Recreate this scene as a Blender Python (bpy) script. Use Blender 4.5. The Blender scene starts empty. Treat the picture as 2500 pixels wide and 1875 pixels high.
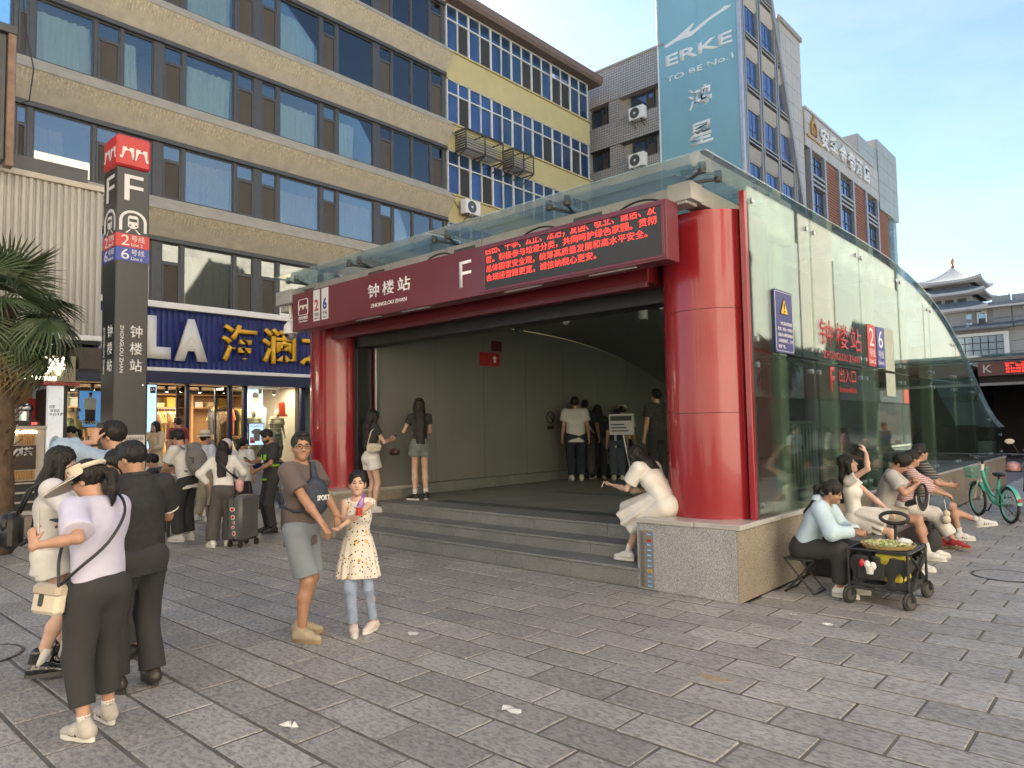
import bpy, bmesh, math, random
import numpy as np
from mathutils import Vector, Matrix
R = math.radians
random.seed(11)
sc = bpy.context.scene
C = sc.collection
# ---------------------------------------------------------------- camera
cam_d = bpy.data.cameras.new('camera')
cam = bpy.data.objects.new('camera', cam_d)
C.objects.link(cam)
cam_d.sensor_width = 36.0
cam_d.sensor_fit = 'HORIZONTAL'
cam_d.lens = 1728.63 / 2500 * 36.0
cam_d.clip_start = 0.05
cam_d.clip_end = 3000
_y, _p, _r = R(42.2874), R(3.4745), R(-0.9898)
_f = Vector((-math.sin(_y) * math.cos(_p), math.cos(_y) * math.cos(_p), math.sin(_p)))
_rt = Vector((math.cos(_y), math.sin(_y), 0))
_up = _rt.cross(_f)
_r2 = _rt * math.cos(_r) + _up * math.sin(_r)
_u2 = _up * math.cos(_r) - _rt * math.sin(_r)
cam.matrix_world = Matrix(((_r2.x, _u2.x, -_f.x, 0), (_r2.y, _u2.y, -_f.y, 0), (_r2.z, _u2.z, -_f.z, 1.75), (0, 0, 0, 1)))
sc.camera = cam
# ---------------------------------------------------------------- sky, sun, exposure
SUN_EL = R(32)
SUN_DIR = Vector((-0.92, 0.39, 0)).normalized()
world = bpy.data.worlds.new('World')
sc.world = world
world.use_nodes = True
wn, wl = world.node_tree.nodes, world.node_tree.links
wn.clear()
wo = wn.new('ShaderNodeOutputWorld')
wb = wn.new('ShaderNodeBackground')
wb.inputs['Strength'].default_value = 0.05
sky = wn.new('ShaderNodeTexSky')
sky.sky_type = 'NISHITA'
sky.sun_disc = False
sky.sun_elevation = SUN_EL
sky.sun_rotation = math.atan2(SUN_DIR.x, SUN_DIR.y)
sky.altitude = 400
sky.air_density = 1.0
sky.dust_density = 0.7
sky.ozone_density = 2.0
# thin high cloud over the whole sky
tc = wn.new('ShaderNodeTexCoord')
mp = wn.new('ShaderNodeMapping')
mp.inputs['Scale'].default_value = (1.0, 1.0, 2.6)
nz = wn.new('ShaderNodeTexNoise')
nz.inputs['Scale'].default_value = 2.2
nz.inputs['Detail'].default_value = 7
nz.inputs['Roughness'].default_value = 0.58
rmp = wn.new('ShaderNodeValToRGB')
rmp.color_ramp.elements[0].position = 0.46
rmp.color_ramp.elements[1].position = 0.78
rmp.color_ramp.elements[0].color = (0.0, 0.0, 0.0, 1)
rmp.color_ramp.elements[1].color = (0.4, 0.4, 0.4, 1)
mx = wn.new('ShaderNodeMix')
mx.data_type = 'RGBA'
mx.inputs['B'].default_value = (4.0, 4.2, 4.4, 1)
wl.new(tc.outputs['Generated'], mp.inputs['Vector'])
wl.new(mp.outputs['Vector'], nz.inputs['Vector'])
wl.new(nz.outputs['Fac'], rmp.inputs['Fac'])
wl.new(rmp.outputs['Color'], mx.inputs['Factor'])
wl.new(sky.outputs['Color'], mx.inputs['A'])
wl.new(mx.outputs['Result'], wb.inputs['Color'])
wl.new(wb.outputs['Background'], wo.inputs['Surface'])
sun_d = bpy.data.lights.new('sun', 'SUN')
sun_d.energy = 5.0
sun_d.angle = R(0.53)
sun_d.color = (1.0, 0.93, 0.82)
sun = bpy.data.objects.new('sun', sun_d)
C.objects.link(sun)
_sd = Vector((SUN_DIR.x * math.cos(SUN_EL), SUN_DIR.y * math.cos(SUN_EL), math.sin(SUN_EL)))
sun.rotation_euler = _sd.to_track_quat('Z', 'Y').to_euler()
sun.location = (-40, 30, 60)
vs = sc.view_settings
vs.view_transform = 'Standard'
vs.look = 'None'
vs.exposure = 2.55
vs.gamma = 1.0
vs.use_curve_mapping = False
sc.cycles.max_bounces = 8
sc.cycles.transparent_max_bounces = 16
sc.cycles.sample_clamp_indirect = 6
sc.cycles.caustics_reflective = False
sc.cycles.caustics_refractive = False
# ---------------------------------------------------------------- materials
_mats = {}
def _lin(c):
 return (c[0], c[1], c[2], 1.0)
def M(name, color=(0.5, 0.5, 0.5), rough=0.6, metal=0.0, var=0.12, scale=6.0, bump=0.0, bscale=40.0, spec=0.5, coat=0.0, emit=None, stretch=(1, 1, 1), island=0.0, sheen=0.0, detail=4):
 """A principled material with noise-driven colour variation, fine bump and optional per-piece tone."""
 if name in _mats:
  return _mats[name]
 m = bpy.data.materials.new(name)
 m.use_nodes = True
 n, l = m.node_tree.nodes, m.node_tree.links
 b = n['Principled BSDF']
 b.inputs['Roughness'].default_value = rough
 b.inputs['Metallic'].default_value = metal
 b.inputs['Specular IOR Level'].default_value = spec
 b.inputs['Coat Weight'].default_value = coat
 b.inputs['Sheen Weight'].default_value = sheen
 if emit:
  b.inputs['Emission Color'].default_value = _lin(color)
  b.inputs['Emission Strength'].default_value = emit
 b.inputs['Base Color'].default_value = _lin(color)
 if var or bump or island:
  t = n.new('ShaderNodeTexCoord')
  mpn = n.new('ShaderNodeMapping')
  mpn.inputs['Scale'].default_value = stretch
  l.new(t.outputs['Object'], mpn.inputs['Vector'])
 if var or island:
  nn = n.new('ShaderNodeTexNoise')
  nn.inputs['Scale'].default_value = scale
  nn.inputs['Detail'].default_value = detail
  nn.inputs['Roughness'].default_value = 0.6
  l.new(mpn.outputs['Vector'], nn.inputs['Vector'])
  mr = n.new('ShaderNodeMapRange')
  mr.inputs['From Min'].default_value = 0.25
  mr.inputs['From Max'].default_value = 0.75
  mr.inputs['To Min'].default_value = 1.0 - var
  mr.inputs['To Max'].default_value = 1.0 + var
  l.new(nn.outputs['Fac'], mr.inputs['Value'])
  fac = mr.outputs['Result']
  if island:
   g = n.new('ShaderNodeNewGeometry')
   oi = n.new('ShaderNodeObjectInfo')
   ad = n.new('ShaderNodeMath')
   ad.operation = 'ADD'
   l.new(g.outputs['Random Per Island'], ad.inputs[0])
   l.new(oi.outputs['Random'], ad.inputs[1])
   fr = n.new('ShaderNodeMath')
   fr.operation = 'FRACT'
   l.new(ad.outputs[0], fr.inputs[0])
   mi = n.new('ShaderNodeMapRange')
   mi.inputs['To Min'].default_value = 1.0 - island
   mi.inputs['To Max'].default_value = 1.0 + island
   l.new(fr.outputs[0], mi.inputs['Value'])
   mu = n.new('ShaderNodeMath')
   mu.operation = 'MULTIPLY'
   l.new(fac, mu.inputs[0])
   l.new(mi.outputs['Result'], mu.inputs[1])
   fac = mu.outputs[0]
  hs = n.new('ShaderNodeMix')
  hs.data_type = 'RGBA'
  hs.blend_type = 'MULTIPLY'
  hs.inputs['Factor'].default_value = 1.0
  hs.inputs['A'].default_value = _lin(color)
  l.new(fac, hs.inputs['B'])
  l.new(hs.outputs['Result'], b.inputs['Base Color'])
 if bump:
  bn = n.new('ShaderNodeTexNoise')
  bn.inputs['Scale'].default_value = bscale
  bn.inputs['Detail'].default_value = 5
  l.new(mpn.outputs['Vector'], bn.inputs['Vector'])
  bp = n.new('ShaderNodeBump')
  bp.inputs['Strength'].default_value = min(1.0, bump)
  bp.inputs['Distance'].default_value = 0.01
  l.new(bn.outputs['Fac'], bp.inputs['Height'])
  l.new(bp.outputs['Normal'], b.inputs['Normal'])
 _mats[name] = m
 return m
def node_mat(name):
 """(material, nodes, links, principled, object-coordinate socket)"""
 m = bpy.data.materials.new(name)
 m.use_nodes = True
 n, l = m.node_tree.nodes, m.node_tree.links
 t = n.new('ShaderNodeTexCoord')
 _mats[name] = m
 return m, n, l, n['Principled BSDF'], t.outputs['Object']
def glass_mat(name, tint, refl=0.06, rough=0.01, dust=0.0, grad=1.0):
 """Thin architectural glass: tinted see-through plus a Fresnel mirror, optional film of dust."""
 if name in _mats:
  return _mats[name]
 m = bpy.data.materials.new(name)
 m.use_nodes = True
 n, l = m.node_tree.nodes, m.node_tree.links
 n.clear()
 out = n.new('ShaderNodeOutputMaterial')
 tr = n.new('ShaderNodeBsdfTransparent')
 tr.inputs['Color'].default_value = _lin(tint)
 gl = n.new('ShaderNodeBsdfGlossy')
 gl.inputs['Roughness'].default_value = rough
 gl.inputs['Color'].default_value = (0.95, 0.97, 0.96, 1)
 lw = n.new('ShaderNodeFresnel')
 lw.inputs['IOR'].default_value = 1.5
 mr = n.new('ShaderNodeMapRange')
 mr.inputs['From Min'].default_value = 0.04
 mr.inputs['From Max'].default_value = 1.0
 mr.inputs['To Min'].default_value = refl
 mr.inputs['To Max'].default_value = grad
 l.new(lw.outputs['Fac'], mr.inputs['Value'])
 mix = n.new('ShaderNodeMixShader')
 l.new(mr.outputs['Result'], mix.inputs['Fac'])
 src = tr.outputs['BSDF']
 if dust:
  t = n.new('ShaderNodeTexCoord')
  nz_ = n.new('ShaderNodeTexNoise')
  nz_.inputs['Scale'].default_value = 1.7
  nz_.inputs['Detail'].default_value = 6
  l.new(t.outputs['Object'], nz_.inputs['Vector'])
  dr = n.new('ShaderNodeMapRange')
  dr.inputs['From Min'].default_value = 0.3
  dr.inputs['From Max'].default_value = 0.7
  dr.inputs['To Min'].default_value = dust * 0.6
  dr.inputs['To Max'].default_value = dust * 1.3
  l.new(nz_.outputs['Fac'], dr.inputs['Value'])
  df = n.new('ShaderNodeBsdfDiffuse')
  df.inputs['Color'].default_value = (0.62, 0.74, 0.72, 1)
  tl = n.new('ShaderNodeBsdfTranslucent')
  tl.inputs['Color'].default_value = (0.62, 0.76, 0.74, 1)
  dm = n.new('ShaderNodeMixShader')
  dm.inputs['Fac'].default_value = 0.5
  l.new(df.outputs['BSDF'], dm.inputs[1])
  l.new(tl.outputs['BSDF'], dm.inputs[2])
  m2 = n.new('ShaderNodeMixShader')
  l.new(dr.outputs['Result'], m2.inputs['Fac'])
  l.new(tr.outputs['BSDF'], m2.inputs[1])
  l.new(dm.outputs['Shader'], m2.inputs[2])
  src = m2.outputs['Shader']
 l.new(src, mix.inputs[1])
 l.new(gl.outputs['BSDF'], mix.inputs[2])
 l.new(mix.outputs['Shader'], out.inputs['Surface'])
 _mats[name] = m
 return m
# ---------------------------------------------------------------- objects
def _pinv(parent):
 m = Matrix.Identity(4)
 o = parent
 chain = []
 while o is not None:
  chain.append(o)
  o = o.parent
 for o in reversed(chain):
  b = Matrix.LocRotScale(o.location, o.rotation_euler, o.scale)
  m = m @ (o.matrix_parent_inverse @ b if o.parent else b)
 return m.inverted()
def thing(name, label, cat, loc=(0, 0, 0), rz=0.0, group=None):
 o = bpy.data.objects.new(name, None)
 C.objects.link(o)
 o.empty_display_size = 0.2
 o.location = loc
 o.rotation_euler = (0, 0, rz)
 o['label'] = label
 o['category'] = cat
 if group:
  o['group'] = group
 return o
def tag(o, label=None, cat=None, group=None, kind=None):
 for k, v in (('label', label), ('category', cat), ('group', group), ('kind', kind)):
  if v:
   o[k] = v
 return o
def link(name, me, mat=None, parent=None, world=False, kind=None, label=None):
 if mat is not None:
  me.materials.clear()
  for x in (mat if isinstance(mat, (list, tuple)) else [mat]):
   me.materials.append(x)
 o = bpy.data.objects.new(name, me)
 C.objects.link(o)
 if parent is not None:
  o.parent = parent
  if world:
   o.matrix_parent_inverse = _pinv(parent)
 tag(o, label=label, kind=kind)
 return o
def np_mesh(name, V, F, smooth=True):
 """mesh from numpy verts (n,3) and quads/tris (m,k)"""
 me = bpy.data.meshes.new(name)
 V = np.asarray(V, np.float32)
 F = np.asarray(F, np.int32)
 k = F.shape[1]
 me.vertices.add(len(V))
 me.vertices.foreach_set('co', V.ravel())
 me.loops.add(F.size)
 me.loops.foreach_set('vertex_index', F.ravel())
 me.polygons.add(len(F))
 me.polygons.foreach_set('loop_start', np.arange(0, F.size, k, dtype=np.int32))
 me.polygons.foreach_set('loop_total', np.full(len(F), k, np.int32))
 me.update(calc_edges=True)
 if smooth:
  me.polygons.foreach_set('use_smooth', np.ones(len(F), bool))
 return me
class MB:
 """collects simple solids into one mesh"""
 def __init__(s):
  s.v, s.f = [], []
 def add(s, verts, faces):
  o = len(s.v)
  s.v.extend([tuple(v) for v in verts])
  s.f.extend([tuple(i + o for i in f) for f in faces])
  return s
 def box(s, a, b, c=0.0):
  x0, y0, z0 = [min(a[i], b[i]) for i in range(3)]
  x1, y1, z1 = [max(a[i], b[i]) for i in range(3)]
  return s.obox(((x0 + x1) / 2, (y0 + y1) / 2, (z0 + z1) / 2), (x1 - x0, y1 - y0, z1 - z0), None, c)
 def obox(s, ctr, size, rot=None, c=0.0):
  h = [d / 2 for d in size]
  c = min(c, min(h) * 0.9)
  if c <= 0:
   vs_ = [(sx * h[0], sy * h[1], sz * h[2]) for sz in (-1, 1) for sy in (-1, 1) for sx in (-1, 1)]
   fs = [(0, 2, 3, 1), (4, 5, 7, 6), (0, 1, 5, 4), (2, 6, 7, 3), (0, 4, 6, 2), (1, 3, 7, 5)]
  else:
   vs_, idx = [], {}
   for sz in (-1, 1):
    for sy in (-1, 1):
     for sx in (-1, 1):
      for ax in range(3):
       p = [sx * (h[0] - c), sy * (h[1] - c), sz * (h[2] - c)]
       p[ax] = (sx, sy, sz)[ax] * h[ax]
       idx[(sx, sy, sz, ax)] = len(vs_)
       vs_.append(tuple(p))
   fs = []
   for ax in range(3):
    o1, o2 = [(1, 2), (2, 0), (0, 1)][ax]
    for sg in (-1, 1):
     q = []
     for (u, w) in ((-1, -1), (1, -1), (1, 1), (-1, 1)):
      k = [0, 0, 0]
      k[ax], k[o1], k[o2] = sg, u, w
      q.append(idx[(*k, ax)])
     fs.append(tuple(q if sg > 0 else q[::-1]))
    for u in (-1, 1):
     for w in (-1, 1):
      k0, k1 = [0, 0, 0], [0, 0, 0]
      k0[ax], k1[ax] = -1, 1
      k0[o1] = k1[o1] = u
      k0[o2] = k1[o2] = w
      q = (idx[(*k0, o1)], idx[(*k1, o1)], idx[(*k1, o2)], idx[(*k0, o2)])
      fs.append(q if u * w < 0 else q[::-1])
   for sz in (-1, 1):
    for sy in (-1, 1):
     for sx in (-1, 1):
      q = tuple(idx[(sx, sy, sz, a_)] for a_ in range(3))
      fs.append(q if sx * sy * sz > 0 else q[::-1])
  if rot is not None:
   vs_ = [rot @ Vector(v) for v in vs_]
  vs_ = [(v[0] + ctr[0], v[1] + ctr[1], v[2] + ctr[2]) for v in vs_]
  return s.add(vs_, fs)
 def bar(s, a, b, w, h, c=0.0, up=(0, 0, 1)):
  """box-section bar from a to b"""
  a, b = Vector(a), Vector(b)
  d = b - a
  x = d.normalized()
  u = Vector(up)
  if abs(x.dot(u)) > 0.98:
   u = Vector((1, 0, 0))
  y = u.cross(x).normalized()
  z = x.cross(y)
  m = Matrix((x, y, z)).transposed()
  return s.obox((a + b) / 2, (d.length, w, h), m, c)
 def tube(s, pts, r, n=8, closed=False, cap=True):
  pts = [Vector(p) for p in pts]
  k = len(pts)
  rs = r if isinstance(r, (list, tuple)) else [r] * k
  base = len(s.v)
  prev = None
  for i, p in enumerate(pts):
   if closed:
    d = pts[(i + 1) % k] - pts[i - 1]
   else:
    d = pts[min(i + 1, k - 1)] - pts[max(i - 1, 0)]
   d.normalize()
   if prev is None:
    a = Vector((0, 0, 1)) if abs(d.z) < 0.9 else Vector((1, 0, 0))
    x = d.cross(a).normalized()
   else:
    x = (prev - d * prev.dot(d))
    x = x.normalized() if x.length > 1e-6 else d.orthogonal().normalized()
   prev = x
   y = d.cross(x)
   for j in range(n):
    t = 2 * math.pi * j / n
    s.v.append(tuple(p + (x * math.cos(t) + y * math.sin(t)) * rs[i]))
  m = k if closed else k - 1
  for i in range(m):
   for j in range(n):
    a0, a1 = base + i * n, base + ((i + 1) % k) * n
    s.f.append((a0 + j, a0 + (j + 1) % n, a1 + (j + 1) % n, a1 + j))
  if cap and not closed:
   s.f.append(tuple(base + j for j in range(n))[::-1])
   s.f.append(tuple(base + (k - 1) * n + j for j in range(n)))
  return s
 def cyl(s, a, b, r0, r1=None, n=16):
  return s.tube([a, b], [r0, r0 if r1 is None else r1], n)
 def lathe(s, prof, ctr=(0, 0, 0), n=20, rot=None):
  """profile [(r,z)...] spun round z"""
  base = len(s.v)
  for (r, z) in prof:
   for j in range(n):
    t = 2 * math.pi * j / n
    p = Vector((r * math.cos(t), r * math.sin(t), z))
    if rot is not None:
     p = rot @ p
    s.v.append((p.x + ctr[0], p.y + ctr[1], p.z + ctr[2]))
  for i in range(len(prof) - 1):
   for j in range(n):
    a0, a1 = base + i * n, base + (i + 1) * n
    s.f.append((a0 + j, a0 + (j + 1) % n, a1 + (j + 1) % n, a1 + j))
  s.f.append(tuple(base + j for j in range(n))[::-1])
  s.f.append(tuple(base + (len(prof) - 1) * n + j for j in range(n)))
  return s
 def prism(s, poly, o, u, w, d):
  """polygon [(a,b)] in plane o+a*u+b*w, extruded by vector d"""
  o, u, w, d = Vector(o), Vector(u), Vector(w), Vector(d)
  n = len(poly)
  p0 = [o + u * a + w * b for a, b in poly]
  p1 = [p + d for p in p0]
  fs = [tuple(range(n))[::-1], tuple(range(n, 2 * n))]
  for i in range(n):
   j = (i + 1) % n
   fs.append((i, j, n + j, n + i))
  if u.cross(w).dot(d) < 0:
   fs = [f[::-1] for f in fs]
  return s.add(p0 + p1, fs)
 def grid(s, P):
  """P: 2D list of points -> sheet"""
  n, m = len(P), len(P[0])
  fs = [(i * m + j, i * m + j + 1, (i + 1) * m + j + 1, (i + 1) * m + j) for i in range(n - 1) for j in range(m - 1)]
  return s.add([p for row in P for p in row], fs)
 def ell(s, c, r, rot=None, n=10, m=7):
  prof = []
  base = len(s.v)
  for i in range(m + 1):
   a = math.pi * i / m
   for j in range(n):
    t = 2 * math.pi * j / n
    p = Vector((r[0] * math.sin(a) * math.cos(t), r[1] * math.sin(a) * math.sin(t), -r[2] * math.cos(a)))
    if rot is not None:
     p = rot @ p
    s.v.append((p.x + c[0], p.y + c[1], p.z + c[2]))
  for i in range(m):
   for j in range(n):
    a0, a1 = base + i * n, base + (i + 1) * n
    s.f.append((a0 + j, a0 + (j + 1) % n, a1 + (j + 1) % n, a1 + j))
  return s
 def mesh(s, name='mesh', smooth=False):
  me = bpy.data.meshes.new(name)
  me.from_pydata(s.v, [], s.f)
  me.update()
  if smooth:
   me.polygons.foreach_set('use_smooth', np.ones(len(me.polygons), bool))
   if smooth is not True:
    me.set_sharp_from_angle(angle=R(smooth))
  return me
 def build(s, name, mat, parent=None, world=False, smooth=False, kind=None, label=None):
  return link(name, s.mesh(name, smooth), mat, parent, world, kind, label)
def box_part(name, a, b, mat, parent, c=0.0, world=True, label=None):
 return MB().box(a, b, c).build(name, mat, parent, world, label=label)
# ---------------------------------------------------------------- lettering
def text_mesh(body, offset=0.0, extrude=0.0, line=1.0, shear=0.0, res=3, charsp=1.0):
 cu = bpy.data.curves.new('lettering', 'FONT')
 cu.body = body
 cu.size = 1.0
 cu.offset = offset
 cu.extrude = extrude
 cu.space_line = line
 cu.space_character = charsp
 cu.shear = shear
 cu.resolution_u = res
 o = bpy.data.objects.new('lettering', cu)
 C.objects.link(o)
 bpy.context.view_layer.update()
 me = bpy.data.meshes.new_from_object(o.evaluated_get(bpy.context.evaluated_depsgraph_get()))
 bpy.data.objects.remove(o)
 bpy.data.curves.remove(cu)
 return me
def lettering(name, body, mat, parent, org, u, w, rect, depth=0.003, offset=0.0, keep=False, line=1.0, shear=0.0, cut_top=None, align='c', charsp=1.0, label=None):
 """body fitted into rect (a0,b0,a1,b1) of the plane org + a*u + b*w; keep: keep the aspect"""
 me = text_mesh(body, offset, 0.0, line, shear, charsp=charsp)
 n = len(me.vertices)
 co = np.empty(n * 3, np.float32)
 me.vertices.foreach_get('co', co)
 co = co.reshape(-1, 3)
 lo, hi = co.min(0), co.max(0)
 a0, b0, a1, b1 = rect
 sx = (a1 - a0) / max(hi[0] - lo[0], 1e-6)
 sy = (b1 - b0) / max(hi[1] - lo[1], 1e-6)
 if keep:
  sx = sy = min(sx, sy)
 if align == 'c':
  A = (a0 + a1) / 2 + (co[:, 0] - (lo[0] + hi[0]) / 2) * sx
 else:
  A = a0 + (co[:, 0] - lo[0]) * sx
 B = (b0 + b1) / 2 + (co[:, 1] - (lo[1] + hi[1]) / 2) * sy
 u, w, org = np.array(u, float), np.array(w, float), np.array(org, float)
 nrm = np.cross(u, w)
 P = org + A[:, None] * u + B[:, None] * w + nrm * depth
 me.vertices.foreach_set('co', P.astype(np.float32).ravel())
 bm = bmesh.new()
 bm.from_mesh(me)
 if cut_top is not None:
  bmesh.ops.bisect_plane(bm, geom=bm.verts[:] + bm.edges[:] + bm.faces[:], plane_co=Vector(org + cut_top * w), plane_no=Vector(w), clear_outer=True)
 if depth > 0.0005:
  r = bmesh.ops.extrude_face_region(bm, geom=bm.faces[:])
  bmesh.ops.translate(bm, vec=Vector(-nrm * (depth - 0.0004)), verts=[e for e in r['geom'] if isinstance(e, bmesh.types.BMVert)])
  bmesh.ops.recalc_face_normals(bm, faces=bm.faces[:])
 bm.to_mesh(me)
 bm.free()
 return link(name, me, mat, parent, True, label=label, kind='stuff' if name == 'led_line' else None)
EX, EY, EZ = (1, 0, 0), (0, 1, 0), (0, 0, 1)
NX = (-1, 0, 0)
NY = (0, -1, 0)
def spl(pts, n=5):
 """smooth path through points"""
 P = [Vector(p) for p in pts]
 out = []
 for i in range(len(P) - 1):
  a, b, c, d = P[max(i - 1, 0)], P[i], P[i + 1], P[min(i + 2, len(P) - 1)]
  for k in range(n):
   t = k / n
   out.append(0.5 * (2 * b + (c - a) * t + (2 * a - 5 * b + 4 * c - d) * t * t + (3 * b - a - 3 * c + d) * t ** 3))
 return out + [P[-1]]
# ================================================================ MATERIALS OF THE PLACE
def slab_material():
 m, n, l, b, oc = node_mat('chiselled_slate')
 g = n.new('ShaderNodeNewGeometry')
 oi = n.new('ShaderNodeObjectInfo')
 mp1 = n.new('ShaderNodeMapping')
 mp1.inputs['Scale'].default_value = (0.55, 1.0, 1.0)
 mp1.inputs['Rotation'].default_value = (0, 0, 0.25)
 l.new(g.outputs['Position'], mp1.inputs['Vector'])
 def noise(sc_, det, rough, src):
  x = n.new('ShaderNodeTexNoise')
  x.inputs['Scale'].default_value = sc_
  x.inputs['Detail'].default_value = det
  x.inputs['Roughness'].default_value = rough
  l.new(src, x.inputs['Vector'])
  return x.outputs['Fac']
 def rng_(src, a, b_, c, d):
  x = n.new('ShaderNodeMapRange')
  for k, v in zip(('From Min', 'From Max', 'To Min', 'To Max'), (a, b_, c, d)):
   x.inputs[k].default_value = v
  l.new(src, x.inputs['Value'])
  return x.outputs['Result']
 def mul(a, b_):
  x = n.new('ShaderNodeMath')
  x.operation = 'MULTIPLY'
  l.new(a, x.inputs[0])
  l.new(b_, x.inputs[1])
  return x.outputs[0]
 fine = noise(34, 8, 0.65, mp1.outputs['Vector'])
 chisel_shade = rng_(fine, 0.38, 0.56, 0.62, 1.1)  # darker in the chisel hollows: relief shade put into the colour
 mott = rng_(noise(3.2, 7, 0.6, g.outputs['Position']), 0.3, 0.7, 0.86, 1.13)
 big = rng_(noise(0.45, 3, 0.5, g.outputs['Position']), 0.3, 0.7, 0.86, 1.14)
 ad = n.new('ShaderNodeMath')
 ad.operation = 'ADD'
 l.new(g.outputs['Random Per Island'], ad.inputs[0])
 l.new(oi.outputs['Random'], ad.inputs[1])
 fr = n.new('ShaderNodeMath')
 fr.operation = 'FRACT'
 l.new(ad.outputs[0], fr.inputs[0])
 tone = rng_(fr.outputs[0], 0, 1, 0.84, 1.14)
 fac = mul(mul(chisel_shade, mott), mul(big, tone))
 mxn = n.new('ShaderNodeMix')
 mxn.data_type = 'RGBA'
 mxn.blend_type = 'MULTIPLY'
 mxn.inputs['Factor'].default_value = 1
 mxn.inputs['A'].default_value = (0.315, 0.303, 0.287, 1)
 l.new(fac, mxn.inputs['B'])
 l.new(mxn.outputs['Result'], b.inputs['Base Color'])
 l.new(rng_(fine, 0.3, 0.7, 0.62, 0.4), b.inputs['Roughness'])
 bp = n.new('ShaderNodeBump')
 bp.inputs['Strength'].default_value = 0.9
 bp.inputs['Distance'].default_value = 0.012
 l.new(fine, bp.inputs['Height'])
 l.new(bp.outputs['Normal'], b.inputs['Normal'])
 return m
m_slab = slab_material()
m_grout = M('joint_mortar', (0.115, 0.107, 0.096), 0.9, var=0.5, scale=3)
m_concrete = M('painted_concrete', (0.36, 0.36, 0.35), 0.7, var=0.2, scale=3, bump=0.2, bscale=20, detail=8)
m_red = M('red_panel_paint', (0.27, 0.016, 0.024), 0.22, var=0.05, scale=1.2, spec=0.5, coat=0.35)
m_maroon = M('maroon_sign_paint', (0.135, 0.022, 0.034), 0.32, var=0.08, scale=1.5, coat=0.15)
m_black = M('black_metal', (0.018, 0.018, 0.02), 0.45, var=0.1)
m_steel = M('brushed_steel', (0.55, 0.56, 0.57), 0.28, metal=1.0, var=0.06)
m_white = M('white_paint', (0.72, 0.72, 0.70), 0.5, var=0.06)
m_offwhite = M('lettering_white', (0.74, 0.74, 0.74), 0.5, var=0.04)
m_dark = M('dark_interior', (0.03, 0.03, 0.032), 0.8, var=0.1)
m_charcoal = M('charcoal_pylon_paint', (0.022, 0.024, 0.028), 0.35, var=0.1, scale=2)
m_darkframe = M('grey_aluminium', (0.072, 0.074, 0.075), 0.45, metal=0.2, var=0.1)
def granite(name, base, dark, light, sc_=150.0):
 m, n, l, b, oc = node_mat(name)
 v = n.new('ShaderNodeTexVoronoi')
 v.inputs['Scale'].default_value = sc_
 l.new(oc, v.inputs['Vector'])
 cr = n.new('ShaderNodeValToRGB')
 cr.color_ramp.interpolation = 'CONSTANT'
 e = cr.color_ramp.elements
 e[0].position, e[0].color = 0.0, _lin(dark)
 e[1].position, e[1].color = 0.2, _lin(base)
 x = e.new(0.55)
 x.color = _lin(light)
 x = e.new(0.85)
 x.color = _lin([c * 0.55 for c in base])
 sp = n.new('ShaderNodeSeparateColor')
 l.new(v.outputs['Color'], sp.inputs['Color'])
 l.new(sp.outputs['Red'], cr.inputs['Fac'])
 nz_ = n.new('ShaderNodeTexNoise')
 nz_.inputs['Scale'].default_value = 1.6
 nz_.inputs['Detail'].default_value = 8
 l.new(oc, nz_.inputs['Vector'])
 mr = n.new('ShaderNodeMapRange')
 mr.inputs['From Min'].default_value = 0.3
 mr.inputs['From Max'].default_value = 0.7
 mr.inputs['To Min'].default_value = 0.78
 mr.inputs['To Max'].default_value = 1.12
 l.new(nz_.outputs['Fac'], mr.inputs['Value'])
 mxn = n.new('ShaderNodeMix')
 mxn.data_type = 'RGBA'
 mxn.blend_type = 'MULTIPLY'
 mxn.inputs['Factor'].default_value = 1
 l.new(cr.outputs['Color'], mxn.inputs['A'])
 l.new(mr.outputs['Result'], mxn.inputs['B'])
 l.new(mxn.outputs['Result'], b.inputs['Base Color'])
 b.inputs['Roughness'].default_value = 0.55
 return m
m_granite = granite('grey_granite', (0.33, 0.335, 0.34), (0.15, 0.15, 0.155), (0.46, 0.46, 0.47), 230)
m_granite_warm = granite('warm_tone_granite', (0.30, 0.255, 0.205), (0.13, 0.11, 0.09), (0.40, 0.35, 0.29), 230)  # warm light on the granite side wall is put into this tone
m_step = granite('step_stone', (0.20, 0.205, 0.20), (0.10, 0.10, 0.10), (0.26, 0.26, 0.25), 260)
m_ledge = M('polished_ledge_stone', (0.42, 0.40, 0.37), 0.25, var=0.12, scale=5)
g_canopy = glass_mat('canopy_glass', (0.84, 0.94, 0.925), refl=0.05, dust=0.30, grad=0.55)
g_wall = glass_mat('side_wall_glass', (0.74, 0.86, 0.80), refl=0.05, dust=0.03, grad=0.7)
g_clear = glass_mat('shop_glass', (0.9, 0.93, 0.92), refl=0.05)
g_office = glass_mat('office_window_glass', (0.78, 0.85, 0.83), refl=0.12)
g_warm = glass_mat('lower_office_window_glass', (0.7, 0.72, 0.66), refl=0.22)
m_edge = M('glass_edge_green', (0.02, 0.06, 0.055), 0.25, var=0.0)
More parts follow.
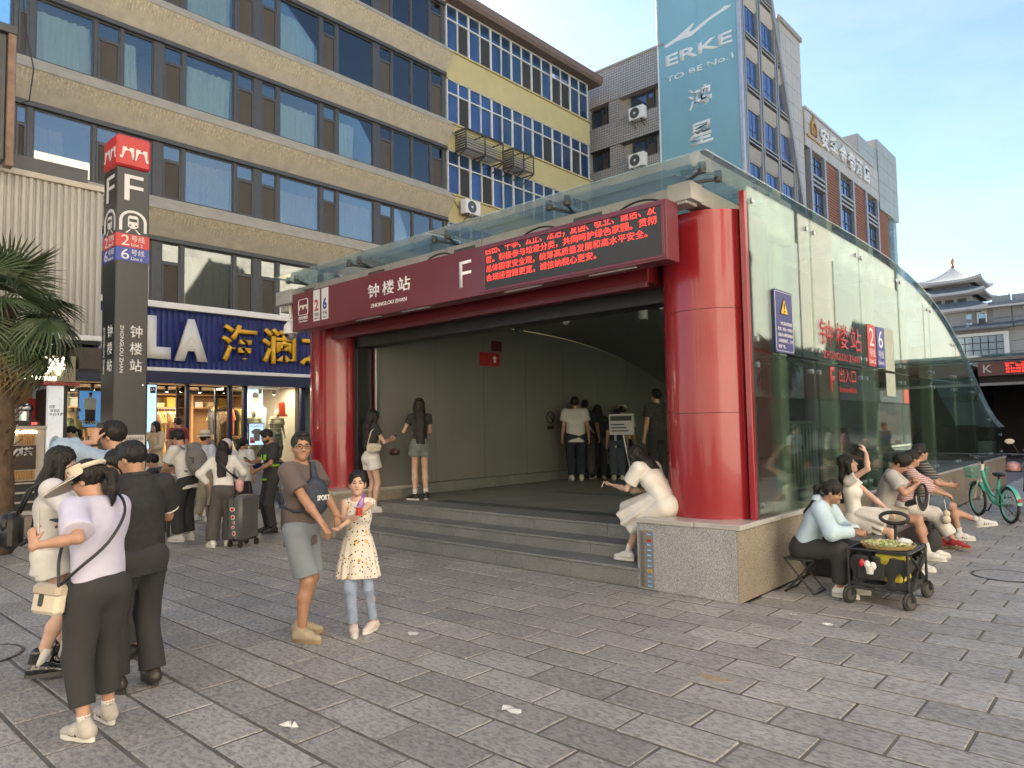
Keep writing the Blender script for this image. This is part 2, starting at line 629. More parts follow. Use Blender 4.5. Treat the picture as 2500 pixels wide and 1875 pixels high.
# ================================================================ GROUND
HX0, HX1, HY0, HY1 = -10.15, -3.35, 13.6, 21.0
gm = MB()
xs = [-900, HX0, HX1, 900]
ys = [-900, HY0, HY1, 900]
for i in range(3):
 for j in range(3):
  if (i, j) != (1, 1):
   gm.add([(xs[i], ys[j], -0.05), (xs[i + 1], ys[j], -0.05), (xs[i + 1], ys[j + 1], -0.05), (xs[i], ys[j + 1], -0.05)], [(0, 1, 2, 3)])
ground = gm.build('ground', M('far_ground', (0.14, 0.135, 0.13), 0.8, var=0.2, scale=0.4))
tag(ground, kind='structure')
pv = MB()
for (a, b_, c_, d_) in ((-17.0, -4.0, 9.0, 6.62), (-17.0, 6.62, -11.62, 12.0), (-3.06, 6.62, 9.0, 36.0)):
 pv.add([(a, b_, -0.006), (c_, b_, -0.006), (c_, d_, -0.006), (a, d_, -0.006)], [(0, 1, 2, 3)])
pavement = pv.build('pavement', m_grout)
tag(pavement, kind='structure')
PX, PY = 0.627, 0.325
cells = []
row = -20
for row in range(-20, 104):
 y0 = 2.82 + row * PY
 for cx in range(-30, 22):
  x0 = -3.04 + cx * PX + (PX / 2 if row % 2 else 0)
  x1, y1 = x0 + PX, y0 + PY
  xm, ym = (x0 + x1) / 2, (y0 + y1) / 2
  if xm < -16.6 or xm > 7 or ym < -2 or ym > 35:
   continue
  if -11.6 < xm < -3.08 and ym > 6.6:
   continue
  if xm <= -11.6 and ym > 11.5:
   continue
  d = Vector((xm, ym, -1.75))
  w_, r_ = d.dot(_f), d.dot(_r2)
  if w_ < 0.6 or abs(r_) > 1.15 * w_ + 0.8:
   continue
  vis = abs(r_) < 0.75 * w_ + 0.3 and d.dot(_u2) > -0.58 * w_ - 0.25
  cells.append((0 if vis else 1, w_, x0, x1, y0, y1))
cells.sort()
clip = lambda v, a, b: max(a, min(b, v))
slab_me = {}
rest = MB()
nslab = 0
for k, (hid, w_, x0, x1, y0, y1) in enumerate(cells):
 g = 0.012
 x0c, x1c, y0c, y1c = x0 + g * 0.8, x1 - g * 0.8, y0 + g, y1 - g
 full = True
 if y0 < 6.6 < y1 and -11.6 < (x0 + x1) / 2 < -3.08:
  y1c, full = min(y1c, 6.596), False
 if x0 < -3.07 < x1 and y1 > 6.6:
  if (y0 + y1) / 2 > 6.6:
   x0c, full = max(x0c, -3.065), False
 dz = random.uniform(-0.0035, 0.0025)
 if nslab < 300 and not hid and full:
  v = random.randint(0, 5)
  if v not in slab_me:
   b_ = MB().obox((0, 0, 0), (x1c - x0c + random.uniform(-0.003, 0.002), y1c - y0c + random.uniform(-0.003, 0.002), 0.05), None, 0.004 + 0.001 * (v % 3))
   slab_me[v] = b_.mesh('slab')
   slab_me[v].materials.append(m_slab)
  o = bpy.data.objects.new('slab', slab_me[v])
  C.objects.link(o)
  o.parent = pavement
  o.location = ((x0c + x1c) / 2, (y0c + y1c) / 2, -0.025 + dz)
  o.rotation_euler = (random.uniform(-0.006, 0.006), random.uniform(-0.004, 0.004), random.choice((0, math.pi)) + random.uniform(-0.004, 0.004))
  nslab += 1
 elif x1c - x0c > 0.03 and y1c - y0c > 0.03:
  rest.box((x0c, y0c, -0.05), (x1c, y1c, dz), 0.004)
rest.build('paving', m_slab, pavement, True, kind='stuff')
# round manhole cover near the left group and a square one by the bench
for nm, loc, lab in (('manhole_cover', (-7.05, 1.35, 0.0), 'round stone manhole cover in the paving left of the black boots'),
      ('manhole_cover', (-1.35, 9.6, 0.0), 'round manhole cover in the paving beyond the folding cart')):
 t = thing(nm, lab, 'manhole cover', loc)
 MB().lathe([(0.0, 0.006), (0.30, 0.006), (0.305, 0.0)], n=28).build('lid', m_slab, t)
 MB().lathe([(0.31, 0.0), (0.31, 0.0065), (0.33, 0.0065), (0.335, 0.0)], n=28).build('rim', m_black, t)
# ================================================================ METRO ENTRANCE
ent = thing('metro_entrance', 'glass roofed metro entrance with red columns, granite base and grey steps', 'metro entrance', (-7.3, 6.6, 0))
E_ = lambda name, a, b, m, c=0.0, **k: box_part(name, a, b, m, ent, c, **k)
def curve_z(y):
 ks = [(5.0, 4.36), (10.0, 4.38), (12.3, 4.35), (14.2, 4.2), (16.2, 3.82), (18.1, 3.2), (19.6, 2.5), (21.2, 1.9), (22.9, 1.54), (24, 1.5)]
 for i in range(len(ks) - 1):
  if y <= ks[i + 1][0]:
   p0 = ks[max(i - 1, 0)]
   p1, p2 = ks[i], ks[i + 1]
   p3 = ks[min(i + 2, len(ks) - 1)]
   t = (y - p1[0]) / (p2[0] - p1[0])
   m1 = (p2[1] - p0[1]) / (p2[0] - p0[0]) * (p2[0] - p1[0])
   m2 = (p3[1] - p1[1]) / (p3[0] - p1[0]) * (p2[0] - p1[0])
   return (2 * t ** 3 - 3 * t * t + 1) * p1[1] + (t ** 3 - 2 * t * t + t) * m1 + (-2 * t ** 3 + 3 * t * t) * p2[1] + (t ** 3 - t * t) * m2
 return ks[-1][1]
# steps: three stone courses, each laid in slabs
sz = [(6.61, 7.03, 0.0, 0.207), (7.0, 7.40, 0.207, 0.362), (7.37, 7.75, 0.362, 0.53)]
for y0, y1, z0, z1 in sz:
 x = -9.95
 st = MB().box((-9.95, y0 + 0.02, z0 - 0.05), (-4.2, y1, z1 - 0.04)).build('step', m_step, ent, True)
 while x < -4.21:
  x2 = min(x + 1.2, -4.2)
  MB().box((x + 0.002, y0 + 0.012, max(z0 - 0.03, 0.0)), (x2 - 0.002, y0 + 0.05, z1 - 0.034), 0.003).build('riser_slab', m_step, st, True)
  MB().box((x + 0.002, y0, z1 - 0.033), (x2 - 0.002, y1 + 0.02, z1), 0.006).build('tread_slab', m_step, st, True)
  x = x2
# landing of stone slabs with ribbed tactile strips
y = 7.77
fl = MB().box((-10.2, 7.6, 0.3), (-3.3, 13.58, 0.5)).build('landing', m_step, ent, True)
while y < 13.5:
 x = -10.15
 while x < -3.4:
  MB().box((x + 0.003, y + 0.003, 0.48), (min(x + 1.14, -3.32) - 0.003, min(y + 0.6, 13.58) - 0.003, 0.53), 0.003).build('floor_slab', m_step, fl, True)
  x += 1.145
 y += 0.6
m_tact = M('tactile_strip', (0.075, 0.085, 0.095), 0.5, var=0.15)
for (xa, xb, ya, yb) in ((-9.0, -4.4, 7.92, 8.22), (-8.4, -4.0, 10.2, 10.5)):
 tb = MB().box((xa, ya, 0.528), (xb, yb, 0.533))
 x = xa + 0.03
 while x < xb - 0.03:
  tb.box((x, ya + 0.01, 0.531), (x + 0.03, yb - 0.01, 0.538))
  x += 0.06
 tb.build('tactile_strip', m_tact, ent, True, kind='stuff')
# stair pit
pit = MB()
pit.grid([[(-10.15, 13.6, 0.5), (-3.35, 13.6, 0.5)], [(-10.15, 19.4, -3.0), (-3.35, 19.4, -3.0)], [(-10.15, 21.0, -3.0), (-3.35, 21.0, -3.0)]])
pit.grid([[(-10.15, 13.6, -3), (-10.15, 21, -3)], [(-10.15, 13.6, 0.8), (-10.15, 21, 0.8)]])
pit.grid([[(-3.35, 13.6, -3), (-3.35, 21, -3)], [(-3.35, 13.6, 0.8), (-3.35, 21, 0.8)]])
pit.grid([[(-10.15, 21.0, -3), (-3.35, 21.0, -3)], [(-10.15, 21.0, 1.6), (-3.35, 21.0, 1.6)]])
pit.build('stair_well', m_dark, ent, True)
E_('side_landing', (-4.5, 13.59, 0.2), (-3.36, 20.9, 0.53), m_step)
# granite plinths: blocks with a polished slab on top
pr = MB().box((-4.2, 6.61, 0), (-3.09, 8.4, 0.70)).build('plinth', m_step, ent, True)
MB().box((-4.195, 6.605, 0.0), (-3.097, 6.635, 0.698), 0.003).build('granite_panel', m_granite, pr, True)
y = 6.61
for y1 in (7.62, 8.9, 10.2, 11.5, 12.8, 14.1, 15.4, 16.7, 18.0, 19.3, 20.6, 21.9, 23.0):
 MB().box((-3.115, y + 0.002, 0), (-3.083, y1 - 0.002, 0.698), 0.003).build('granite_panel', m_granite_warm, pr, True)  # same stone as the front panel, coloured for the warm light
 MB().box((-3.55, y + 0.002, 0.70), (-3.055, y1 - 0.002, 0.752), 0.006).build('ledge_slab', m_ledge, pr, True)
 y = y1
MB().box((-4.21, 6.585, 0.70), (-3.555, 8.4, 0.752), 0.006).build('ledge_slab', m_ledge, pr, True)
E_('side_wall_base', (-3.5, 8.4, 0.0), (-3.12, 23.0, 0.699), m_step)
pl = MB().box((-11.6, 6.61, 0), (-9.96, 8.4, 0.70)).build('plinth', m_step, ent, True)
for xa, xb in ((-11.6, -10.78), (-10.78, -9.955)):
 MB().box((xa + 0.002, 6.59, 0), (xb - 0.002, 6.608, 0.698), 0.003).build('granite_panel', m_granite_warm, pl, True)
MB().box((-9.958, 6.612, 0.0), (-9.94, 8.0, 0.698), 0.003).build('granite_panel', m_granite_warm, pl, True)
MB().box((-11.64, 6.575, 0.70), (-9.93, 8.4, 0.752), 0.006).build('ledge_slab', m_ledge, pl, True)
MB().box((-4.205, 6.62, 0.0), (-4.235, 7.9, 0.72), 0.004).build('granite_panel', m_granite, pr, True)
# red columns in three sheet-metal drums
def rrect(x0, x1, y0, y1, r, n=10):
 pts = []
 for cx, cy, a0 in ((x1 - r, y0 + r, -90), (x1 - r, y1 - r, 0), (x0 + r, y1 - r, 90), (x0 + r, y0 + r, 180)):
  for k in range(n + 1):
   t = R(a0 + 90 * k / n)
   pts.append((cx + r * math.cos(t), cy + r * math.sin(t)))
 return pts
for xa, xb in ((-4.16, -3.16), (-11.42, -10.42)):
 core = MB().prism(rrect(xa + 0.012, xb - 0.012, 6.882, 8.188, 0.44), (0, 0, 0.752), EX, EY, (0, 0, 3.25)).build('column', M('column_core', (0.1, 0.01, 0.012), 0.6), ent, True, smooth=35)
 for z0, z1 in ((0.753, 1.86), (1.866, 2.965), (2.971, 4.03)):
  MB().prism(rrect(xa, xb, 6.87, 8.2, 0.45), (0, 0, z0), EX, EY, (0, 0, z1 - z0)).build('drum', m_red, core, True, smooth=35)
# red fin beside the side glass
E_('fin', (-3.15, 7.07, 0.752), (-3.09, 7.13, 4.2), m_red, 0.004)
E_('fin_post', (-3.16, 7.14, 0.752), (-3.10, 7.2, 4.1), m_darkframe)
# beams that carry the roof, with square sockets
E_('beam', (-11.3, 6.6, 4.05), (-3.5, 6.82, 4.25), m_concrete, 0.006)
E_('beam', (-3.68, 6.825, 4.08), (-3.46, 9.4, 4.27), m_concrete, 0.006)
E_('beam', (-3.72, 6.58, 4.08), (-3.44, 6.83, 4.272), m_concrete, 0.004)
for x in (-10.7, -8.75, -6.8, -4.75):
 E_('socket', (x - 0.3, 6.575, 4.03), (x + 0.3, 6.6, 4.24), m_concrete, 0.004)
 E_('socket_plate', (x - 0.2, 6.562, 4.07), (x + 0.2, 6.574, 4.18), m_darkframe)
# red soffit between the columns and the shutter box under it
E_('soffit', (-10.4, 6.9, 3.36), (-4.17, 7.3, 3.98), M('dark_red_soffit', (0.16, 0.012, 0.02), 0.35, var=0.08), 0.004)
E_('soffit_trim', (-10.4, 6.86, 3.30), (-4.17, 6.92, 3.36), m_maroon, 0.004)
E_('shutter_box', (-10.35, 7.3, 3.18), (-4.1, 7.62, 3.5), m_black, 0.004)
E_('opening_frame', (-10.4, 7.3, 0.55), (-10.28, 7.6, 3.3), m_black, 0.004)
E_('opening_frame', (-4.15, 8.22, 0.55), (-4.05, 8.3, 3.3), m_black, 0.004)
E_('frame_rail', (-10.24, 7.62, 0.53), (-10.18, 7.7, 3.2), m_steel, 0.004)
# inner wall of tall beige panels over a granite skirting
m_inner = M('beige_wall_panel', (0.20, 0.195, 0.185), 0.3, var=0.06, scale=1.2, coat=0.1)
iw = E_('inner_wall', (-10.5, 7.7, 0.0), (-10.24, 20.9, 1.9), m_dark)
y = 7.72
while y < 20.6:
 y2 = min(y + 1.32, 20.8)
 P = [(y + 0.004, 0.74), (y2 - 0.004, 0.74)] + [(y2 - 0.004 - (y2 - y - 0.008) * k / 4, max(0.8, curve_z(y2 - (y2 - y) * k / 4 - 0) - 0.52)) for k in range(5)]
 MB().prism(P, (-10.235, 0, 0), EY, EZ, (0.02, 0, 0)).build('wall_panel', m_inner, iw, True)
 MB().box((-10.235, y + 0.002, 0.53), (-10.17, y2 - 0.002, 0.73), 0.004).build('skirting_slab', m_step, iw, True)
 y = y2
# suspended ceiling that follows the roof curve
cl = MB()
yy = [7.65 + k * 0.45 for k in range(30)]
for off, flip in ((-0.5, 1), (-0.42, 0)):
 Pg = [[(x, v, curve_z(v) + off) for x in (-10.25, -3.75)] for v in yy]
 cl.grid(Pg if flip else [r[::-1] for r in Pg])
cl.build('ceiling', M('ceiling_board', (0.26, 0.26, 0.26), 0.8, var=0.08), ent, True, smooth=True)
# portal frames behind the side glass
m_post = M('cream_post_paint', (0.44, 0.42, 0.34), 0.55, var=0.1, scale=2)
for y in (9.15, 11.15, 13.25, 15.3, 17.3):
 pf = MB().box((-3.75, y - 0.13, 0.0), (-3.55, y + 0.13, curve_z(y) - 0.14), 0.006)
 pf.build('portal_post', m_post, ent, True)
 MB().bar((-10.3, y, curve_z(y) - 0.27), (-3.76, y, curve_z(y) - 0.27), 0.2, 0.24).build('portal_beam', m_post, ent, True)
# roof glass in panes
XP = [-11.1, -9.1, -7.1, -5.1, -3.04]
YP = [6.13, 7.35, 9.3, 11.25, 13.25, 15.3, 17.3, 19.2, 21.1, 22.9]
roof = thing('glass_canopy', 'pale green glass roof curving down over the metro entrance', 'canopy', (-7.1, 6.2, 4.36))
for i in range(len(XP) - 1):
 for j in range(len(YP) - 1):
  g = 0.006
  xa, xb, ya, yb = XP[i] + g, XP[i + 1] - g, YP[j] + g, YP[j + 1] - g
  n = 1 if yb < 9 else 8
  top = [[(x, ya + (yb - ya) * k / n, curve_z(ya + (yb - ya) * k / n)) for x in (xa, xb)] for k in range(n + 1)]
  b_ = MB()
  b_.grid([r[::-1] for r in top])
  b_.grid([[(p[0], p[1], p[2] - 0.014) for p in r] for r in top])
  nf = len(b_.f)
  rim = [top[k][0] for k in range(n + 1)] + [top[k][1] for k in range(n, -1, -1)]
  base = len(b_.v)
  b_.v += rim + [(p[0], p[1], p[2] - 0.014) for p in rim]
  L = len(rim)
  b_.f += [(base + q, base + (q + 1) % L, base + L + (q + 1) % L, base + L + q) for q in range(L)]
  me = b_.mesh('roof_pane', smooth=20)
  for q in range(nf, len(b_.f)):
   me.polygons[q].material_index = 1
  link('roof_pane', me, [g_canopy, m_edge], roof, True)
# side glass in panes, two rows
gw = thing('glass_side_wall', 'tall green tinted glass side wall of the metro entrance above the stone ledge', 'glass wall', (-3.1, 7.2, 0.75))
YW = [7.15, 9.0, 10.95, 13.05, 15.15, 17.15, 19.1, 21.0, 22.75]
for j in range(len(YW) - 1):
 ya, yb = YW[j] + 0.007, YW[j + 1] - 0.007
 zt = lambda v: curve_z(v) - 0.1
 for z0, z1 in ((0.765, 2.505), (2.52, 9)):
  if z0 > zt(ya) - 0.1:
   continue
  n = 6
  tp = [(yb - (yb - ya) * k / n) for k in range(n + 1)]
  poly = [(ya, z0), (yb, z0)] if zt(yb) > z0 + 0.02 else [(ya, z0)]
  tops = [(v, min(z1, zt(v))) for v in tp]
  poly += [p for p in tops if p[1] > z0 + 0.01]
  if z1 < 9 and zt(yb) > z1:
   poly = [(ya, z0), (yb, z0), (yb, z1), (ya, z1)]
  b_ = MB().prism(poly, (-3.108, 0, 0), EY, EZ, (0.014, 0, 0))
  me = b_.mesh('glass_pane')
  for q in range(2, len(b_.f)):
   me.polygons[q].material_index = 1
  link('glass_pane', me, [g_wall, m_edge], gw, True)
  # button fixings near the pane corners
  for yy_, zz_ in ((ya + 0.12, z0 + 0.12), (yb - 0.12, z0 + 0.12), (ya + 0.12, min(z1, zt(ya)) - 0.14), (yb - 0.12, min(z1, zt(yb)) - 0.14)):
   if zt(yy_) > zz_ + 0.05 and zz_ > z0 + 0.05:
    MB().cyl((-3.13, yy_, zz_), (-3.085, yy_, zz_), 0.032, n=10).build('fixing', m_steel, gw, True)
# spider fittings between beam and roof
for x, y, ax in ((-10.9, 6.7, 0), (-9.08, 6.7, 0), (-7.08, 6.7, 0), (-5.05, 6.7, 0), (-3.6, 6.72, 1), (-3.57, 7.9, 1)):
 b_ = MB()
 t = thing('glass_fitting', 'steel two armed fitting holding the roof glass ' + {-10.9: 'near the domed camera', -9.08: 'above the station name', -7.08: 'above the letter F', -5.05: 'above the red text screen'}.get(x, 'at the corner over the right red column' if y < 7 else 'behind the corner of the right red column'), 'fitting', (x, y, 4.25), group='fittings under the glass roof')
 MB().cyl((x, y, 4.25), (x, y, 4.31), 0.03, n=10).build('stem', m_darkframe, t, True)
 for dx, dy in (((0.13, -0.3), (-0.13, -0.3)) if ax == 0 else ((0.3, -0.16), (0.3, 0.2))):
  MB().bar((x, y, 4.3), (x + dx, y + dy, 4.325), 0.03, 0.03, 0.004).build('arm', m_darkframe, t, True)
  MB().cyl((x + dx, y + dy, 4.3), (x + dx, y + dy, 4.347), 0.04, 0.045, n=12).build('disc', m_darkframe, t, True)
# bench by the side wall
bn = thing('stone_bench', 'low dark stone bench along the granite side wall under the glass', 'bench', (-2.75, 8.3, 0))
MB().box((-3.06, 8.35, 0.0), (-2.42, 12.9, 0.40), 0.006).build('base', m_black, bn, True)
y = 8.3
while y < 12.9:
 MB().box((-3.07, y + 0.002, 0.402), (-2.38, min(y + 1.2, 12.95) - 0.002, 0.445), 0.006).build('seat_slab', M('dark_bench_stone', (0.07, 0.07, 0.075), 0.4), bn, True)
 y += 1.2
# ================================================================ GREY OFFICE BUILDING (fluted bands)
m_flute = M('fluted_concrete', (0.47, 0.41, 0.285), 0.9, var=0.55, scale=20, stretch=(1, 0.9, 0.06), bump=0.4, bscale=30, detail=9)
m_flute_g = M('fluted_concrete_half_shade', (0.34, 0.30, 0.21), 0.9, var=0.4, scale=9, stretch=(1, 0.9, 0.12), bump=0.4, bscale=30, detail=9)  # mid tone strips: shade of the flutes put into the colour
m_flute_d = M('fluted_concrete_shade_dirt', (0.20, 0.17, 0.12), 0.9, var=0.4, scale=9, stretch=(1, 0.9, 0.12), bump=0.4, bscale=30, detail=9)  # darkest strips: groove shade painted in, together with dirt
m_sill = M('smooth_sill_concrete', (0.42, 0.375, 0.29), 0.85, var=0.18, scale=3, bump=0.2, bscale=25, detail=8)
m_curtain = M('white_curtain', (0.62, 0.66, 0.62), 0.9, var=0.1, scale=3, stretch=(1, 4, 0.3))
m_curtain_b = M('cream_curtain', (0.60, 0.54, 0.40), 0.9, var=0.12, scale=3, stretch=(1, 4, 0.3))
m_screen = M('insect_screen', (0.075, 0.062, 0.046), 0.8, var=0.15, scale=2, stretch=(1, 1, 0.3))
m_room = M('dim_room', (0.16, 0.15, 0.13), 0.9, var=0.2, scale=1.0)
gb = thing('grey_building', 'old beige office building with fluted concrete bands between rows of grey framed windows', 'building', (-20.3, 10, 0))
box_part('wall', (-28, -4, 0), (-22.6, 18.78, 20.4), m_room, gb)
for z in (4.6, 7.6, 10.45, 13.35, 16.35, 19.3):
 box_part('floor_slab', (-22.65, -4, z - 0.15), (-20.75, 18.78, z + 0.3), m_sill, gb)
sills = [7.93, 10.77, 13.67, 16.70, 19.62]
rnd = random.Random(4)
for zo in sills:
 # profile: window foot -> sloping sill -> lip -> fluted face running back and down
 Pn, Pl, Pb = [], [], []
 y = 2.2
 ribs = []
 while y < 18.84:
  ribs.append(y)
  y += rnd.uniform(0.03, 0.06)
 ribs.append(18.84)
 rows = [[], []]
 for k, y in enumerate(ribs):
  d = (0.04 if k % 2 else 0.0) + rnd.uniform(-0.006, 0.006)
  d2 = d + rnd.uniform(-0.008, 0.008)
  rows[0].append((-20.0 - d * 0.8, y, zo - 0.015 - d * 0.3))
  rows[1].append((-20.46 - d2 * 0.8, y, zo - 0.66 - d2 * 0.3))
 fb = MB()
 fb.grid([rows[1], rows[0]])
 fme = fb.mesh('fluted_band')
 tone = 0
 for q in range(len(fme.polygons)):
  if rnd.random() < 0.7:
   tone = rnd.choice((0, 0, 1, 1, 2))
  fme.polygons[q].material_index = tone
 link('fluted_band', fme, [m_flute, m_flute_g, m_flute_d], gb, True)
 MB().prism([(-20.46, zo - 0.67), (-20.02, zo - 0.02), (-19.985, zo), (-20.44, zo + 0.46), (-20.75, zo + 0.46), (-20.75, zo - 0.67)], (0, 2.2, 0), EX, EZ, (0, 16.66, 0)).build('sill', m_sill, gb, True)
 MB().box((-20.8, 2.2, zo - 0.80), (-20.38, 18.84, zo - 0.672), 0.005).build('window_head', m_darkframe, gb, True)
units = [(4.45, 4.68, 'O'), (4.82, 6.15, 'F'), (6.24, 6.79, 'O'), (6.88, 7.67, 'F'), (7.95, 8.46, 'O'), (8.57, 10.03, 'F'), (10.13, 10.67, 'O'), (10.94, 11.45, 'O'),
   (11.57, 13.03, 'F'), (13.18, 13.67, 'O'), (13.8, 15.26, 'F'), (15.57, 16.11, 'O'), (16.19, 17.03, 'F'), (17.13, 17.98, 'F'), (18.08, 18.66, 'O'), (2.5, 3.2, 'O'), (3.3, 4.35, 'F')]
rowsz = [(5.2, 7.13), (8.40, 9.97), (11.24, 12.87), (14.14, 15.9), (17.17, 18.8)]
posts = [(4.68, 4.82), (6.15, 6.24), (6.79, 6.88), (7.67, 7.95), (8.46, 8.57), (10.03, 10.13), (10.67, 10.94), (11.45, 11.57), (13.03, 13.18), (13.67, 13.8), (15.26, 15.57), (16.11, 16.19), (17.03, 17.13), (17.98, 18.08), (18.66, 18.79), (4.35, 4.45), (3.2, 3.3)]
XW = -20.5
for ri, (z0, z1) in enumerate(rowsz):
 gl_m = g_warm if ri < 2 else g_office
 for a, b in posts:
  MB().box((XW - 0.16, a, z0 - 0.02), (XW + 0.035, b, z1 + 0.02), 0.006).build('window_post', m_darkframe, gb, True)
 for ya, yb, ty in units:
  fr = MB()
  t = 0.045
  for p, q in (((ya, z0), (yb, z0 + t)), ((ya, z1 - t), (yb, z1)), ((ya, z0 + t), (ya + t * 0.7, z1 - t)), ((yb - t * 0.7, z0 + t), (yb, z1 - t))):
   fr.box((XW - 0.05, p[0], p[1]), (XW + 0.0, q[0], q[1]))
  w = fr.build('window', m_darkframe, gb, True)
  if ty == 'F':
   MB().box((XW - 0.03, ya + 0.03, z0 + t), (XW - 0.022, yb - 0.03, z1 - t)).build('pane', gl_m, w, True)
   if (ri, ya) not in ((2, 16.19), (2, 17.13)):
    # hanging curtain in soft pleats, some pulled aside
    n = int((yb - ya) / 0.045)
    open_ = rnd.random() < 0.3
    ce = ya + (yb - ya) * (0.55 if open_ else 1.0)
    rws = []
    for zz in np.linspace(z0 - 0.1, z1 - rnd.uniform(0.18, 0.4), 7):
     rw = []
     for k in range(n + 1):
      yv = ya + (ce - ya) * k / n
      rw.append((XW - 0.28 + 0.035 * math.sin(k * 1.6 + 0.5 * math.sin(k * 0.7)), yv + 0.03 * math.sin(zz * 2 + k), zz + 0.012 * math.sin(k * 1.3)))
     rws.append(rw)
    MB().grid(rws).build('curtain', m_curtain if ri >= 2 else m_curtain_b, w, True, smooth=True)
  else:
   zt = z1 - (z1 - z0) * 0.30
   MB().box((XW - 0.05, ya + 0.02, zt), (XW + 0.004, yb - 0.02, zt + 0.05)).build('transom', m_darkframe, w, True)
   MB().box((XW - 0.03, ya + 0.03, zt + 0.05), (XW - 0.022, yb - 0.03, z1 - t)).build('pane', gl_m, w, True)
   sb = MB()
   s_ = 0.055
   for p, q in (((ya + 0.005, z0 + 0.01), (yb - 0.005, z0 + 0.01 + s_)), ((ya + 0.005, zt - s_), (yb - 0.005, zt)), ((ya + 0.005, z0 + 0.01 + s_), (ya + s_, zt - s_)), ((yb - s_, z0 + 0.01 + s_), (yb - 0.005, zt - s_))):
    sb.box((XW - 0.02, p[0], p[1]), (XW + 0.03, q[0], q[1]))
   sb.build('sash', m_darkframe, w, True)
   MB().box((XW - 0.012, ya + s_, z0 + 0.06), (XW - 0.006, yb - s_, zt - s_)).build('screen', m_screen, w, True)
# ================================================================ YELLOW BUILDING
m_yellow = M('yellow_render', (0.50, 0.42, 0.205), 0.85, var=0.08, scale=1.5, bump=0.1, bscale=30, detail=8)
m_yledge = M('yellow_ledge', (0.50, 0.42, 0.22), 0.85, var=0.1)
m_wframe = M('white_window_frame', (0.66, 0.66, 0.63), 0.45, var=0.05)
g_blue = M('blue_mirror_glass', (0.06, 0.11, 0.22), 0.06, metal=0.55, var=0.35, scale=0.7, coat=0.4, stretch=(1, 1.5, 0.35))
m_open = M('open_window_dark', (0.035, 0.035, 0.035), 0.8, var=0.2)
yb_ = thing('yellow_building', 'yellow rendered apartment block with blue glass window rows and brown eaves', 'building', (-20.45, 23, 0))
box_part('wall', (-28, 18.86, 0), (-20.62, 28.6, 19.0), m_yellow, yb_)
for z0, z1 in ((15.86, 17.0), (12.92, 13.98), (9.98, 11.06), (7.0, 8.1)):
 MB().box((-20.62, 18.86, z0), (-20.42, 28.62, z1), 0.01).build('spandrel', m_yellow, yb_, True)
 MB().box((-20.62, 18.86, z1 + 0.002), (-20.34, 28.7, z1 + 0.07), 0.01).build('ledge', m_yledge, yb_, True)
MB().prism([(-29, 19.0), (-20.0, 19.0), (-19.9, 19.12), (-19.9, 19.4), (-29, 19.75)], (0, 18.83, 0), EX, EZ, (0, 10.3, 0)).build('eaves', M('brown_eaves', (0.16, 0.115, 0.095), 0.8, var=0.2, scale=6), yb_, True)
ycol = [18.9, 20.17, 21.5, 22.82, 24.2, 25.64, 27.09, 28.56]
orng = random.Random(9)
for ri, (z0, z1) in enumerate(((8.17, 9.98), (11.13, 12.92), (14.05, 15.86), (17.07, 18.99))):
 for k in range(len(ycol) - 1):
  ya, yb2 = ycol[k] + 0.004, ycol[k + 1] - 0.004
  ym = (ya + yb2) / 2
  zt = z0 + (z1 - z0) * 0.66
  f = MB()
  t = 0.035
  for a, b, c, d in ((ya, z0, yb2, z0 + t), (ya, z1 - t, yb2, z1), (ya, z0, ya + t, z1), (yb2 - t, z0, yb2, z1)):
   f.box((-20.55, a, b), (-20.44, c, d))
  f.box((-20.548, ym - t / 2, z0 + t), (-20.442, ym + t / 2, z1 - t))
  f.box((-20.546, ya + t, zt), (-20.438, yb2 - t, zt + 0.05))
  w = f.build('window', m_wframe, yb_, True)
  for (a, b) in ((ya + t, ym - t / 2), (ym + t / 2, yb2 - t)):
   op = orng.random() < 0.16
   MB().box((-20.52, a, z0 + t), (-20.505, b, zt)).build('pane', m_open if op else g_blue, w, True)
   MB().box((-20.52, a, zt + 0.05), (-20.505, b, z1 - t)).build('pane', g_blue, w, True)
# air conditioner cages and unit on the yellow wall
m_cage = M('dark_grey_louvre_steel', (0.06, 0.058, 0.055), 0.5, var=0.15)
for lab, ya, yb2, z0, z1 in (('wide two-bay grey louvred air conditioner cage on the yellow wall', 19.25, 21.42, 12.85, 13.68), ('narrow single-bay grey louvred air conditioner cage on the yellow wall', 22.05, 23.38, 12.85, 13.66)):
 t = thing('air_conditioner_cage', lab, 'louvred cage', (-20.4, ya, z0), group='cages on the yellow wall')
 f = MB()
 for yy2 in (ya, (ya + yb2) / 2, yb2):
  f.bar((-19.75, yy2, z0), (-19.75, yy2, z1), 0.04, 0.04)
  f.bar((-20.4, yy2, z0), (-19.75, yy2, z0), 0.04, 0.04)
  f.bar((-20.4, yy2, z0 - 0.3), (-19.78, yy2, z0 - 0.02), 0.035, 0.035)
  f.bar((-20.4, yy2, z1), (-19.75, yy2, z1), 0.04, 0.04)
 f.bar((-19.75, ya, z0), (-19.75, yb2, z0), 0.04, 0.04)
 f.bar((-19.75, ya, z1), (-19.75, yb2, z1), 0.04, 0.04)
 tag(f.build('frame', m_cage, t, True), kind='stuff')
 n = 8
 for k in range(n):
  z = z0 + 0.05 + (z1 - z0 - 0.1) * k / (n - 1)
  MB().obox((-19.735, (ya + yb2) / 2, z), (0.09, yb2 - ya - 0.02, 0.012), Matrix.Rotation(0.7, 3, 'Y')).build('slat', m_cage, t, True)
  MB().obox((-20.07, ya - 0.012, z), (0.58, 0.02, 0.06)).build('slat', m_cage, t, True)
 MB().box((-20.3, ya + 0.15, z0 + 0.05), (-19.95, yb2 - 0.15, z0 + 0.55), 0.02).build('condenser', m_white, t, True)
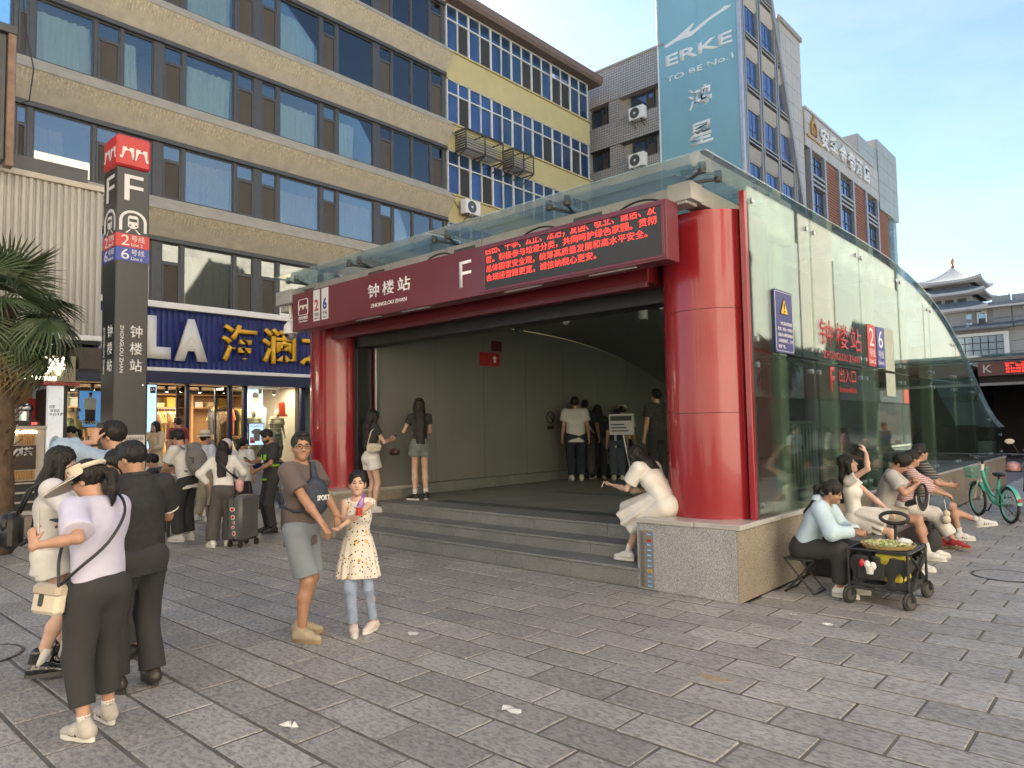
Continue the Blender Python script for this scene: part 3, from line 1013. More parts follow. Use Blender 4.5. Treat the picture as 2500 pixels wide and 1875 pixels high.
def ac_unit(label, o, u, n_, w, h, d, group='air conditioners on the walls'):
 """outdoor unit: o = lower left of the front, u along the wall, n_ outward"""
 t = thing('air_conditioner', label, 'air conditioner', o, group=group)
 o, u, n_ = Vector(o), Vector(u), Vector(n_)
 k = Vector(EZ)
 b = MB()
 rot = Matrix((u, -n_, k)).transposed()
 if rot.determinant() < 0:
  rot = Matrix((-u, -n_, k)).transposed()
 b.obox(o + u * w / 2 + k * h / 2 - n_ * d / 2, (w, d, h), rot, 0.02)
 b.build('case', m_white, t, True)
 c = o + u * w * 0.42 + k * h / 2
 ring = MB()
 ring.tube([c + n_ * 0.006 + (u * math.cos(a) + k * math.sin(a)) * h * 0.41 for a in [2 * math.pi * q / 20 for q in range(20)]], 0.008, 6, closed=True)
 for q in range(8):
  a = math.pi * q / 8
  v = (u * math.cos(a) + k * math.sin(a)) * h * 0.4
  ring.bar(c - v + n_ * 0.006, c + v + n_ * 0.006, 0.005, 0.005)
 MB().cyl(c - n_ * 0.002, c + n_ * 0.003, h * 0.41, n=20).build('fan_recess', m_darkframe, t, True)
 tag(ring.build('grille', M('grille_grey', (0.25, 0.25, 0.25), 0.5), t, True), kind='stuff')
 MB().cyl(c + n_ * 0.004, c + n_ * 0.014, h * 0.09, n=12).build('hub', m_white, t, True)
 for s_ in (0.2, 0.8):
  p = o + u * w * s_
  br = MB()
  br.bar(p - k * 0.015 - n_ * d * 1.2, p - k * 0.015 + n_ * 0.02, 0.03, 0.03)
  br.bar(p - k * 0.3 - n_ * d * 1.2, p - k * 0.03, 0.025, 0.025)
  tag(br.build('bracket', m_darkframe, t, True), kind='stuff')
 return t
ac_unit('white air conditioner with round fan under blue windows on the yellow wall', (-19.95, 19.38, 10.33), EY, EX, 0.85, 0.58, 0.32)
# cables drooping by the cage
cb = MB()
cb.tube([(-20.3, 18.9 + 0.1 * k, 13.72 - 0.14 * math.sin(math.pi * k / 6) - 0.03 * k) for k in range(7)], 0.015, 5)
cb.build('cable', m_black, yb_, True)
MB().tube([(-20.35, 19.0 + 0.08 * k, 11.05 - 0.35 * math.sin(math.pi * k / 10) - 0.02 * k) for k in range(11)], 0.012, 5).build('cable', m_black, yb_, True)
# ================================================================ WHITE TILED BUILDING AT THE END OF THE LANE
m_tile, n, l, b, oc = node_mat('small_white_tiles')
mpn = n.new('ShaderNodeMapping')
mpn.inputs['Rotation'].default_value = (R(90), 0, 0)
l.new(oc, mpn.inputs['Vector'])
bk = n.new('ShaderNodeTexBrick')
bk.offset = 0.0
bk.inputs['Scale'].default_value = 1.0
bk.inputs['Brick Width'].default_value = 0.105
bk.inputs['Row Height'].default_value = 0.13
bk.inputs['Mortar Size'].default_value = 0.012
bk.inputs['Color1'].default_value = (0.43, 0.42, 0.40, 1)
bk.inputs['Color2'].default_value = (0.36, 0.35, 0.335, 1)
bk.inputs['Mortar'].default_value = (0.10, 0.10, 0.10, 1)
l.new(mpn.outputs['Vector'], bk.inputs['Vector'])
l.new(bk.outputs['Color'], b.inputs['Base Color'])
bpn = n.new('ShaderNodeBump')
bpn.inputs['Distance'].default_value = 0.02
bpn.invert = True
l.new(bk.outputs['Fac'], bpn.inputs['Height'])
l.new(bpn.outputs['Normal'], b.inputs['Normal'])
b.inputs['Roughness'].default_value = 0.4
m_bare = M('bare_render', (0.30, 0.28, 0.25), 0.9, var=0.25, scale=2, bump=0.2, bscale=15, detail=8)
g_tiled = M('sky_mirror_window', (0.10, 0.14, 0.20), 0.05, metal=0.7, var=0.2, scale=0.5)
tb_ = thing('tiled_building', 'white tiled building with recessed windows between the yellow block and the blue billboard', 'building', (-19, 30, 0))
box_part('wall', (-30, 30.45, 0), (-16.9, 40, 20.0), m_bare, tb_)
# tiled bands and piers stand proud of the recessed window strips
for z0, z1 in ((18.5, 20.25), (15.16 + 0.95, 17.34), (12.0, 15.0), (0, 11.0)):
 box_part('tiled_band', (-30, 30.0, z0), (-16.9, 30.5, z1), m_tile, tb_)
for xa, xb in ((-20.21, -19.6), (-17.2, -16.9), (-22.8, -21.5)):
 for z0, z1 in ((17.342, 18.498), (15.002, 16.108), (11.002, 11.998)):
  box_part('tiled_pier', (xa, 30.06, z0), (xb, 30.5, z1), m_tile, tb_)
box_part('coping', (-30.1, 29.94, 20.252), (-16.85, 40.1, 20.36), m_bare, tb_)
for (xa, xb, z0, z1) in ((-21.45, -20.5, 17.345, 18.45), (-19.02, -17.67, 17.345, 18.45), (-21.45, -20.5, 15.005, 16.09), (-19.0, -17.67, 15.005, 16.09), (-21.45, -20.5, 11.005, 11.98), (-19.0, -17.67, 11.005, 11.98)):
 f = MB()
 t = 0.06
 for a, b2, c, d in ((xa, z0, xb, z0 + t), (xa, z1 - t, xb, z1), (xa, z0, xa + t, z1), (xb - t, z0, xb, z1)):
  f.box((a, 30.3, b2), (c, 30.44, d))
 xd = xa + (xb - xa) * 0.68
 f.box((xd - 0.03, 30.3, z0), (xd + 0.03, 30.44, z1))
 w = f.build('window', m_darkframe, tb_, True)
 MB().box((xa + t, 30.38, z0 + t), (xd - 0.03, 30.4, z1 - t)).build('pane', g_tiled, w, True)
 zt = z1 - 0.35
 MB().box((xd + 0.03, 30.38, zt), (xb - t, 30.4, z1 - t)).build('pane', g_tiled, w, True)
 MB().box((xd + 0.03, 30.34, z0 + t), (xb - t, 30.37, zt - 0.04)).build('screen', m_screen, w, True)
ac_unit('grey white air conditioner below the upper right window of the tiled wall', (-18.72, 29.55, 16.85), EX, NY, 0.85, 0.65, 0.35)
ac_unit('grey white air conditioner below the lower right window of the tiled wall', (-18.80, 29.55, 14.45), EX, NY, 0.9, 0.7, 0.35)
# ================================================================ TOWER WITH THE BLUE BILLBOARD
m_louv = M('silver_louvre', (0.5, 0.51, 0.51), 0.4, metal=0.1, var=0.08)
m_tframe = M('silver_tower_frame', (0.30, 0.30, 0.295), 0.45, metal=0.4, var=0.1)
m_clad = M('grey_stone_cladding', (0.40, 0.385, 0.36), 0.6, var=0.12, scale=1.2, detail=8)
g_tower = M('tower_blue_glass', (0.06, 0.13, 0.30), 0.05, metal=0.6, var=0.2, scale=0.3)
tw = thing('glass_tower', 'tall tower with blue windows, silver louvres and a slanting frame beside the billboard', 'tower', (-15, 32, 0))
MB().prism([(30.15, 0), (37.4, 0), (37.4, 11.5), (37.45 - (27 - 11.5) * 0.345, 27), (30.15, 27)], (-17.1, 0, 0), EY, EZ, (3.85, 0, 0)).build('wall', m_darkframe, tw, True)
box_part('side_wall', (-17.05, 35.0, 0), (-13.26, 37.75, 22.0), m_clad, tw)
# slanting edge: the window bays stop along a line leaning back to the top
sl = lambda z: 37.4 - (z - 11.5) * 0.345 if z > 11.5 else 37.4
bays = [(30.62, 31.98), (32.45, 33.95), (34.4, 35.95), (36.4, 37.3)]
for (ya, yb2) in ((30.25, 30.6), (32.0, 32.43), (33.97, 34.38), (35.97, 36.38)):
 zt = 26.8 if ya < 33 else 11.5 + (37.4 - ya) / 0.345
 MB().box((-13.25, ya + 0.02, 6), (-13.02, ya + 0.14, min(26.8, zt))).build('mullion', m_tframe, tw, True)
 MB().box((-13.25, yb2 - 0.14, 6), (-13.02, yb2 - 0.02, min(26.8, zt))).build('mullion', m_tframe, tw, True)
for fl_ in range(7):
 zb = 7.35 + 2.48 * fl_ + 0.0
 # window from zb to zb+1.25, louvres from zb+1.35 to zb+2.1
 for ya, yb2 in bays:
  def clipped(z0, z1):
   e0, e1 = min(yb2, sl(z0)), min(yb2, sl(z1))
   if e0 - ya < 0.12:
    return None
   p = [(ya, z0), (e0, z0)]
   p += [(e1, z1), (ya, z1)] if e1 - ya > 0.05 else [(ya, z0 + (z1 - z0) * (e0 - ya) / max(e0 - e1, 1e-3))]
   return p
  p = clipped(zb + 0.06, zb + 1.32)
  if p:
   w = MB().prism(p, (-13.2, 0, 0), EY, EZ, (0.03, 0, 0)).build('window', g_tower, tw, True)
   ym = ya + (yb2 - ya) * 0.52
   if ym + 0.1 < sl(zb + 1.3):
    MB().box((-13.175, ym - 0.012, zb + 0.07), (-13.155, ym + 0.012, zb + 1.31)).build('glazing_bar', m_darkframe, w, True)
   MB().box((-13.175, ya, zb + 0.42), (-13.157, min(yb2, sl(zb + 0.44)), zb + 0.444)).build('glazing_bar', m_darkframe, w, True)
  for k in range(6):
   z = zb + 1.42 + 0.115 * k
   e = min(yb2, sl(z))
   if e - ya > 0.12:
    MB().obox((-13.1, (ya + e) / 2, z), (0.16, e - ya, 0.035), Matrix.Rotation(-0.6, 3, 'Y')).build('louvre', m_louv, tw, True)
  for z in (zb + 2.2, zb + 2.38):
   e = min(yb2, sl(z))
   if e - ya > 0.12:
    MB().box((-13.2, ya, z), (-13.0, e, z + 0.07), 0.008).build('ledge', m_tframe, tw, True)
# slanting frame bar
MB().bar((-13.08, sl(6) + 0.1, 6.0), (-13.08, sl(11.5) + 0.1, 11.5), 0.25, 0.25).build('slanting_bar', m_tframe, tw, True)
MB().bar((-13.08, sl(11.5) + 0.1, 11.5), (-13.08, sl(26.5) + 0.1, 26.5), 0.3, 0.28).build('slanting_bar', m_tframe, tw, True)
# stone side strip with recessed joints
z = 8.0
while z < 22.0:
 for ya, yb2 in ((35.0, 35.7), (35.7, 36.4), (36.4, 37.1), (37.1, 37.75)):
  e = max(ya, sl(z) + 0.3)
  if yb2 - e > 0.15:
   MB().box((-13.24, e + 0.008, z + 0.008), (-13.1, yb2 - 0.008, z + 0.84), 0.006).build('cladding_panel', m_clad, tw, True)
 z += 0.85
box_part('roof_slab', (-17.0, 35.0, 22.02), (-13.0, 37.85, 22.25), m_bare, tw)
# billboard
bbw = thing('billboard', 'tall pale blue billboard with white lettering on the tower front', 'billboard', (-15.1, 30, 0))
m_bb = M('billboard_blue', (0.20, 0.40, 0.48), 0.55, var=0.10, scale=0.5, stretch=(1, 1, 0.4), detail=6)
for xa, xb in ((-17.15, -15.08), (-15.074, -13.12)):
 MB().box((xa, 29.97, 8), (xb, 30.03, 27), 0.003).build('sheet', m_bb, bbw, True)
MB().box((-17.22, 29.93, 8), (-17.155, 30.1, 27), 0.006).build('edge_trim', m_white, bbw, True)
MB().box((-13.115, 29.93, 8), (-12.98, 30.14, 27), 0.006).build('edge_trim', M('aluminium_trim', (0.5, 0.5, 0.5), 0.35, metal=0.6), bbw, True)
BO = (0, 29.966, 0)
m_bbl = M('billboard_lettering', (0.68, 0.70, 0.69), 0.55, var=0.05)
sw = [(-16.82, 20.10), (-16.70, 20.03), (-16.2, 20.14), (-15.75, 20.13), (-15.55, 20.10), (-15.35, 20.12), (-15.0, 20.26), (-14.5, 20.47), (-13.95, 20.60), (-13.42, 20.71), (-13.38, 20.78), (-13.7, 20.86), (-13.82, 20.78), (-14.3, 20.66), (-14.8, 20.52), (-15.2, 20.36), (-15.42, 20.34), (-15.5, 20.38), (-15.22, 20.62), (-15.30, 20.68), (-15.6, 20.56), (-16.2, 20.32), (-16.78, 20.17)]
MB().prism(sw, BO, EX, EZ, (0, -0.012, 0)).build('emblem', m_bbl, bbw, True)
lettering('lettering', 'ERKE', m_bbl, bbw, BO, EX, EZ, (-16.80, 19.06, -13.36, 19.62), 0.012, 0.025)
lettering('lettering', 'TO BE No.1', m_bbl, bbw, BO, EX, EZ, (-16.80, 18.28, -13.36, 18.56), 0.012, 0.018)
lettering('lettering', '鸿', m_bbl, bbw, BO, EX, EZ, (-15.68, 16.5, -14.45, 17.55), 0.012, 0.02)
lettering('lettering', '星', m_bbl, bbw, BO, EX, EZ, (-15.68, 14.78, -14.45, 15.85), 0.012, 0.02)
lettering('lettering', '尔', m_bbl, bbw, BO, EX, EZ, (-15.68, 13.1, -14.45, 14.3), 0.012, 0.02)
lettering('lettering', '克', m_bbl, bbw, BO, EX, EZ, (-15.68, 11.4, -14.45, 12.6), 0.012, 0.02)
# ================================================================ HOTEL
m_brick = M('red_brick_panel', (0.25, 0.105, 0.065), 0.8, var=0.2, scale=14)
ho = thing('hotel_building', 'grey stone hotel with brick panels, tall windows and white roof sign behind the glass wall', 'building', (-13, 46, 0))
box_part('wall', (-24, 37.78, 0), (-13.3, 55.6, 18.2), M('hotel_core', (0.12, 0.12, 0.12), 0.8), ho)
# parapet of stone panels
y = 37.8
while y < 55.6:
 for z0, z1 in ((16.42, 17.05), (17.06, 17.72), (17.73, 18.42)):
  MB().box((-13.3, y + 0.008, z0 + 0.008), (-13.03, min(y + 0.88, 55.6) - 0.008, z1 - 0.008), 0.006).build('cladding_panel', m_clad, ho, True)
 y += 0.885
box_part('coping', (-13.6, 37.8, 18.422), (-12.97, 50.0, 18.56), m_clad, ho)
for ya, yb2 in ((38.6, 40.5), (43.2, 45.5), (48.4, 50.6)):
 MB().box((-13.3, ya - 0.28, 4), (-12.98, ya, 16.4), 0.01).build('pilaster', m_tframe, ho, True)
 MB().box((-13.3, yb2, 4), (-12.98, yb2 + 0.28, 16.4), 0.01).build('pilaster', m_tframe, ho, True)
 for z0, z1 in ((15.1, 16.2), (12.2, 14.4), (9.0, 11.2), (5.8, 8.0)):
  f = MB()
  t = 0.06
  ym = (ya + yb2) / 2
  for a, b2, c, d in ((ya, z0, yb2, z0 + t), (ya, z1 - t, yb2, z1), (ya, z0, ya + t, z1), (yb2 - t, z0, yb2, z1), (ym - 0.025, z0, ym + 0.025, z1), (ya, z0 + (z1 - z0) * 0.62, yb2, z0 + (z1 - z0) * 0.62 + 0.04)):
   f.box((-13.26, a, b2), (-13.16, c, d))
  w = f.build('window', m_darkframe, ho, True)
  MB().box((-13.22, ya + t, z0 + t), (-13.2, yb2 - t, z1 - t)).build('pane', g_tower, w, True)
 for z in (14.45, 14.72, 15.0, 11.25, 11.6, 11.95, 8.1, 8.5):
  MB().box((-13.28, ya, z), (-13.0, yb2, z + 0.13), 0.01).build('ledge', m_tframe, ho, True)
for ya, yb2 in ((40.8, 42.9), (45.8, 48.1), (50.9, 53.3)):
 MB().box((-13.3, ya, 4), (-13.14, yb2, 16.4)).build('brick_backing', m_brick, ho, True)
 z = 8.0
 while z < 16.3:
  MB().box((-13.14, ya + 0.01, z), (-13.1, yb2 - 0.01, z + 0.11), 0.004).build('brick_course', m_brick, ho, True)
  z += 0.16
HO = (-13.02, 0, 0)
for ch, ya in zip('安季金帝酒店', (40.0, 41.45, 43.15, 44.75, 46.2, 47.7)):
 lettering('roof_letter', ch, m_white, ho, HO, EY, EZ, (ya, 16.95, ya + 1.2, 18.1), 0.12, 0.02)
em = MB()
m_gold = M('gold_emblem', (0.45, 0.25, 0.06), 0.4, metal=0.3)
em.prism([(38.55, 17.25), (38.55, 17.85), (38.75, 18.0), (38.9, 18.15), (38.98, 18.4), (39.06, 18.15), (39.2, 18.0), (39.4, 17.85), (39.4, 17.25), (39.28, 17.25), (39.28, 17.75), (39.0, 17.92), (38.67, 17.75), (38.67, 17.25)], HO, EY, EZ, (0.1, 0, 0))
em.build('emblem', m_gold, ho, True)
lettering('emblem_letter', '金', m_gold, ho, HO, EY, EZ, (38.72, 17.27, 39.24, 17.72), 0.08, 0.01)
MB().prism([(38.0, 16.98), (40.1, 16.98), (40.1, 17.1), (38.0, 17.1)], HO, EY, EZ, (0.06, 0, 0)).build('emblem_base', m_gold, ho, True)
# annex on the roof
for (ya, yb2, xa, z0, z1) in ((47.2, 51.2, -16.5, 18.2, 19.9), (51.2, 55.9, -16.5, 15.9, 20.7)):
 box_part('annex_core', (-17, ya, z0), (-13.1, yb2, z1), m_clad, ho)
 y = ya
 while y < yb2 - 0.1:
  z = z0
  while z < z1 - 0.1:
   MB().box((-13.1, y + 0.01, z + 0.01), (-12.98 if ya > 50 else -13.05, min(y + 1.2, yb2) - 0.01, min(z + 1.0, z1) - 0.01), 0.01).build('cladding_panel', M('green_grey_cladding', (0.30, 0.325, 0.31), 0.5, var=0.12, scale=1), ho, True)
   z += 1.0
  y += 1.2
MB().cyl((-13.6, 54.9, 4), (-13.6, 54.9, 15.9), 0.65, n=20).build('glass_drum', g_canopy, ho, True, smooth=40)
# ================================================================ FAR RIGHT: PAGODA-ROOFED BUILDING
m_pag = M('pagoda_grey_wall', (0.30, 0.29, 0.275), 0.8, var=0.1, scale=0.4)
m_pagl = M('pagoda_light_trim', (0.44, 0.43, 0.41), 0.8, var=0.08, scale=0.5)
m_roof = M('grey_roof_tiles', (0.165, 0.175, 0.18), 0.7, var=0.2, scale=1.0, stretch=(6, 0.5, 0.5))
pg = thing('pagoda_building', 'large grey building with tiled chinese roofs and a pagoda tower far behind', 'building', (-14, 100, 0))
YB = 100.0
def hip_roof(cx, cy, hw, hd, z0, z1, tw_, lift, name='roof', n=10):
 """curved hipped roof: eave half sizes hw,hd at z0, top half size tw_ at z1, upturned corners"""
 rows_ = []
 for i in range(8):
  t = i / 7
  zt = z0 + (z1 - z0) * (t ** 1.7 if z1 - z0 > 1 else t)
  w_, d_ = hw + (tw_ - hw) * t, hd + (tw_ * hd / hw - hd) * t
  ring = []
  for sx, sy, ex, ey in ((-1, -1, 1, -1), (1, -1, 1, 1), (1, 1, -1, 1), (-1, 1, -1, -1)):
   for k in range(n):
    q = k / n
    x, y = sx + (ex - sx) * q, sy + (ey - sy) * q
    cr_ = abs(2 * q - 1) ** 4
    ring.append((cx + x * w_ * (1 + 0.03 * cr_ * (1 - t)), cy + y * d_ * (1 + 0.03 * cr_ * (1 - t)), zt + lift * cr_ * (1 - t) ** 2))
  ring.append(ring[0])
  rows_.append(ring)
 b = MB()
 b.grid(rows_)
 rf = b.build(name, m_roof, pg, True, smooth=30)
 e = MB()
 low = [[(p[0], p[1], p[2] - 0.32) for p in rows_[0]], rows_[0]]
 e.grid([r for r in low])
 e.grid([[(cx + (p[0] - cx) * 0.8, cy + (p[1] - cy) * 0.8, z0 - 0.45) for p in rows_[0]], [(p[0], p[1], p[2] - 0.32) for p in rows_[0]]])
 e.build('eave', m_pagl, rf, True)
 return rf
k_ = 100 / 70.0
PZ = lambda z: 1.75 + (z - 1.75) * k_
px_ = lambda x: x * k_
# main block
box_part('wall', (px_(-13.2), YB + 2, 0), (px_(2), YB + 20, PZ(11.4)), m_pag, pg)
# cladding joints as panels on the front
for i in range(9):
 for j in range(3):
  xa = px_(-9.9) + 2.0 * i
  if j == 2 and False:
   continue
  MB().box((xa + 0.06, YB + 1.85, PZ(9.55) + 1.35 * j - 0.4), (xa + 1.94, YB + 2.02, PZ(9.55) + 1.35 * j + 0.9), 0.02).build('wall_panel', m_pag, pg, True)
for i in range(5):
 for j in range(3):
  xa = px_(-8.75) + 2.0 * i
  MB().box((xa + 0.06, YB + 0.85, PZ(6.4) + 1.25 * j), (xa + 1.94, YB + 1.02, PZ(6.4) + 1.25 * j + 1.2), 0.02).build('wall_panel', m_pag, pg, True)
MB().prism([(YB + 0.4, PZ(11.15)), (YB + 0.4, PZ(11.35)), (YB + 6, PZ(12.0)), (YB + 6, PZ(11.2))], (px_(-11.2), 0, 0), EY, EZ, (px_(15), 0, 0)).build('roof', m_roof, pg, True)
box_part('eave', (px_(-11.2), YB + 0.3, PZ(11.0)), (px_(4), YB + 0.7, PZ(11.16)), m_pagl, pg)
for i in range(7):
 MB().box((px_(-10.6) + 4.1 * i, YB + 1.5, PZ(10.68)), (px_(-10.6) + 4.1 * i + 0.5, YB + 2.0, PZ(10.95)), 0.02).build('bracket', m_pagl, pg, True)
# lower storey with the curtain wall
box_part('lower_wall', (px_(-13.2), YB + 1, 0), (px_(2), YB + 2.01, PZ(9.35)), m_pag, pg)
MB().prism([(YB - 0.9, PZ(9.25)), (YB - 0.9, PZ(9.4)), (YB + 2, PZ(9.85)), (YB + 2, PZ(9.2))], (px_(-12.8), 0, 0), EY, EZ, (px_(4.5), 0, 0)).build('roof', m_roof, pg, True)
MB().prism([(YB - 0.4, PZ(9.3)), (YB - 0.4, PZ(9.45)), (YB + 2, PZ(9.9)), (YB + 2, PZ(9.25))], (px_(-8.25), 0, 0), EY, EZ, (px_(12), 0, 0)).build('roof', m_roof, pg, True)
cwx0, cwx1, cwz0, cwz1 = px_(-12.4), px_(-9.05), PZ(6.35), PZ(8.72)
f = MB()
for a, b2, c, d in ((cwx0 - 0.4, cwz1, cwx1 + 0.5, cwz1 + 0.35), (cwx1, cwz0 - 0.3, cwx1 + 0.5, cwz1)):
 f.box((a, YB + 0.5, b2), (c, YB + 1.0, d))
cwf = f.build('window', M('white_surround', (0.6, 0.6, 0.58), 0.6), pg, True)
g_far = M('far_window_glass', (0.30, 0.38, 0.44), 0.08, metal=0.7, var=0.2, scale=0.3)
nx_, nz_c = 6, 4
for i in range(nx_):
 for j in range(nz_c):
  xa, xb = cwx0 + (cwx1 - cwx0) * i / nx_, cwx0 + (cwx1 - cwx0) * (i + 1) / nx_
  za, zb = cwz0 + (cwz1 - cwz0) * j / nz_c, cwz0 + (cwz1 - cwz0) * (j + 1) / nz_c
  MB().box((xa + 0.05, YB + 0.85, za + 0.05), (xb - 0.05, YB + 0.9, zb - 0.05)).build('pane', g_far, cwf, True)
box_part('window_back', (cwx0, YB + 0.92, cwz0), (cwx1, YB + 1.0, cwz1), m_black, pg)
for (xa, xb, z0, z1) in ((px_(-11.75), px_(-11.35), PZ(10.3), PZ(10.75)), (px_(-11.75), px_(-11.35), PZ(9.75), PZ(10.0))):
 w = MB().box((xa, YB + 1.75, z0), (xb, YB + 1.95, z1)).build('window', m_white, pg, True)
 MB().box((xa + 0.06, YB + 1.7, z0 + 0.06), (xb - 0.06, YB + 1.74, z1 - 0.06)).build('pane', g_far, w, True)
f = MB()
for a, b2, c, d in ((-10.95, 10.72, -10.25, 10.8), (-10.95, 9.9, -10.86, 10.72), (-10.34, 9.9, -10.25, 10.72)):
 f.box((px_(a), YB + 1.6, PZ(b2)), (px_(c), YB + 1.95, PZ(d)))
w = f.build('window', m_white, pg, True)
MB().box((px_(-10.86), YB + 1.8, PZ(10.3)), (px_(-10.34), YB + 1.84, PZ(10.72))).build('pane', g_far, w, True)
MB().box((px_(-10.86), YB + 1.8, PZ(9.9)), (px_(-10.34), YB + 1.84, PZ(10.29))).build('pane', m_darkframe, w, True)
# pagoda tower: three eaves
tcx, tcy = px_(-13.06), YB + 6
box_part('tower_wall', (tcx - 3.6, tcy - 4.2, 0), (tcx + 2.0, tcy + 3.6, PZ(11.2)), m_pag, pg)
hip_roof(tcx, tcy - 0.5, 4.3, 5.2, PZ(11.25), PZ(11.9), 2.9, 0.25)
box_part('tower_storey', (tcx - 2.3, tcy - 2.8, PZ(11.8)), (tcx + 2.3, tcy + 2.3, PZ(12.6)), m_pagl, pg)
for i in range(3):
 MB().box((tcx - 1.9 + 1.35 * i, tcy - 2.86, PZ(11.9)), (tcx - 1.9 + 1.35 * i + 0.95, tcy - 2.8, PZ(12.32))).build('window', m_darkframe, pg, True)
hip_roof(tcx, tcy - 0.3, 3.9, 4.6, PZ(12.75), PZ(13.3), 2.6, 0.35)
box_part('tower_storey', (tcx - 2.0, tcy - 2.4, PZ(13.2)), (tcx + 2.0, tcy + 2.0, PZ(13.7)), m_pag, pg)
hip_roof(tcx, tcy - 0.3, 3.6, 4.2, PZ(13.85), PZ(15.45), 0.12, 0.4)
MB().lathe([(0.05, 0), (0.28, 0.15), (0.12, 0.5), (0.22, 0.8), (0.2, 1.1), (0.02, 1.4)], (tcx, tcy - 0.3, PZ(15.42)), 10).build('finial', m_gold, pg, True, smooth=40)
# small second pagoda roof behind
hip_roof(px_(-10.3) + 0.6, YB + 16, 2.2, 2.2, PZ(11.9), PZ(13.1), 0.08, 0.2)
MB().lathe([(0.05, 0), (0.2, 0.12), (0.08, 0.4), (0.16, 0.6), (0.02, 0.9)], (px_(-10.3) + 0.6, YB + 16, PZ(13.05)), 8).build('finial', m_gold, pg, True)
box_part('roof_plant', (px_(-9.9), YB + 8, PZ(12.0)), (px_(-9.3), YB + 9, PZ(12.2)), m_white, pg)
MB().cyl((px_(-8.2), YB + 8, PZ(11.9)), (px_(-8.2), YB + 8, PZ(12.4)), 0.1, n=8).build('roof_pipe', m_white, pg, True)
# ================================================================ SECOND METRO ENTRANCE (letter K)
kx, ky = -5.75, 37.0
ke = thing('metro_entrance', 'farther metro entrance with letter K and red text screen beyond the glass tail', 'metro entrance', (kx + 3, ky, 0))
box_part('sign_panel', (kx, ky - 0.2, 3.62), (kx + 9.5, ky, 4.22), m_maroon, ke)
box_part('screen', (kx + 0.98, ky - 0.215, 3.68), (kx + 5.2, ky - 0.201, 4.16), M('led_black', (0.012, 0.013, 0.014), 0.4, var=0.1), ke)
lettering('sign_letter', 'K', m_offwhite, ke, (0, ky - 0.202, 0), EX, EZ, (kx + 0.2, 3.76, kx + 0.52, 4.1), 0.01, 0.0)
m_led = M('red_led', (1.0, 0.045, 0.03), 0.5, var=0, emit=0.45)
for i, s_ in enumerate(('善。积极参与垃圾分类，共同呵护绿色家园。贯彻', '总体国家安全观，统筹高质量发展和高水平安全。', '合规经营路更宽，诚信纳税心更安。')):
 lettering('led_line', s_, m_led, ke, (0, ky - 0.2155, 0), EX, EZ, (kx + 1.0, 3.97 - 0.13 * i, kx + 1.0 + (4.1 if i < 2 else 2.9), 4.07 - 0.13 * i), 0.002, 0.012, align='l')
lettering('led_line', '自由、平等、公正、法治，爱国、敬业、诚信、友', m_led, ke, (0, ky - 0.2155, 0), EX, EZ, (kx + 1.0, 4.09, kx + 5.1, 4.2), 0.002, 0.012, cut_top=4.15)
box_part('roof_beam', (kx - 0.6, ky - 0.4, 4.28), (kx + 9.5, ky + 0.4, 4.42), m_concrete, ke)
MB().box((kx - 0.9, ky - 0.9, 4.5), (kx + 9.5, ky + 6, 4.52)).build('roof_pane', g_canopy, ke, True)
box_part('shutter_track', (kx, ky + 0.02, 3.2), (kx + 9.5, ky + 0.12, 3.32), m_concrete, ke)
box_part('lintel', (kx, ky + 0.02, 3.32), (kx + 9.5, ky + 0.2, 3.62), m_dark, ke)
box_part('back_wall', (kx - 0.5, ky + 6, 0), (kx + 9.5, ky + 6.2, 4.4), m_dark, ke)
box_part('side_wall', (kx - 0.5, ky + 0.3, 0), (kx - 0.4, ky + 6, 4.2), m_dark, ke)
box_part('ceiling', (kx - 0.4, ky + 0.3, 3.9), (kx + 9.5, ky + 5.9, 4.0), m_dark, ke)
box_part('plinth', (kx - 0.6, ky - 0.1, 0), (kx + 0.35, ky + 1, 0.75), m_granite, ke)
# ================================================================ OPPOSITE SIDE (out of view: mirrored in the glass, partly added for bounce light)
m_opp = M('opposite_render', (0.66, 0.60, 0.49), 0.85, var=0.12, scale=0.8, detail=8)
op = thing('opposite_building', 'beige building across the square mirrored in the window rows', 'building', (14, 12, 0))
box_part('wall', (14.2, -16, 0), (24, 16.5, 21), m_opp, op)  # unseen block, raised and paled to bounce sunlight into the square
for j in range(6):
 z0 = 5.0 + 2.6 * j
 for i in range(7):
  ya = -14 + 4.0 * i
  w = MB().box((14.08, ya, z0), (14.16, ya + 1.8, z0 + 1.4)).build('window', m_opp, op, True)
  MB().box((14.05, ya + 0.08, z0 + 0.08), (14.075, ya + 1.72, z0 + 1.32)).build('pane', M('opposite_panes', (0.22, 0.2, 0.16), 0.2), w, True)
rs = thing('shop_row', 'ribbed grey and red shop row across the square mirrored in the glass side wall', 'shop row', (6.5, 40, 0))
m_redshop = M('red_ribbed_sheet', (0.30, 0.03, 0.02), 0.5, var=0.1)
m_gryrib = M('grey_ribbed', (0.27, 0.26, 0.235), 0.6, var=0.25, scale=6, stretch=(1, 4, 0.1))
box_part('wall', (6.6, 17, 0), (16, 110, 15), M('row_core', (0.30, 0.29, 0.26), 0.8, var=0.25, scale=1), rs)
y = 17.0
k_r = 0
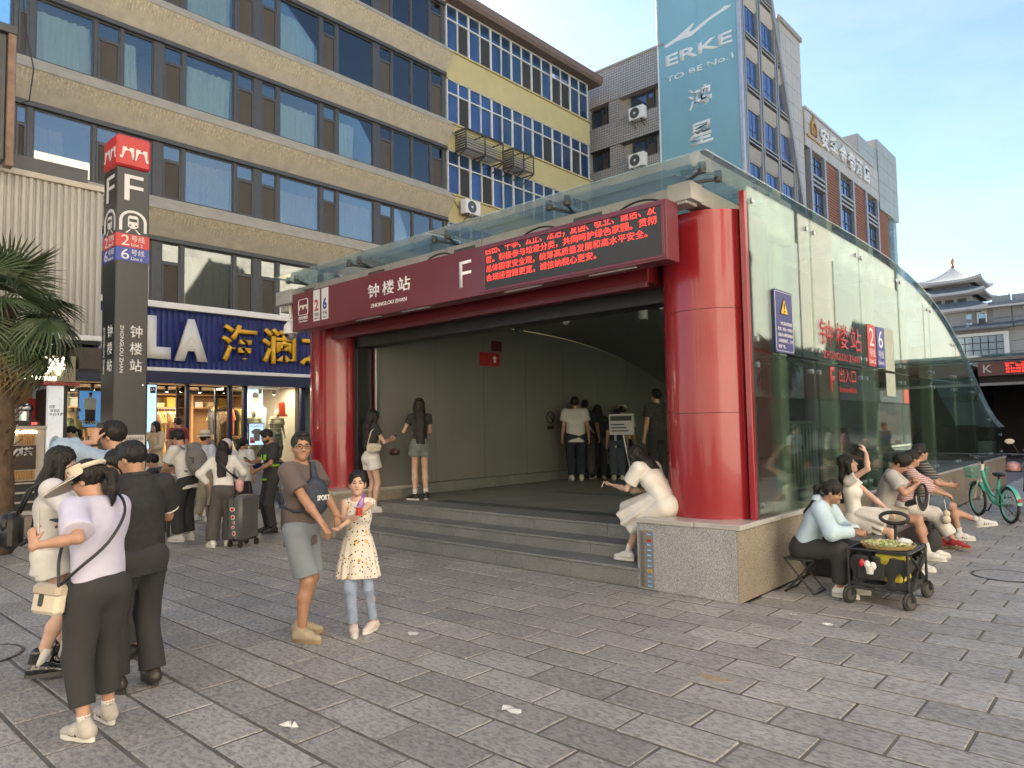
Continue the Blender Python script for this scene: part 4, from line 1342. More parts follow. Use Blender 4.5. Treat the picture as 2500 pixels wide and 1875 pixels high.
while y < 110:
 w_r = (7.0, 11.0, 5.0, 13.0)[k_r % 4]
 box_part('ribbed_sheet', (6.45, y + 0.1, 4.7), (6.6, y + w_r - 0.1, 10.5 if k_r % 2 else 12.5), (m_gryrib, m_gryrib, M('warm_grey_ribbed', (0.30, 0.25, 0.22), 0.6, var=0.2), m_gryrib)[k_r % 4], rs)
 box_part('shop_fascia', (6.4, y + 0.1, 2.9), (6.6, y + w_r - 0.1, 4.4), (m_redshop, m_opp, m_redshop, m_darkframe)[k_r % 4], rs)
 box_part('shop_glass', (6.5, y + 0.1, 0.2), (6.6, y + w_r - 0.1, 2.85), M('dark_shop_glass', (0.05, 0.05, 0.05), 0.1), rs)
 y += w_r
 k_r += 1
lettering('sign_letter', 'NEW YEAR CON', m_white, rs, (6.39, 0, 0), NY, EZ, (-34.5, 3.2, -28.5, 4.1), 0.03, 0.01)
bk_b = thing('opposite_building', 'unseen pale building behind the photographer added to bounce light, mirrored in the roof glass', 'building', (0, -16, 0))
box_part('wall', (-14, -26, 0), (14, -16, 19), m_opp, bk_b)  # added behind the camera to throw sunlight back on the fronts
for i in range(7):
 for j in range(3):
  w = MB().box((-12.5 + 3.8 * i, -15.98, 4.5 + 2.8 * j), (-10.6 + 3.8 * i, -15.9, 6.2 + 2.8 * j)).build('window', m_opp, bk_b, True)
  MB().box((-12.4 + 3.8 * i, -15.895, 4.6 + 2.8 * j), (-10.7 + 3.8 * i, -15.87, 6.1 + 2.8 * j)).build('pane', M('opposite_panes', (0.22, 0.2, 0.16), 0.2), w, True)
kb = thing('red_banner', 'red banner reading KTV across the square mirrored in an office window', 'banner', (14.0, -2, 0))
box_part('sheet', (13.96, -4.4, 7.6), (14.0, -0.9, 11.3), M('banner_red', (0.42, 0.03, 0.03), 0.6), kb)
lettering('banner_letter', 'KTV', m_white, kb, (13.955, 0, 0), NY, EZ, (1.6, 8.0, 3.6, 8.7), 0.01, 0.01)
# ================================================================ STATION SIGN OVER THE ENTRANCE
sg = thing('station_sign', 'long maroon station sign box with white name, letter F and red text screen', 'sign', (-7.1, 6.3, 3.42))
SY = 6.3
MB().box((-10.71, SY, 3.42), (-3.575, 6.54, 4.045), 0.004).build('case', m_maroon, sg, True)
for a, b in (((-6.19, SY - 0.012, 3.44), (-3.6, SY + 0.01, 3.47)), ((-6.19, SY - 0.012, 3.985), (-3.6, SY + 0.01, 4.03)), ((-6.19, SY - 0.012, 3.47), (-6.155, SY + 0.01, 3.985)), ((-3.635, SY - 0.012, 3.47), (-3.6, SY + 0.01, 3.985))):
 MB().box(a, b, 0.003).build('screen_rim', m_maroon, sg, True)
m_ledback = M('led_black', (0.012, 0.013, 0.014), 0.4, var=0.1)
scr = MB().box((-6.15, SY - 0.004, 3.475), (-3.64, SY - 0.001, 3.98)).build('screen', M('led_grey_black', (0.028, 0.03, 0.032), 0.5, var=0.06, scale=30), sg, True)
SO = (0, SY - 0.0045, 0)
for body, z0, z1, x1, cut in (('自由、平等、公正、法治，爱国、敬业、诚信、友', 3.905, 4.045, -3.69, 3.975), ('善。积极参与垃圾分类，共同呵护绿色家园。贯彻', 3.80, 3.89, -3.69, None), ('总体国家安全观，统筹高质量发展和高水平安全。', 3.685, 3.775, -3.80, None), ('合规经营路更宽，诚信纳税心更安。', 3.57, 3.66, -4.45, None)):
 lettering('led_line', body, m_led, scr, SO, EX, EZ, (-6.13, z0, x1, z1), 0.002, -0.004, align='l', cut_top=cut)
sgl = lambda body, rect, m=m_offwhite, off=0.0, **k: lettering('sign_letter', body, m, sg, (0, SY, 0), EX, EZ, rect, 0.006, off, **k)
sgl('钟', (-8.6, 3.69, -8.33, 3.895), off=0.012)
sgl('楼', (-8.25, 3.69, -7.98, 3.895), off=0.012)
sgl('站', (-7.9, 3.69, -7.62, 3.895), off=0.012)
sgl('ZHONGLOU ZHAN', (-8.53, 3.545, -7.7, 3.60))
sgl('F', (-6.62, 3.565, -6.40, 3.905), off=-0.005)
# round-cornered emblem with the two-arched wall, its small name, and the two line plates
ring = rrect(-10.52, -10.24, 3.665, 3.925, 0.035, 5)
lg = MB()
lg.tube([(x, SY - 0.003, z) for x, z in ring], 0.006, 6, closed=True)
lg.build('emblem_ring', m_offwhite, sg, True)
def arch_mark(parent, o, u, w_, x0, z0, W, H, m, d=0.006):
 """two square towers each with an arched gate, drawn as bars"""
 def seg(a0, b0, a1, b1):
  MBm.prism([(x0 + a0 * W, z0 + b0 * H), (x0 + a1 * W, z0 + b0 * H), (x0 + a1 * W, z0 + b1 * H), (x0 + a0 * W, z0 + b1 * H)], o, u, w_, Vector(u).cross(Vector(w_)) * d)
 for k in range(2):
  q = 0.46 * k + 0.05
  pts = []
  poly = [(q, 0), (q + 0.04, 0), (q + 0.10, 0.45)]
  for j in range(7):
   t = math.pi * (1 - j / 6)
   poly.append((q + 0.22 + 0.12 * math.cos(t), 0.45 + 0.3 * math.sin(t)))
  poly += [(q + 0.38, 0.0), (q + 0.46, 0.0), (q + 0.46, 0.22), (q + 0.42, 0.22), (q + 0.42, 1.0), (q + 0.28, 1.0), (q + 0.28, 0.86), (q + 0.18, 0.86), (q + 0.18, 1.0), (q + 0.04, 1.0), (q + 0.02, 0.22), (q - 0.05, 0.22), (q - 0.05, 0.0)]
  MBm = MB()
  MBm.prism([(x0 + a * W, z0 + b * H) for a, b in poly], o, u, w_, Vector(u).cross(Vector(w_)) * d)
  MBm.build('emblem_arch', m, parent, True)
arch_mark(sg, (0, SY, 0), EX, EZ, -10.51, 3.755, 0.25, 0.075, m_offwhite)
sgl('西安地铁', (-10.52, 3.585, -10.24, 3.645), off=0.004)
sgl("Xi'an Metro", (-10.51, 3.545, -10.25, 3.575))
m_plate = M('sign_plate_white', (0.62, 0.64, 0.65), 0.4, var=0.04)
m_lred = M('line_red', (0.46, 0.03, 0.03), 0.4, var=0.05)
m_lblue = M('line_blue', (0.03, 0.055, 0.30), 0.4, var=0.05)
m_navy_text = M('dark_text', (0.02, 0.02, 0.05), 0.5)
for x, num, mm in ((-10.07, '2', m_lred), (-9.83, '6', m_lblue)):
 p = MB().box((x, SY - 0.006, 3.52), (x + 0.185, SY, 4.025)).build('line_plate', m_plate, sg, True)
 for body, rect, m2, off in ((num, (x + 0.035, 3.68, x + 0.15, 3.87), mm, 0.03), ('号线', (x + 0.03, 3.595, x + 0.155, 3.655), m_navy_text, 0.01), ('Line ' + num, (x + 0.035, 3.545, x + 0.15, 3.578), m_navy_text, 0.02)):
  lettering('plate_letter', body, m2, p, (0, SY - 0.006, 0), EX, EZ, rect, 0.002, off)
# thin light strips under the case, cable loops on top
for x in (-9.0, -7.9, -5.9, -4.6):
 MB().box((x, 6.36, 3.412), (x + 0.6, 6.40, 3.4195)).build('lamp_strip', m_plate, sg, True)
for x in (-7.1, -5.3, -3.9):
 MB().tube([(x - 0.4 + 0.08 * k, 6.45, 4.04 + 0.1 * math.sin(math.pi * k / 8) ** 0.7) for k in range(9)], 0.012, 6).build('cable', m_black, sg, True)
# domed camera on its box beside the sign end
cc = thing('dome_camera', 'white domed security camera hanging from a grey box at the left sign end', 'security camera', (-10.98, 6.45, 3.3))
MB().box((-11.28, 6.3, 3.92), (-10.78, 6.6, 4.16), 0.01).build('box', m_concrete, cc, True)
MB().box((-11.2, 6.35, 3.8), (-11.0, 6.55, 3.92), 0.01).build('bracket', m_concrete, cc, True)
MB().cyl((-10.98, 6.42, 3.92), (-10.98, 6.42, 3.68), 0.03, n=12).build('stem', m_white, cc, True)
MB().lathe([(0.035, 0.0), (0.06, -0.04), (0.115, -0.1), (0.125, -0.24), (0.11, -0.25)], (-10.98, 6.42, 3.66), 18).build('housing', m_white, cc, True, smooth=40)
MB().ell((-10.98, 6.42, 3.41), (0.1, 0.1, 0.1), n=16, m=10).build('eyeball', M('lens_grey', (0.25, 0.25, 0.26), 0.3), cc, True, smooth=True)
MB().cyl((-10.955, 6.35, 3.39), (-10.935, 6.31, 3.375), 0.03, n=12).build('lens', m_black, cc, True)
# ================================================================ INSIDE THE ENTRANCE
for i, (x, y, ln, dx, lab) in enumerate(((-8.0, 9.0, 0.34, -0.05, 'dark stubby spotlight on the station ceiling, left of the two cameras'), )):
 t = thing('spotlight', lab, 'spotlight', (x, y, 3.4))
 MB().cyl((x, y, 3.86), (x, y, 3.6), 0.02, n=8).build('stem', m_white, t, True)
 MB().cyl((x, y, 3.62), (x, y - 0.02, 3.34), 0.075, n=14).build('barrel', m_darkframe, t, True)
for (x, y, lab) in ((-7.3, 9.15, 'white bullet camera under the ceiling near the middle of the opening'), (-5.45, 9.0, 'white bullet camera under the ceiling close to the right red column')):
 t = thing('bullet_camera', lab, 'security camera', (x, y, 3.5), group='cameras under the station ceiling')
 MB().cyl((x, y, 3.9), (x, y, 3.72), 0.03, n=8).build('stem', m_white, t, True)
 MB().ell((x, y, 3.7), (0.05, 0.05, 0.05)).build('joint', m_white, t, True, smooth=True)
 MB().cyl((x + 0.02, y - 0.02, 3.69), (x + 0.32, y - 0.14, 3.44), 0.06, n=14).build('barrel', m_white, t, True, smooth=40)
for (x, y) in ((-6.9, 11.2), (-5.75, 12.4)):
 t = thing('ceiling_lamp', 'small white cylinder lamp on the station ceiling ' + ('nearer the inner wall' if x < -6 else 'nearer the red column'), 'lamp', (x, y, 3.7), group='cylinder lamps on the station ceiling')
 MB().cyl((x, y, 3.88), (x, y, 3.68), 0.09, n=16).build('body', m_white, t, True, smooth=40)
 MB().cyl((x, y, 3.69), (x, y, 3.675), 0.075, n=16).build('rim', m_darkframe, t, True)
t = thing('wall_sign', 'small red arrow sign with dark box above it on the beige station wall', 'sign', (-10.21, 10.6, 3.1))
MB().box((-10.215, 10.25, 3.02), (-10.2, 10.85, 3.3), 0.003).build('plate', m_lred, t, True)
MB().box((-10.215, 10.6, 3.33), (-10.13, 10.84, 3.55), 0.01).build('box', m_maroon, t, True)
MB().prism([(10.66, 3.1), (10.72, 3.1), (10.72, 3.18), (10.76, 3.18), (10.69, 3.25), (10.62, 3.18), (10.66, 3.18)], (-10.2, 0, 0), EY, EZ, (0.004, 0, 0)).build('arrow', m_offwhite, t, True)
t = thing('wall_sign', 'small round prohibition notice on the beige station wall', 'sign', (-10.21, 12.5, 1.9))
MB().tube([(-10.208, 12.5 + 0.13 * math.cos(a), 1.95 + 0.13 * math.sin(a)) for a in [2 * math.pi * k / 20 for k in range(20)]], 0.012, 6, closed=True).build('ring', m_black, t, True)
MB().bar((-10.208, 12.41, 2.04), (-10.208, 12.59, 1.86), 0.02, 0.01).build('slash', m_black, t, True)
MB().box((-10.21, 12.38, 1.68), (-10.205, 12.62, 1.76)).build('caption', m_black, t, True)
# notice stand
t = thing('notice_stand', 'steel notice stand with a white lettered board inside the station', 'sign stand', (-8.05, 12.5, 0.53))
MB().lathe([(0.16, 0), (0.16, 0.02), (0.03, 0.05)], (-8.05, 12.5, 0.53), 18).build('base', m_steel, t, True)
MB().cyl((-8.05, 12.5, 0.56), (-8.2, 12.4, 1.6), 0.02, n=8).build('pole', m_steel, t, True)
MB().box((-8.5, 12.34, 1.55), (-7.9, 12.38, 1.98), 0.006).build('board', m_plate, t, True)
MB().box((-8.46, 12.335, 1.84), (-7.94, 12.34, 1.94)).build('heading', m_darkframe, t, True)
for k in range(3):
 MB().box((-8.44, 12.335, 1.62 + 0.065 * k), (-8.02 - 0.05 * k, 12.34, 1.645 + 0.065 * k)).build('text_line', m_darkframe, t, True)
# steel crowd barriers behind the side glass
for k, (ya, yb) in enumerate(((7.75, 9.7), (9.85, 11.8))):
 t = thing('crowd_barrier', 'tubular steel crowd barrier standing behind the side glass, ' + ('nearer the red fin' if k == 0 else 'behind the red glass lettering'), 'barrier', (-4.2, ya, 0.53), group='barriers behind the side glass')
 x, z0, z1 = -4.1, 0.62, 1.75
 MB().tube([(x, ya, z0), (x, ya, z1 - 0.15), (x, ya + 0.15, z1), (x, yb - 0.15, z1), (x, yb, z1 - 0.15), (x, yb, z0)], 0.022, 8).build('frame', m_steel, t, True)
 MB().cyl((x, ya, z0 + 0.12), (x, yb, z0 + 0.12), 0.018, n=8).build('rail', m_steel, t, True)
 y = ya + 0.14
 while y < yb - 0.1:
  MB().cyl((x, y, z0 + 0.12), (x, y, z1), 0.011, n=6).build('bar', m_steel, t, True)
  y += 0.14
 for yy3 in (ya + 0.1, yb - 0.1):
  MB().box((x - 0.25, yy3 - 0.02, 0.53), (x + 0.25, yy3 + 0.02, 0.63), 0.008).build('foot', m_steel, t, True)
# ================================================================ ON THE SIDE GLASS
GO = (-3.093, 0, 0)
gl_ = thing('glass_lettering', 'red station name and exit lettering stuck on the side glass', 'lettering', (-3.09, 9.2, 2.1))
m_gred = M('vinyl_red', (0.40, 0.035, 0.03), 0.45, var=0.1)
for ch, a in (('钟', 9.18), ('楼', 9.78), ('站', 10.38)):
 lettering('letter', ch, m_gred, gl_, GO, EY, EZ, (a, 2.72, a + 0.5, 3.06), 0.003, 0.006)
lettering('letter', 'ZHONGLOU ZHAN', m_gred, gl_, GO, EY, EZ, (9.28, 2.56, 10.75, 2.66), 0.003, 0.0)
lettering('letter', 'F', m_gred, gl_, GO, EY, EZ, (9.5, 2.14, 9.68, 2.46), 0.003, 0.03)
lettering('letter', '出入口', m_gred, gl_, GO, EY, EZ, (9.85, 2.27, 10.55, 2.46), 0.003, 0.0)
lettering('letter', 'Entrance&Exit', m_gred, gl_, GO, EY, EZ, (9.85, 2.14, 10.55, 2.21), 0.003, 0.0)
for num, ya, mm in (('2', 11.16, m_lred), ('6', 11.62, m_lblue)):
 t = thing('line_plate', ('red' if num == '2' else 'blue') + ' line ' + num + ' plate on the side glass', 'sign', (-3.09, ya, 2.56), group='line plates on the side glass')
 MB().prism(rrect(ya, ya + 0.4, 2.56, 3.18, 0.05, 4), GO, EY, EZ, (0.008, 0, 0)).build('plate', mm, t, True)
 for body, rect, off in ((num, (ya + 0.09, 2.86, ya + 0.31, 3.13), 0.0), ('号线', (ya + 0.06, 2.70, ya + 0.34, 2.82), 0.004), ('Line ' + num, (ya + 0.06, 2.60, ya + 0.34, 2.67), 0.012)):
  lettering('plate_letter', body, m_offwhite, t, (-3.085, 0, 0), EY, EZ, rect, 0.002, off)
t = thing('notice_sheet', 'pale paper notice taped to the side glass beside the blue plate', 'notice', (-3.09, 12.05, 2.15))
MB().box((-3.093, 12.05, 2.53), (-3.089, 12.56, 3.2)).build('upper_sheet', M('pale_green_paper', (0.42, 0.47, 0.40), 0.7), t, True)
MB().box((-3.093, 12.05, 2.13), (-3.089, 12.56, 2.49)).build('lower_sheet', M('pale_green_paper', (0.42, 0.47, 0.40), 0.7), t, True)
# blue warning sign
t = thing('warning_sign', 'blue warning sign with yellow triangle and white text on the side glass', 'sign', (-3.09, 7.72, 2.53))
MB().prism(rrect(7.72, 8.26, 2.53, 3.24, 0.03, 4), GO, EY, EZ, (0.018, 0, 0)).build('plate', M('warning_blue', (0.022, 0.035, 0.17), 0.4, var=0.05), t, True)
MB().tube([(-3.074, a, b) for a, b in rrect(7.74, 8.24, 2.55, 3.22, 0.025, 4)], 0.003, 5, closed=True).build('border', m_offwhite, t, True)
WO = (-3.075, 0, 0)
tri = lambda r, c=(7.99, 3.03): [(c[0] + r * math.cos(R(a)), c[1] + r * math.sin(R(a)) * 0.92) for a in (-30, 90, 210)]
MB().prism(tri(0.145), WO, EY, EZ, (0.004, 0, 0)).build('triangle_edge', m_black, t, True)
MB().prism(tri(0.115), (-3.0705, 0, 0), EY, EZ, (0.003, 0, 0)).build('triangle', M('warning_yellow', (0.68, 0.42, 0.02), 0.4), t, True)
lettering('mark', '!', m_black, t, (-3.067, 0, 0), EY, EZ, (7.975, 2.99, 8.005, 3.10), 0.002, 0.02)
for k, s_ in enumerate(('　　为保障正常运营', '秩序，禁止一切车辆', '在出入口停放和闲杂', '人员进站揽客，违者', '依法严处。')):
 w_ = 0.42 if k in (1, 2, 3) else (0.33 if k == 0 else 0.2)
 a = 7.80 if k else 7.88
 lettering('text_line', s_.replace('　', ''), m_offwhite, t, WO, EY, EZ, (a, 2.845 - 0.066 * k, a + w_, 2.885 - 0.066 * k), 0.002, 0.02, align='l')
# water ruler on the granite plinth
t = thing('ruler_sign', 'grey water depth ruler with blue and red number plates on the granite plinth', 'ruler', (-4.18, 6.6, 0.03))
MB().box((-4.19, 6.597, 0.02), (-4.02, 6.604, 0.625), 0.002).build('strip', M('ruler_grey', (0.20, 0.185, 0.165), 0.4), t, True)
tk = MB()
for k in range(58):
 z = 0.03 + 0.01 * k
 tk.box((-4.175, 6.595, z), (-4.135 if k % 5 else -4.115, 6.5968, z + 0.003))
tag(tk.build('scale_mark', m_black, t, True), kind='stuff')
for k, (z, mm, s_) in enumerate(((0.585, 'b', '55cm'), (0.52, 'r', '50cm'), (0.475, 'b', '45cm'), (0.42, 'b', '40cm'), (0.365, 'b', '35cm'), (0.31, 'b', '30cm'), (0.255, 'b', '25cm'), (0.2, 'y', '20cm'), (0.145, 'b', '15cm'), (0.09, 'b', '10cm'), (0.045, 'b', '5cm'))):
 mp_ = {'b': M('plate_sky_blue', (0.03, 0.22, 0.50), 0.4), 'r': m_lred, 'y': M('plate_yellow', (0.55, 0.42, 0.03), 0.4)}[mm]
 p = MB().box((-4.095, 6.592, z - 0.014), (-4.04, 6.5965, z + 0.014), 0.001).build('number_plate', mp_, t, True)
 lettering('number', s_, m_offwhite if mm == 'b' else m_black, p, (0, 6.592, 0), EX, EZ, (-4.09, z - 0.008, -4.045, z + 0.008), 0.0008, 0.01)
# ================================================================ PYLON
py = thing('station_pylon', 'tall dark station pylon with red emblem top, letter F and line bands', 'pylon', (-11.1, 3.8, 0))
x0, x1, y0, y1 = -11.4, -10.87, 3.595, 4.04
MB().box((x0, y0, 0), (x1, y1, 5.61), 0.012).build('shaft', m_charcoal, py, True)
MB().box((x0 + 0.04, y0 + 0.006, 1.68), (x1 + 0.002, y1 + 0.003, 1.69)).build('seam', m_black, py, True)
MB().box((x0 - 0.012, y0 - 0.012, 5.62), (x1 + 0.012, y1 + 0.012, 6.09), 0.03).build('head', m_lred, py, True)
MB().box((x0 - 0.004, y0 - 0.004, 4.44), (x1 + 0.004, y1 + 0.004, 4.635), 0.002).build('red_band', m_lred, py, True)
MB().box((x0 - 0.004, y0 - 0.004, 4.238), (x1 + 0.004, y1 + 0.004, 4.436), 0.002).build('blue_band', m_lblue, py, True)
m_pl = M('pylon_lettering', (0.60, 0.60, 0.60), 0.45, var=0.06)
for face in (0, 1):
 if face == 0:
  O, U, a0, wd = (x1 + 0.0125, 0, 0), EY, y0, y1 - y0
 else:
  O, U, a0, wd = (0, y0 - 0.0125, 0), EX, x0, x1 - x0
 fz = lambda f: a0 + wd * f
 L = lambda body, f0, z0_, f1, z1_, off=0.0, o=None, **k: lettering('letter', body, m_pl, py, tuple(Vector(O if o is None else o)), U, EZ, (fz(f0), z0_, fz(f1), z1_), 0.003, off, **k)
 Oi = (x1 + 0.0005, 0, 0) if face == 0 else (0, y0 - 0.0005, 0)
 Ob = (x1 + 0.0045, 0, 0) if face == 0 else (0, y0 - 0.0045, 0)
 arch_mark(py, O, U, EZ, fz(0.06), 5.735, wd * 0.9, 0.17, m_pl, 0.004)
 L('F', 0.22, 5.13, 0.80, 5.51, 0.0, Oi)
 # train pictogram: tunnel arch and a front view of the train with rails
 arch = []
 rr_, rin = 0.42, 0.33
 for rad, rev in ((rr_, 0), (rin, 1)):
  pts = [(0.5 + rad * math.cos(math.pi * k / 10), 4.83 + rad * wd * math.sin(math.pi * k / 10) * 0.85) for k in range(11)]
  pts = [(0.5 + rad, 4.68)] + pts + [(0.5 - rad, 4.68)]
  arch += pts[::-1] if rev else pts
 MB().prism([(fz(a), b) for a, b in arch], Oi, U, EZ, Vector(U).cross(Vector(EZ)) * 0.003).build('tunnel_mark', m_pl, py, True)
 tr = MB()
 nv = Vector(U).cross(Vector(EZ)) * 0.003
 tr.prism([(fz(0.34), 4.75), (fz(0.44), 4.72), (fz(0.56), 4.72), (fz(0.66), 4.75), (fz(0.66), 4.885), (fz(0.61), 4.91), (fz(0.39), 4.91), (fz(0.34), 4.885)], Oi, U, EZ, nv)
 tr.build('train_mark', m_pl, py, True)
 O2 = tuple(Vector(Oi) + nv)
 MB().prism([(fz(0.38), 4.82), (fz(0.62), 4.82), (fz(0.62), 4.865), (fz(0.38), 4.865)], O2, U, EZ, nv * 0.6).build('train_window', m_charcoal, py, True)
 for q in (0.41, 0.59):
  MB().prism([(fz(q) + 0.014 * math.cos(k), 4.765 + 0.014 * math.sin(k)) for k in [2 * math.pi * j / 10 for j in range(10)]], O2, U, EZ, nv * 0.6).build('train_lamp', m_charcoal, py, True)
 for s_ in (-1, 1):
  MB().prism([(fz(0.5 + s_ * 0.06), 4.71), (fz(0.5 + s_ * 0.1), 4.71), (fz(0.5 + s_ * 0.24), 4.65), (fz(0.5 + s_ * 0.18), 4.65)][::s_], Oi, U, EZ, nv).build('rail_mark', m_pl, py, True)
 for z, num in ((4.44, '2'), (4.238, '6')):
  L(num, 0.15, z + 0.025, 0.39, z + 0.175, 0.0, Ob)
  L('号线', 0.45, z + 0.09, 0.86, z + 0.18, 0.0, Ob)
  L('Line ' + num, 0.45, z + 0.02, 0.80, z + 0.07, 0.012, Ob)
 for k, ch in enumerate('钟楼站'):
  L(ch, 0.46, 3.13 - 0.245 * k, 0.84, 3.31 - 0.245 * k, 0.012, Oi)
 # pinyin reading downwards
 lettering('letter', 'ZHONGLOU ZHAN', m_pl, py, Oi, (0, 0, -1), U, (-3.30, fz(0.16), -2.62, fz(0.27)), 0.003, 0.0)
for yy4, zz4 in ((3.98, 2.45), (3.72, 1.76), (3.72, 1.62)):
 MB().cyl((x1, yy4, zz4), (x1 + 0.012, yy4, zz4), 0.012, n=8).build('bolt', m_steel, py, True)
# prohibition poster on the pylon
t = thing('notice_poster', 'beige prohibition poster with red circles and bars on the pylon', 'poster', (-10.87, 3.74, 1.0))
MB().box((-10.869, 3.72, 0.75), (-10.860, 4.02, 1.73), 0.002).build('sheet', M('poster_beige', (0.42, 0.40, 0.36), 0.6), t, True)
for z in (1.53, 1.29, 1.04, 0.85):
 MB().tube([(-10.857, 3.87 + 0.07 * math.cos(a), z + 0.07 * math.sin(a)) for a in [2 * math.pi * k / 18 for k in range(18)]], 0.009, 5, closed=True).build('ring', m_lred, t, True)
 MB().bar((-10.857, 3.82, z + 0.05), (-10.857, 3.92, z - 0.05), 0.008, 0.014).build('slash', m_lred, t, True)
 MB().ell((-10.859, 3.87, z), (0.003, 0.035, 0.03)).build('symbol', m_black, t, True)
 MB().box((-10.8595, 3.79, z - 0.115), (-10.857, 3.95, z - 0.085)).build('red_bar', m_lred, t, True)
lettering('heading', '禁止携带危险品进站', m_black, t, (-10.8595, 0, 0), EY, EZ, (3.74, 1.66, 4.0, 1.695), 0.001, 0.01)
# ================================================================ CLOTHES SHOP WITH THE BLUE SIGN
m_navy = M('navy_ribbed_sheet', (0.018, 0.03, 0.165), 0.35, var=0.08, coat=0.2)
m_navyd = M('navy_frame', (0.012, 0.018, 0.06), 0.4, var=0.08)
m_wood = M('shop_wood', (0.33, 0.19, 0.085), 0.5, var=0.2, scale=4, stretch=(1, 1, 6))
m_plaster = M('shop_plaster', (0.50, 0.45, 0.38), 0.8, var=0.06)
m_plinth = M('pale_plinth_stone', (0.40, 0.385, 0.34), 0.6, var=0.14, scale=4, detail=8)
sh = thing('clothes_shop', 'clothes shop under the navy ribbed sign with wide glass front and wooden shelves', 'shop', (-17.2, 8, 0))
S_ = lambda name, a, b, m, c=0.0, p=None: box_part(name, a, b, m, p or sh, c)
S_('sign_back', (-17.6, 4.75, 3.2), (-17.26, 13.5, 4.7), m_navyd)
y = 4.8
while y < 13.4:
 MB().prism([(y, 0), (y + 0.035, 0.045), (y + 0.09, 0.016), (y + 0.125, 0)], (-17.26, 0, 3.285), EY, EX, (0, 0, 1.39)).build('sign_rib', m_navy, sh, True)
 y += 0.135
S_('top_trim', (-17.7, 4.7, 4.68), (-17.08, 13.6, 4.83), m_white, 0.01)
S_('bottom_trim', (-17.6, 4.7, 3.19), (-17.1, 13.6, 3.28), m_white, 0.01)
S_('fascia', (-17.6, 4.7, 2.92), (-17.14, 13.6, 3.185), m_navyd, 0.006)
LO = (-17.2, 0, 0)
m_yel = M('sign_letter_yellow', (0.72, 0.40, 0.02), 0.45, var=0.08, scale=6)
m_letw = M('sign_letter_white', (0.68, 0.67, 0.63), 0.4, var=0.05)
lettering('sign_letter', 'H', m_letw, sh, LO, EY, EZ, (5.35, 3.46, 6.0, 4.48), 0.09, 0.07)
lettering('sign_letter', 'L', m_letw, sh, LO, EY, EZ, (6.3, 3.48, 6.88, 4.48), 0.09, 0.07)
lettering('sign_letter', 'A', m_letw, sh, LO, EY, EZ, (6.98, 3.46, 7.76, 4.48), 0.09, 0.07)
lettering('sign_letter', '海', m_yel, sh, LO, EY, EZ, (8.12, 3.52, 9.08, 4.46), 0.09, 0.016)
lettering('sign_letter', '澜', m_yel, sh, LO, EY, EZ, (9.2, 3.52, 10.17, 4.46), 0.09, 0.016)
lettering('sign_letter', '之', m_yel, sh, LO, EY, EZ, (10.32, 3.52, 11.27, 4.46), 0.09, 0.016)
lettering('sign_letter', '家', m_yel, sh, LO, EY, EZ, (11.42, 3.52, 12.37, 4.46), 0.09, 0.016)
# plinth
S_('kerb', (-17.1, 4.0, 0), (-16.68, 13.5, 0.14), m_step, 0.01)
S_('plinth', (-17.5, 4.0, 0.0), (-16.95, 13.5, 0.70), m_plinth)
y = 4.05
while y < 13.4:
 for z0, z1 in ((0.15, 0.42), (0.425, 0.695)):
  MB().box((-16.95, y + 0.003, z0), (-16.925, y + 0.597, z1), 0.003).build('plinth_tile', m_plinth, sh, True)
 MB().box((-17.5, y + 0.003, 0.70), (-16.88, y + 0.597, 0.78), 0.008).build('coping_slab', m_plinth, sh, True)
 y += 0.6
S_('shop_floor', (-22, 4.6, 0.6), (-17.5, 13.5, 0.85), m_plinth)
S_('sill_frame', (-17.5, 8.85, 0.785), (-17.36, 13.4, 0.92), m_navyd)
S_('ceiling', (-22, 4.6, 2.98), (-17.5, 13.5, 3.1), m_plaster)
S_('back_wall', (-22, 4.6, 0.85), (-21.7, 13.5, 2.98), m_plaster)
S_('side_wall', (-22, 4.5, 0.85), (-17.5, 4.6, 2.98), m_plaster)
S_('end_wall', (-22, 10.6, 0.85), (-17.9, 10.7, 2.98), m_plaster)
for ya, yb in ((4.62, 4.72), (6.42, 6.5), (7.36, 7.44), (8.42, 8.52), (8.82, 8.92), (10.48, 10.6), (13.3, 13.4)):
 S_('door_post' if ya in (7.36, 8.42) else 'window_post', (-17.48, ya, 0.85), (-17.36, yb, 2.92), m_navyd, 0.006)
for ya, yb in ((4.72, 6.42), (8.92, 10.48), (10.6, 13.3)):
 S_('shop_pane', (-17.43, ya, 0.9), (-17.42, yb, 2.92), g_clear)
for ya, x2 in ((7.44, -18.2), (8.42, -18.2)):
 MB().bar((-17.44, ya, 1.88), (x2, ya + 0.05, 1.88), 0.012, 2.0).build('door_leaf', g_clear, sh, True)
 MB().bar((x2, ya + 0.05, 0.87), (x2, ya + 0.05, 2.9), 0.05, 0.05).build('door_stile', m_navyd, sh, True)
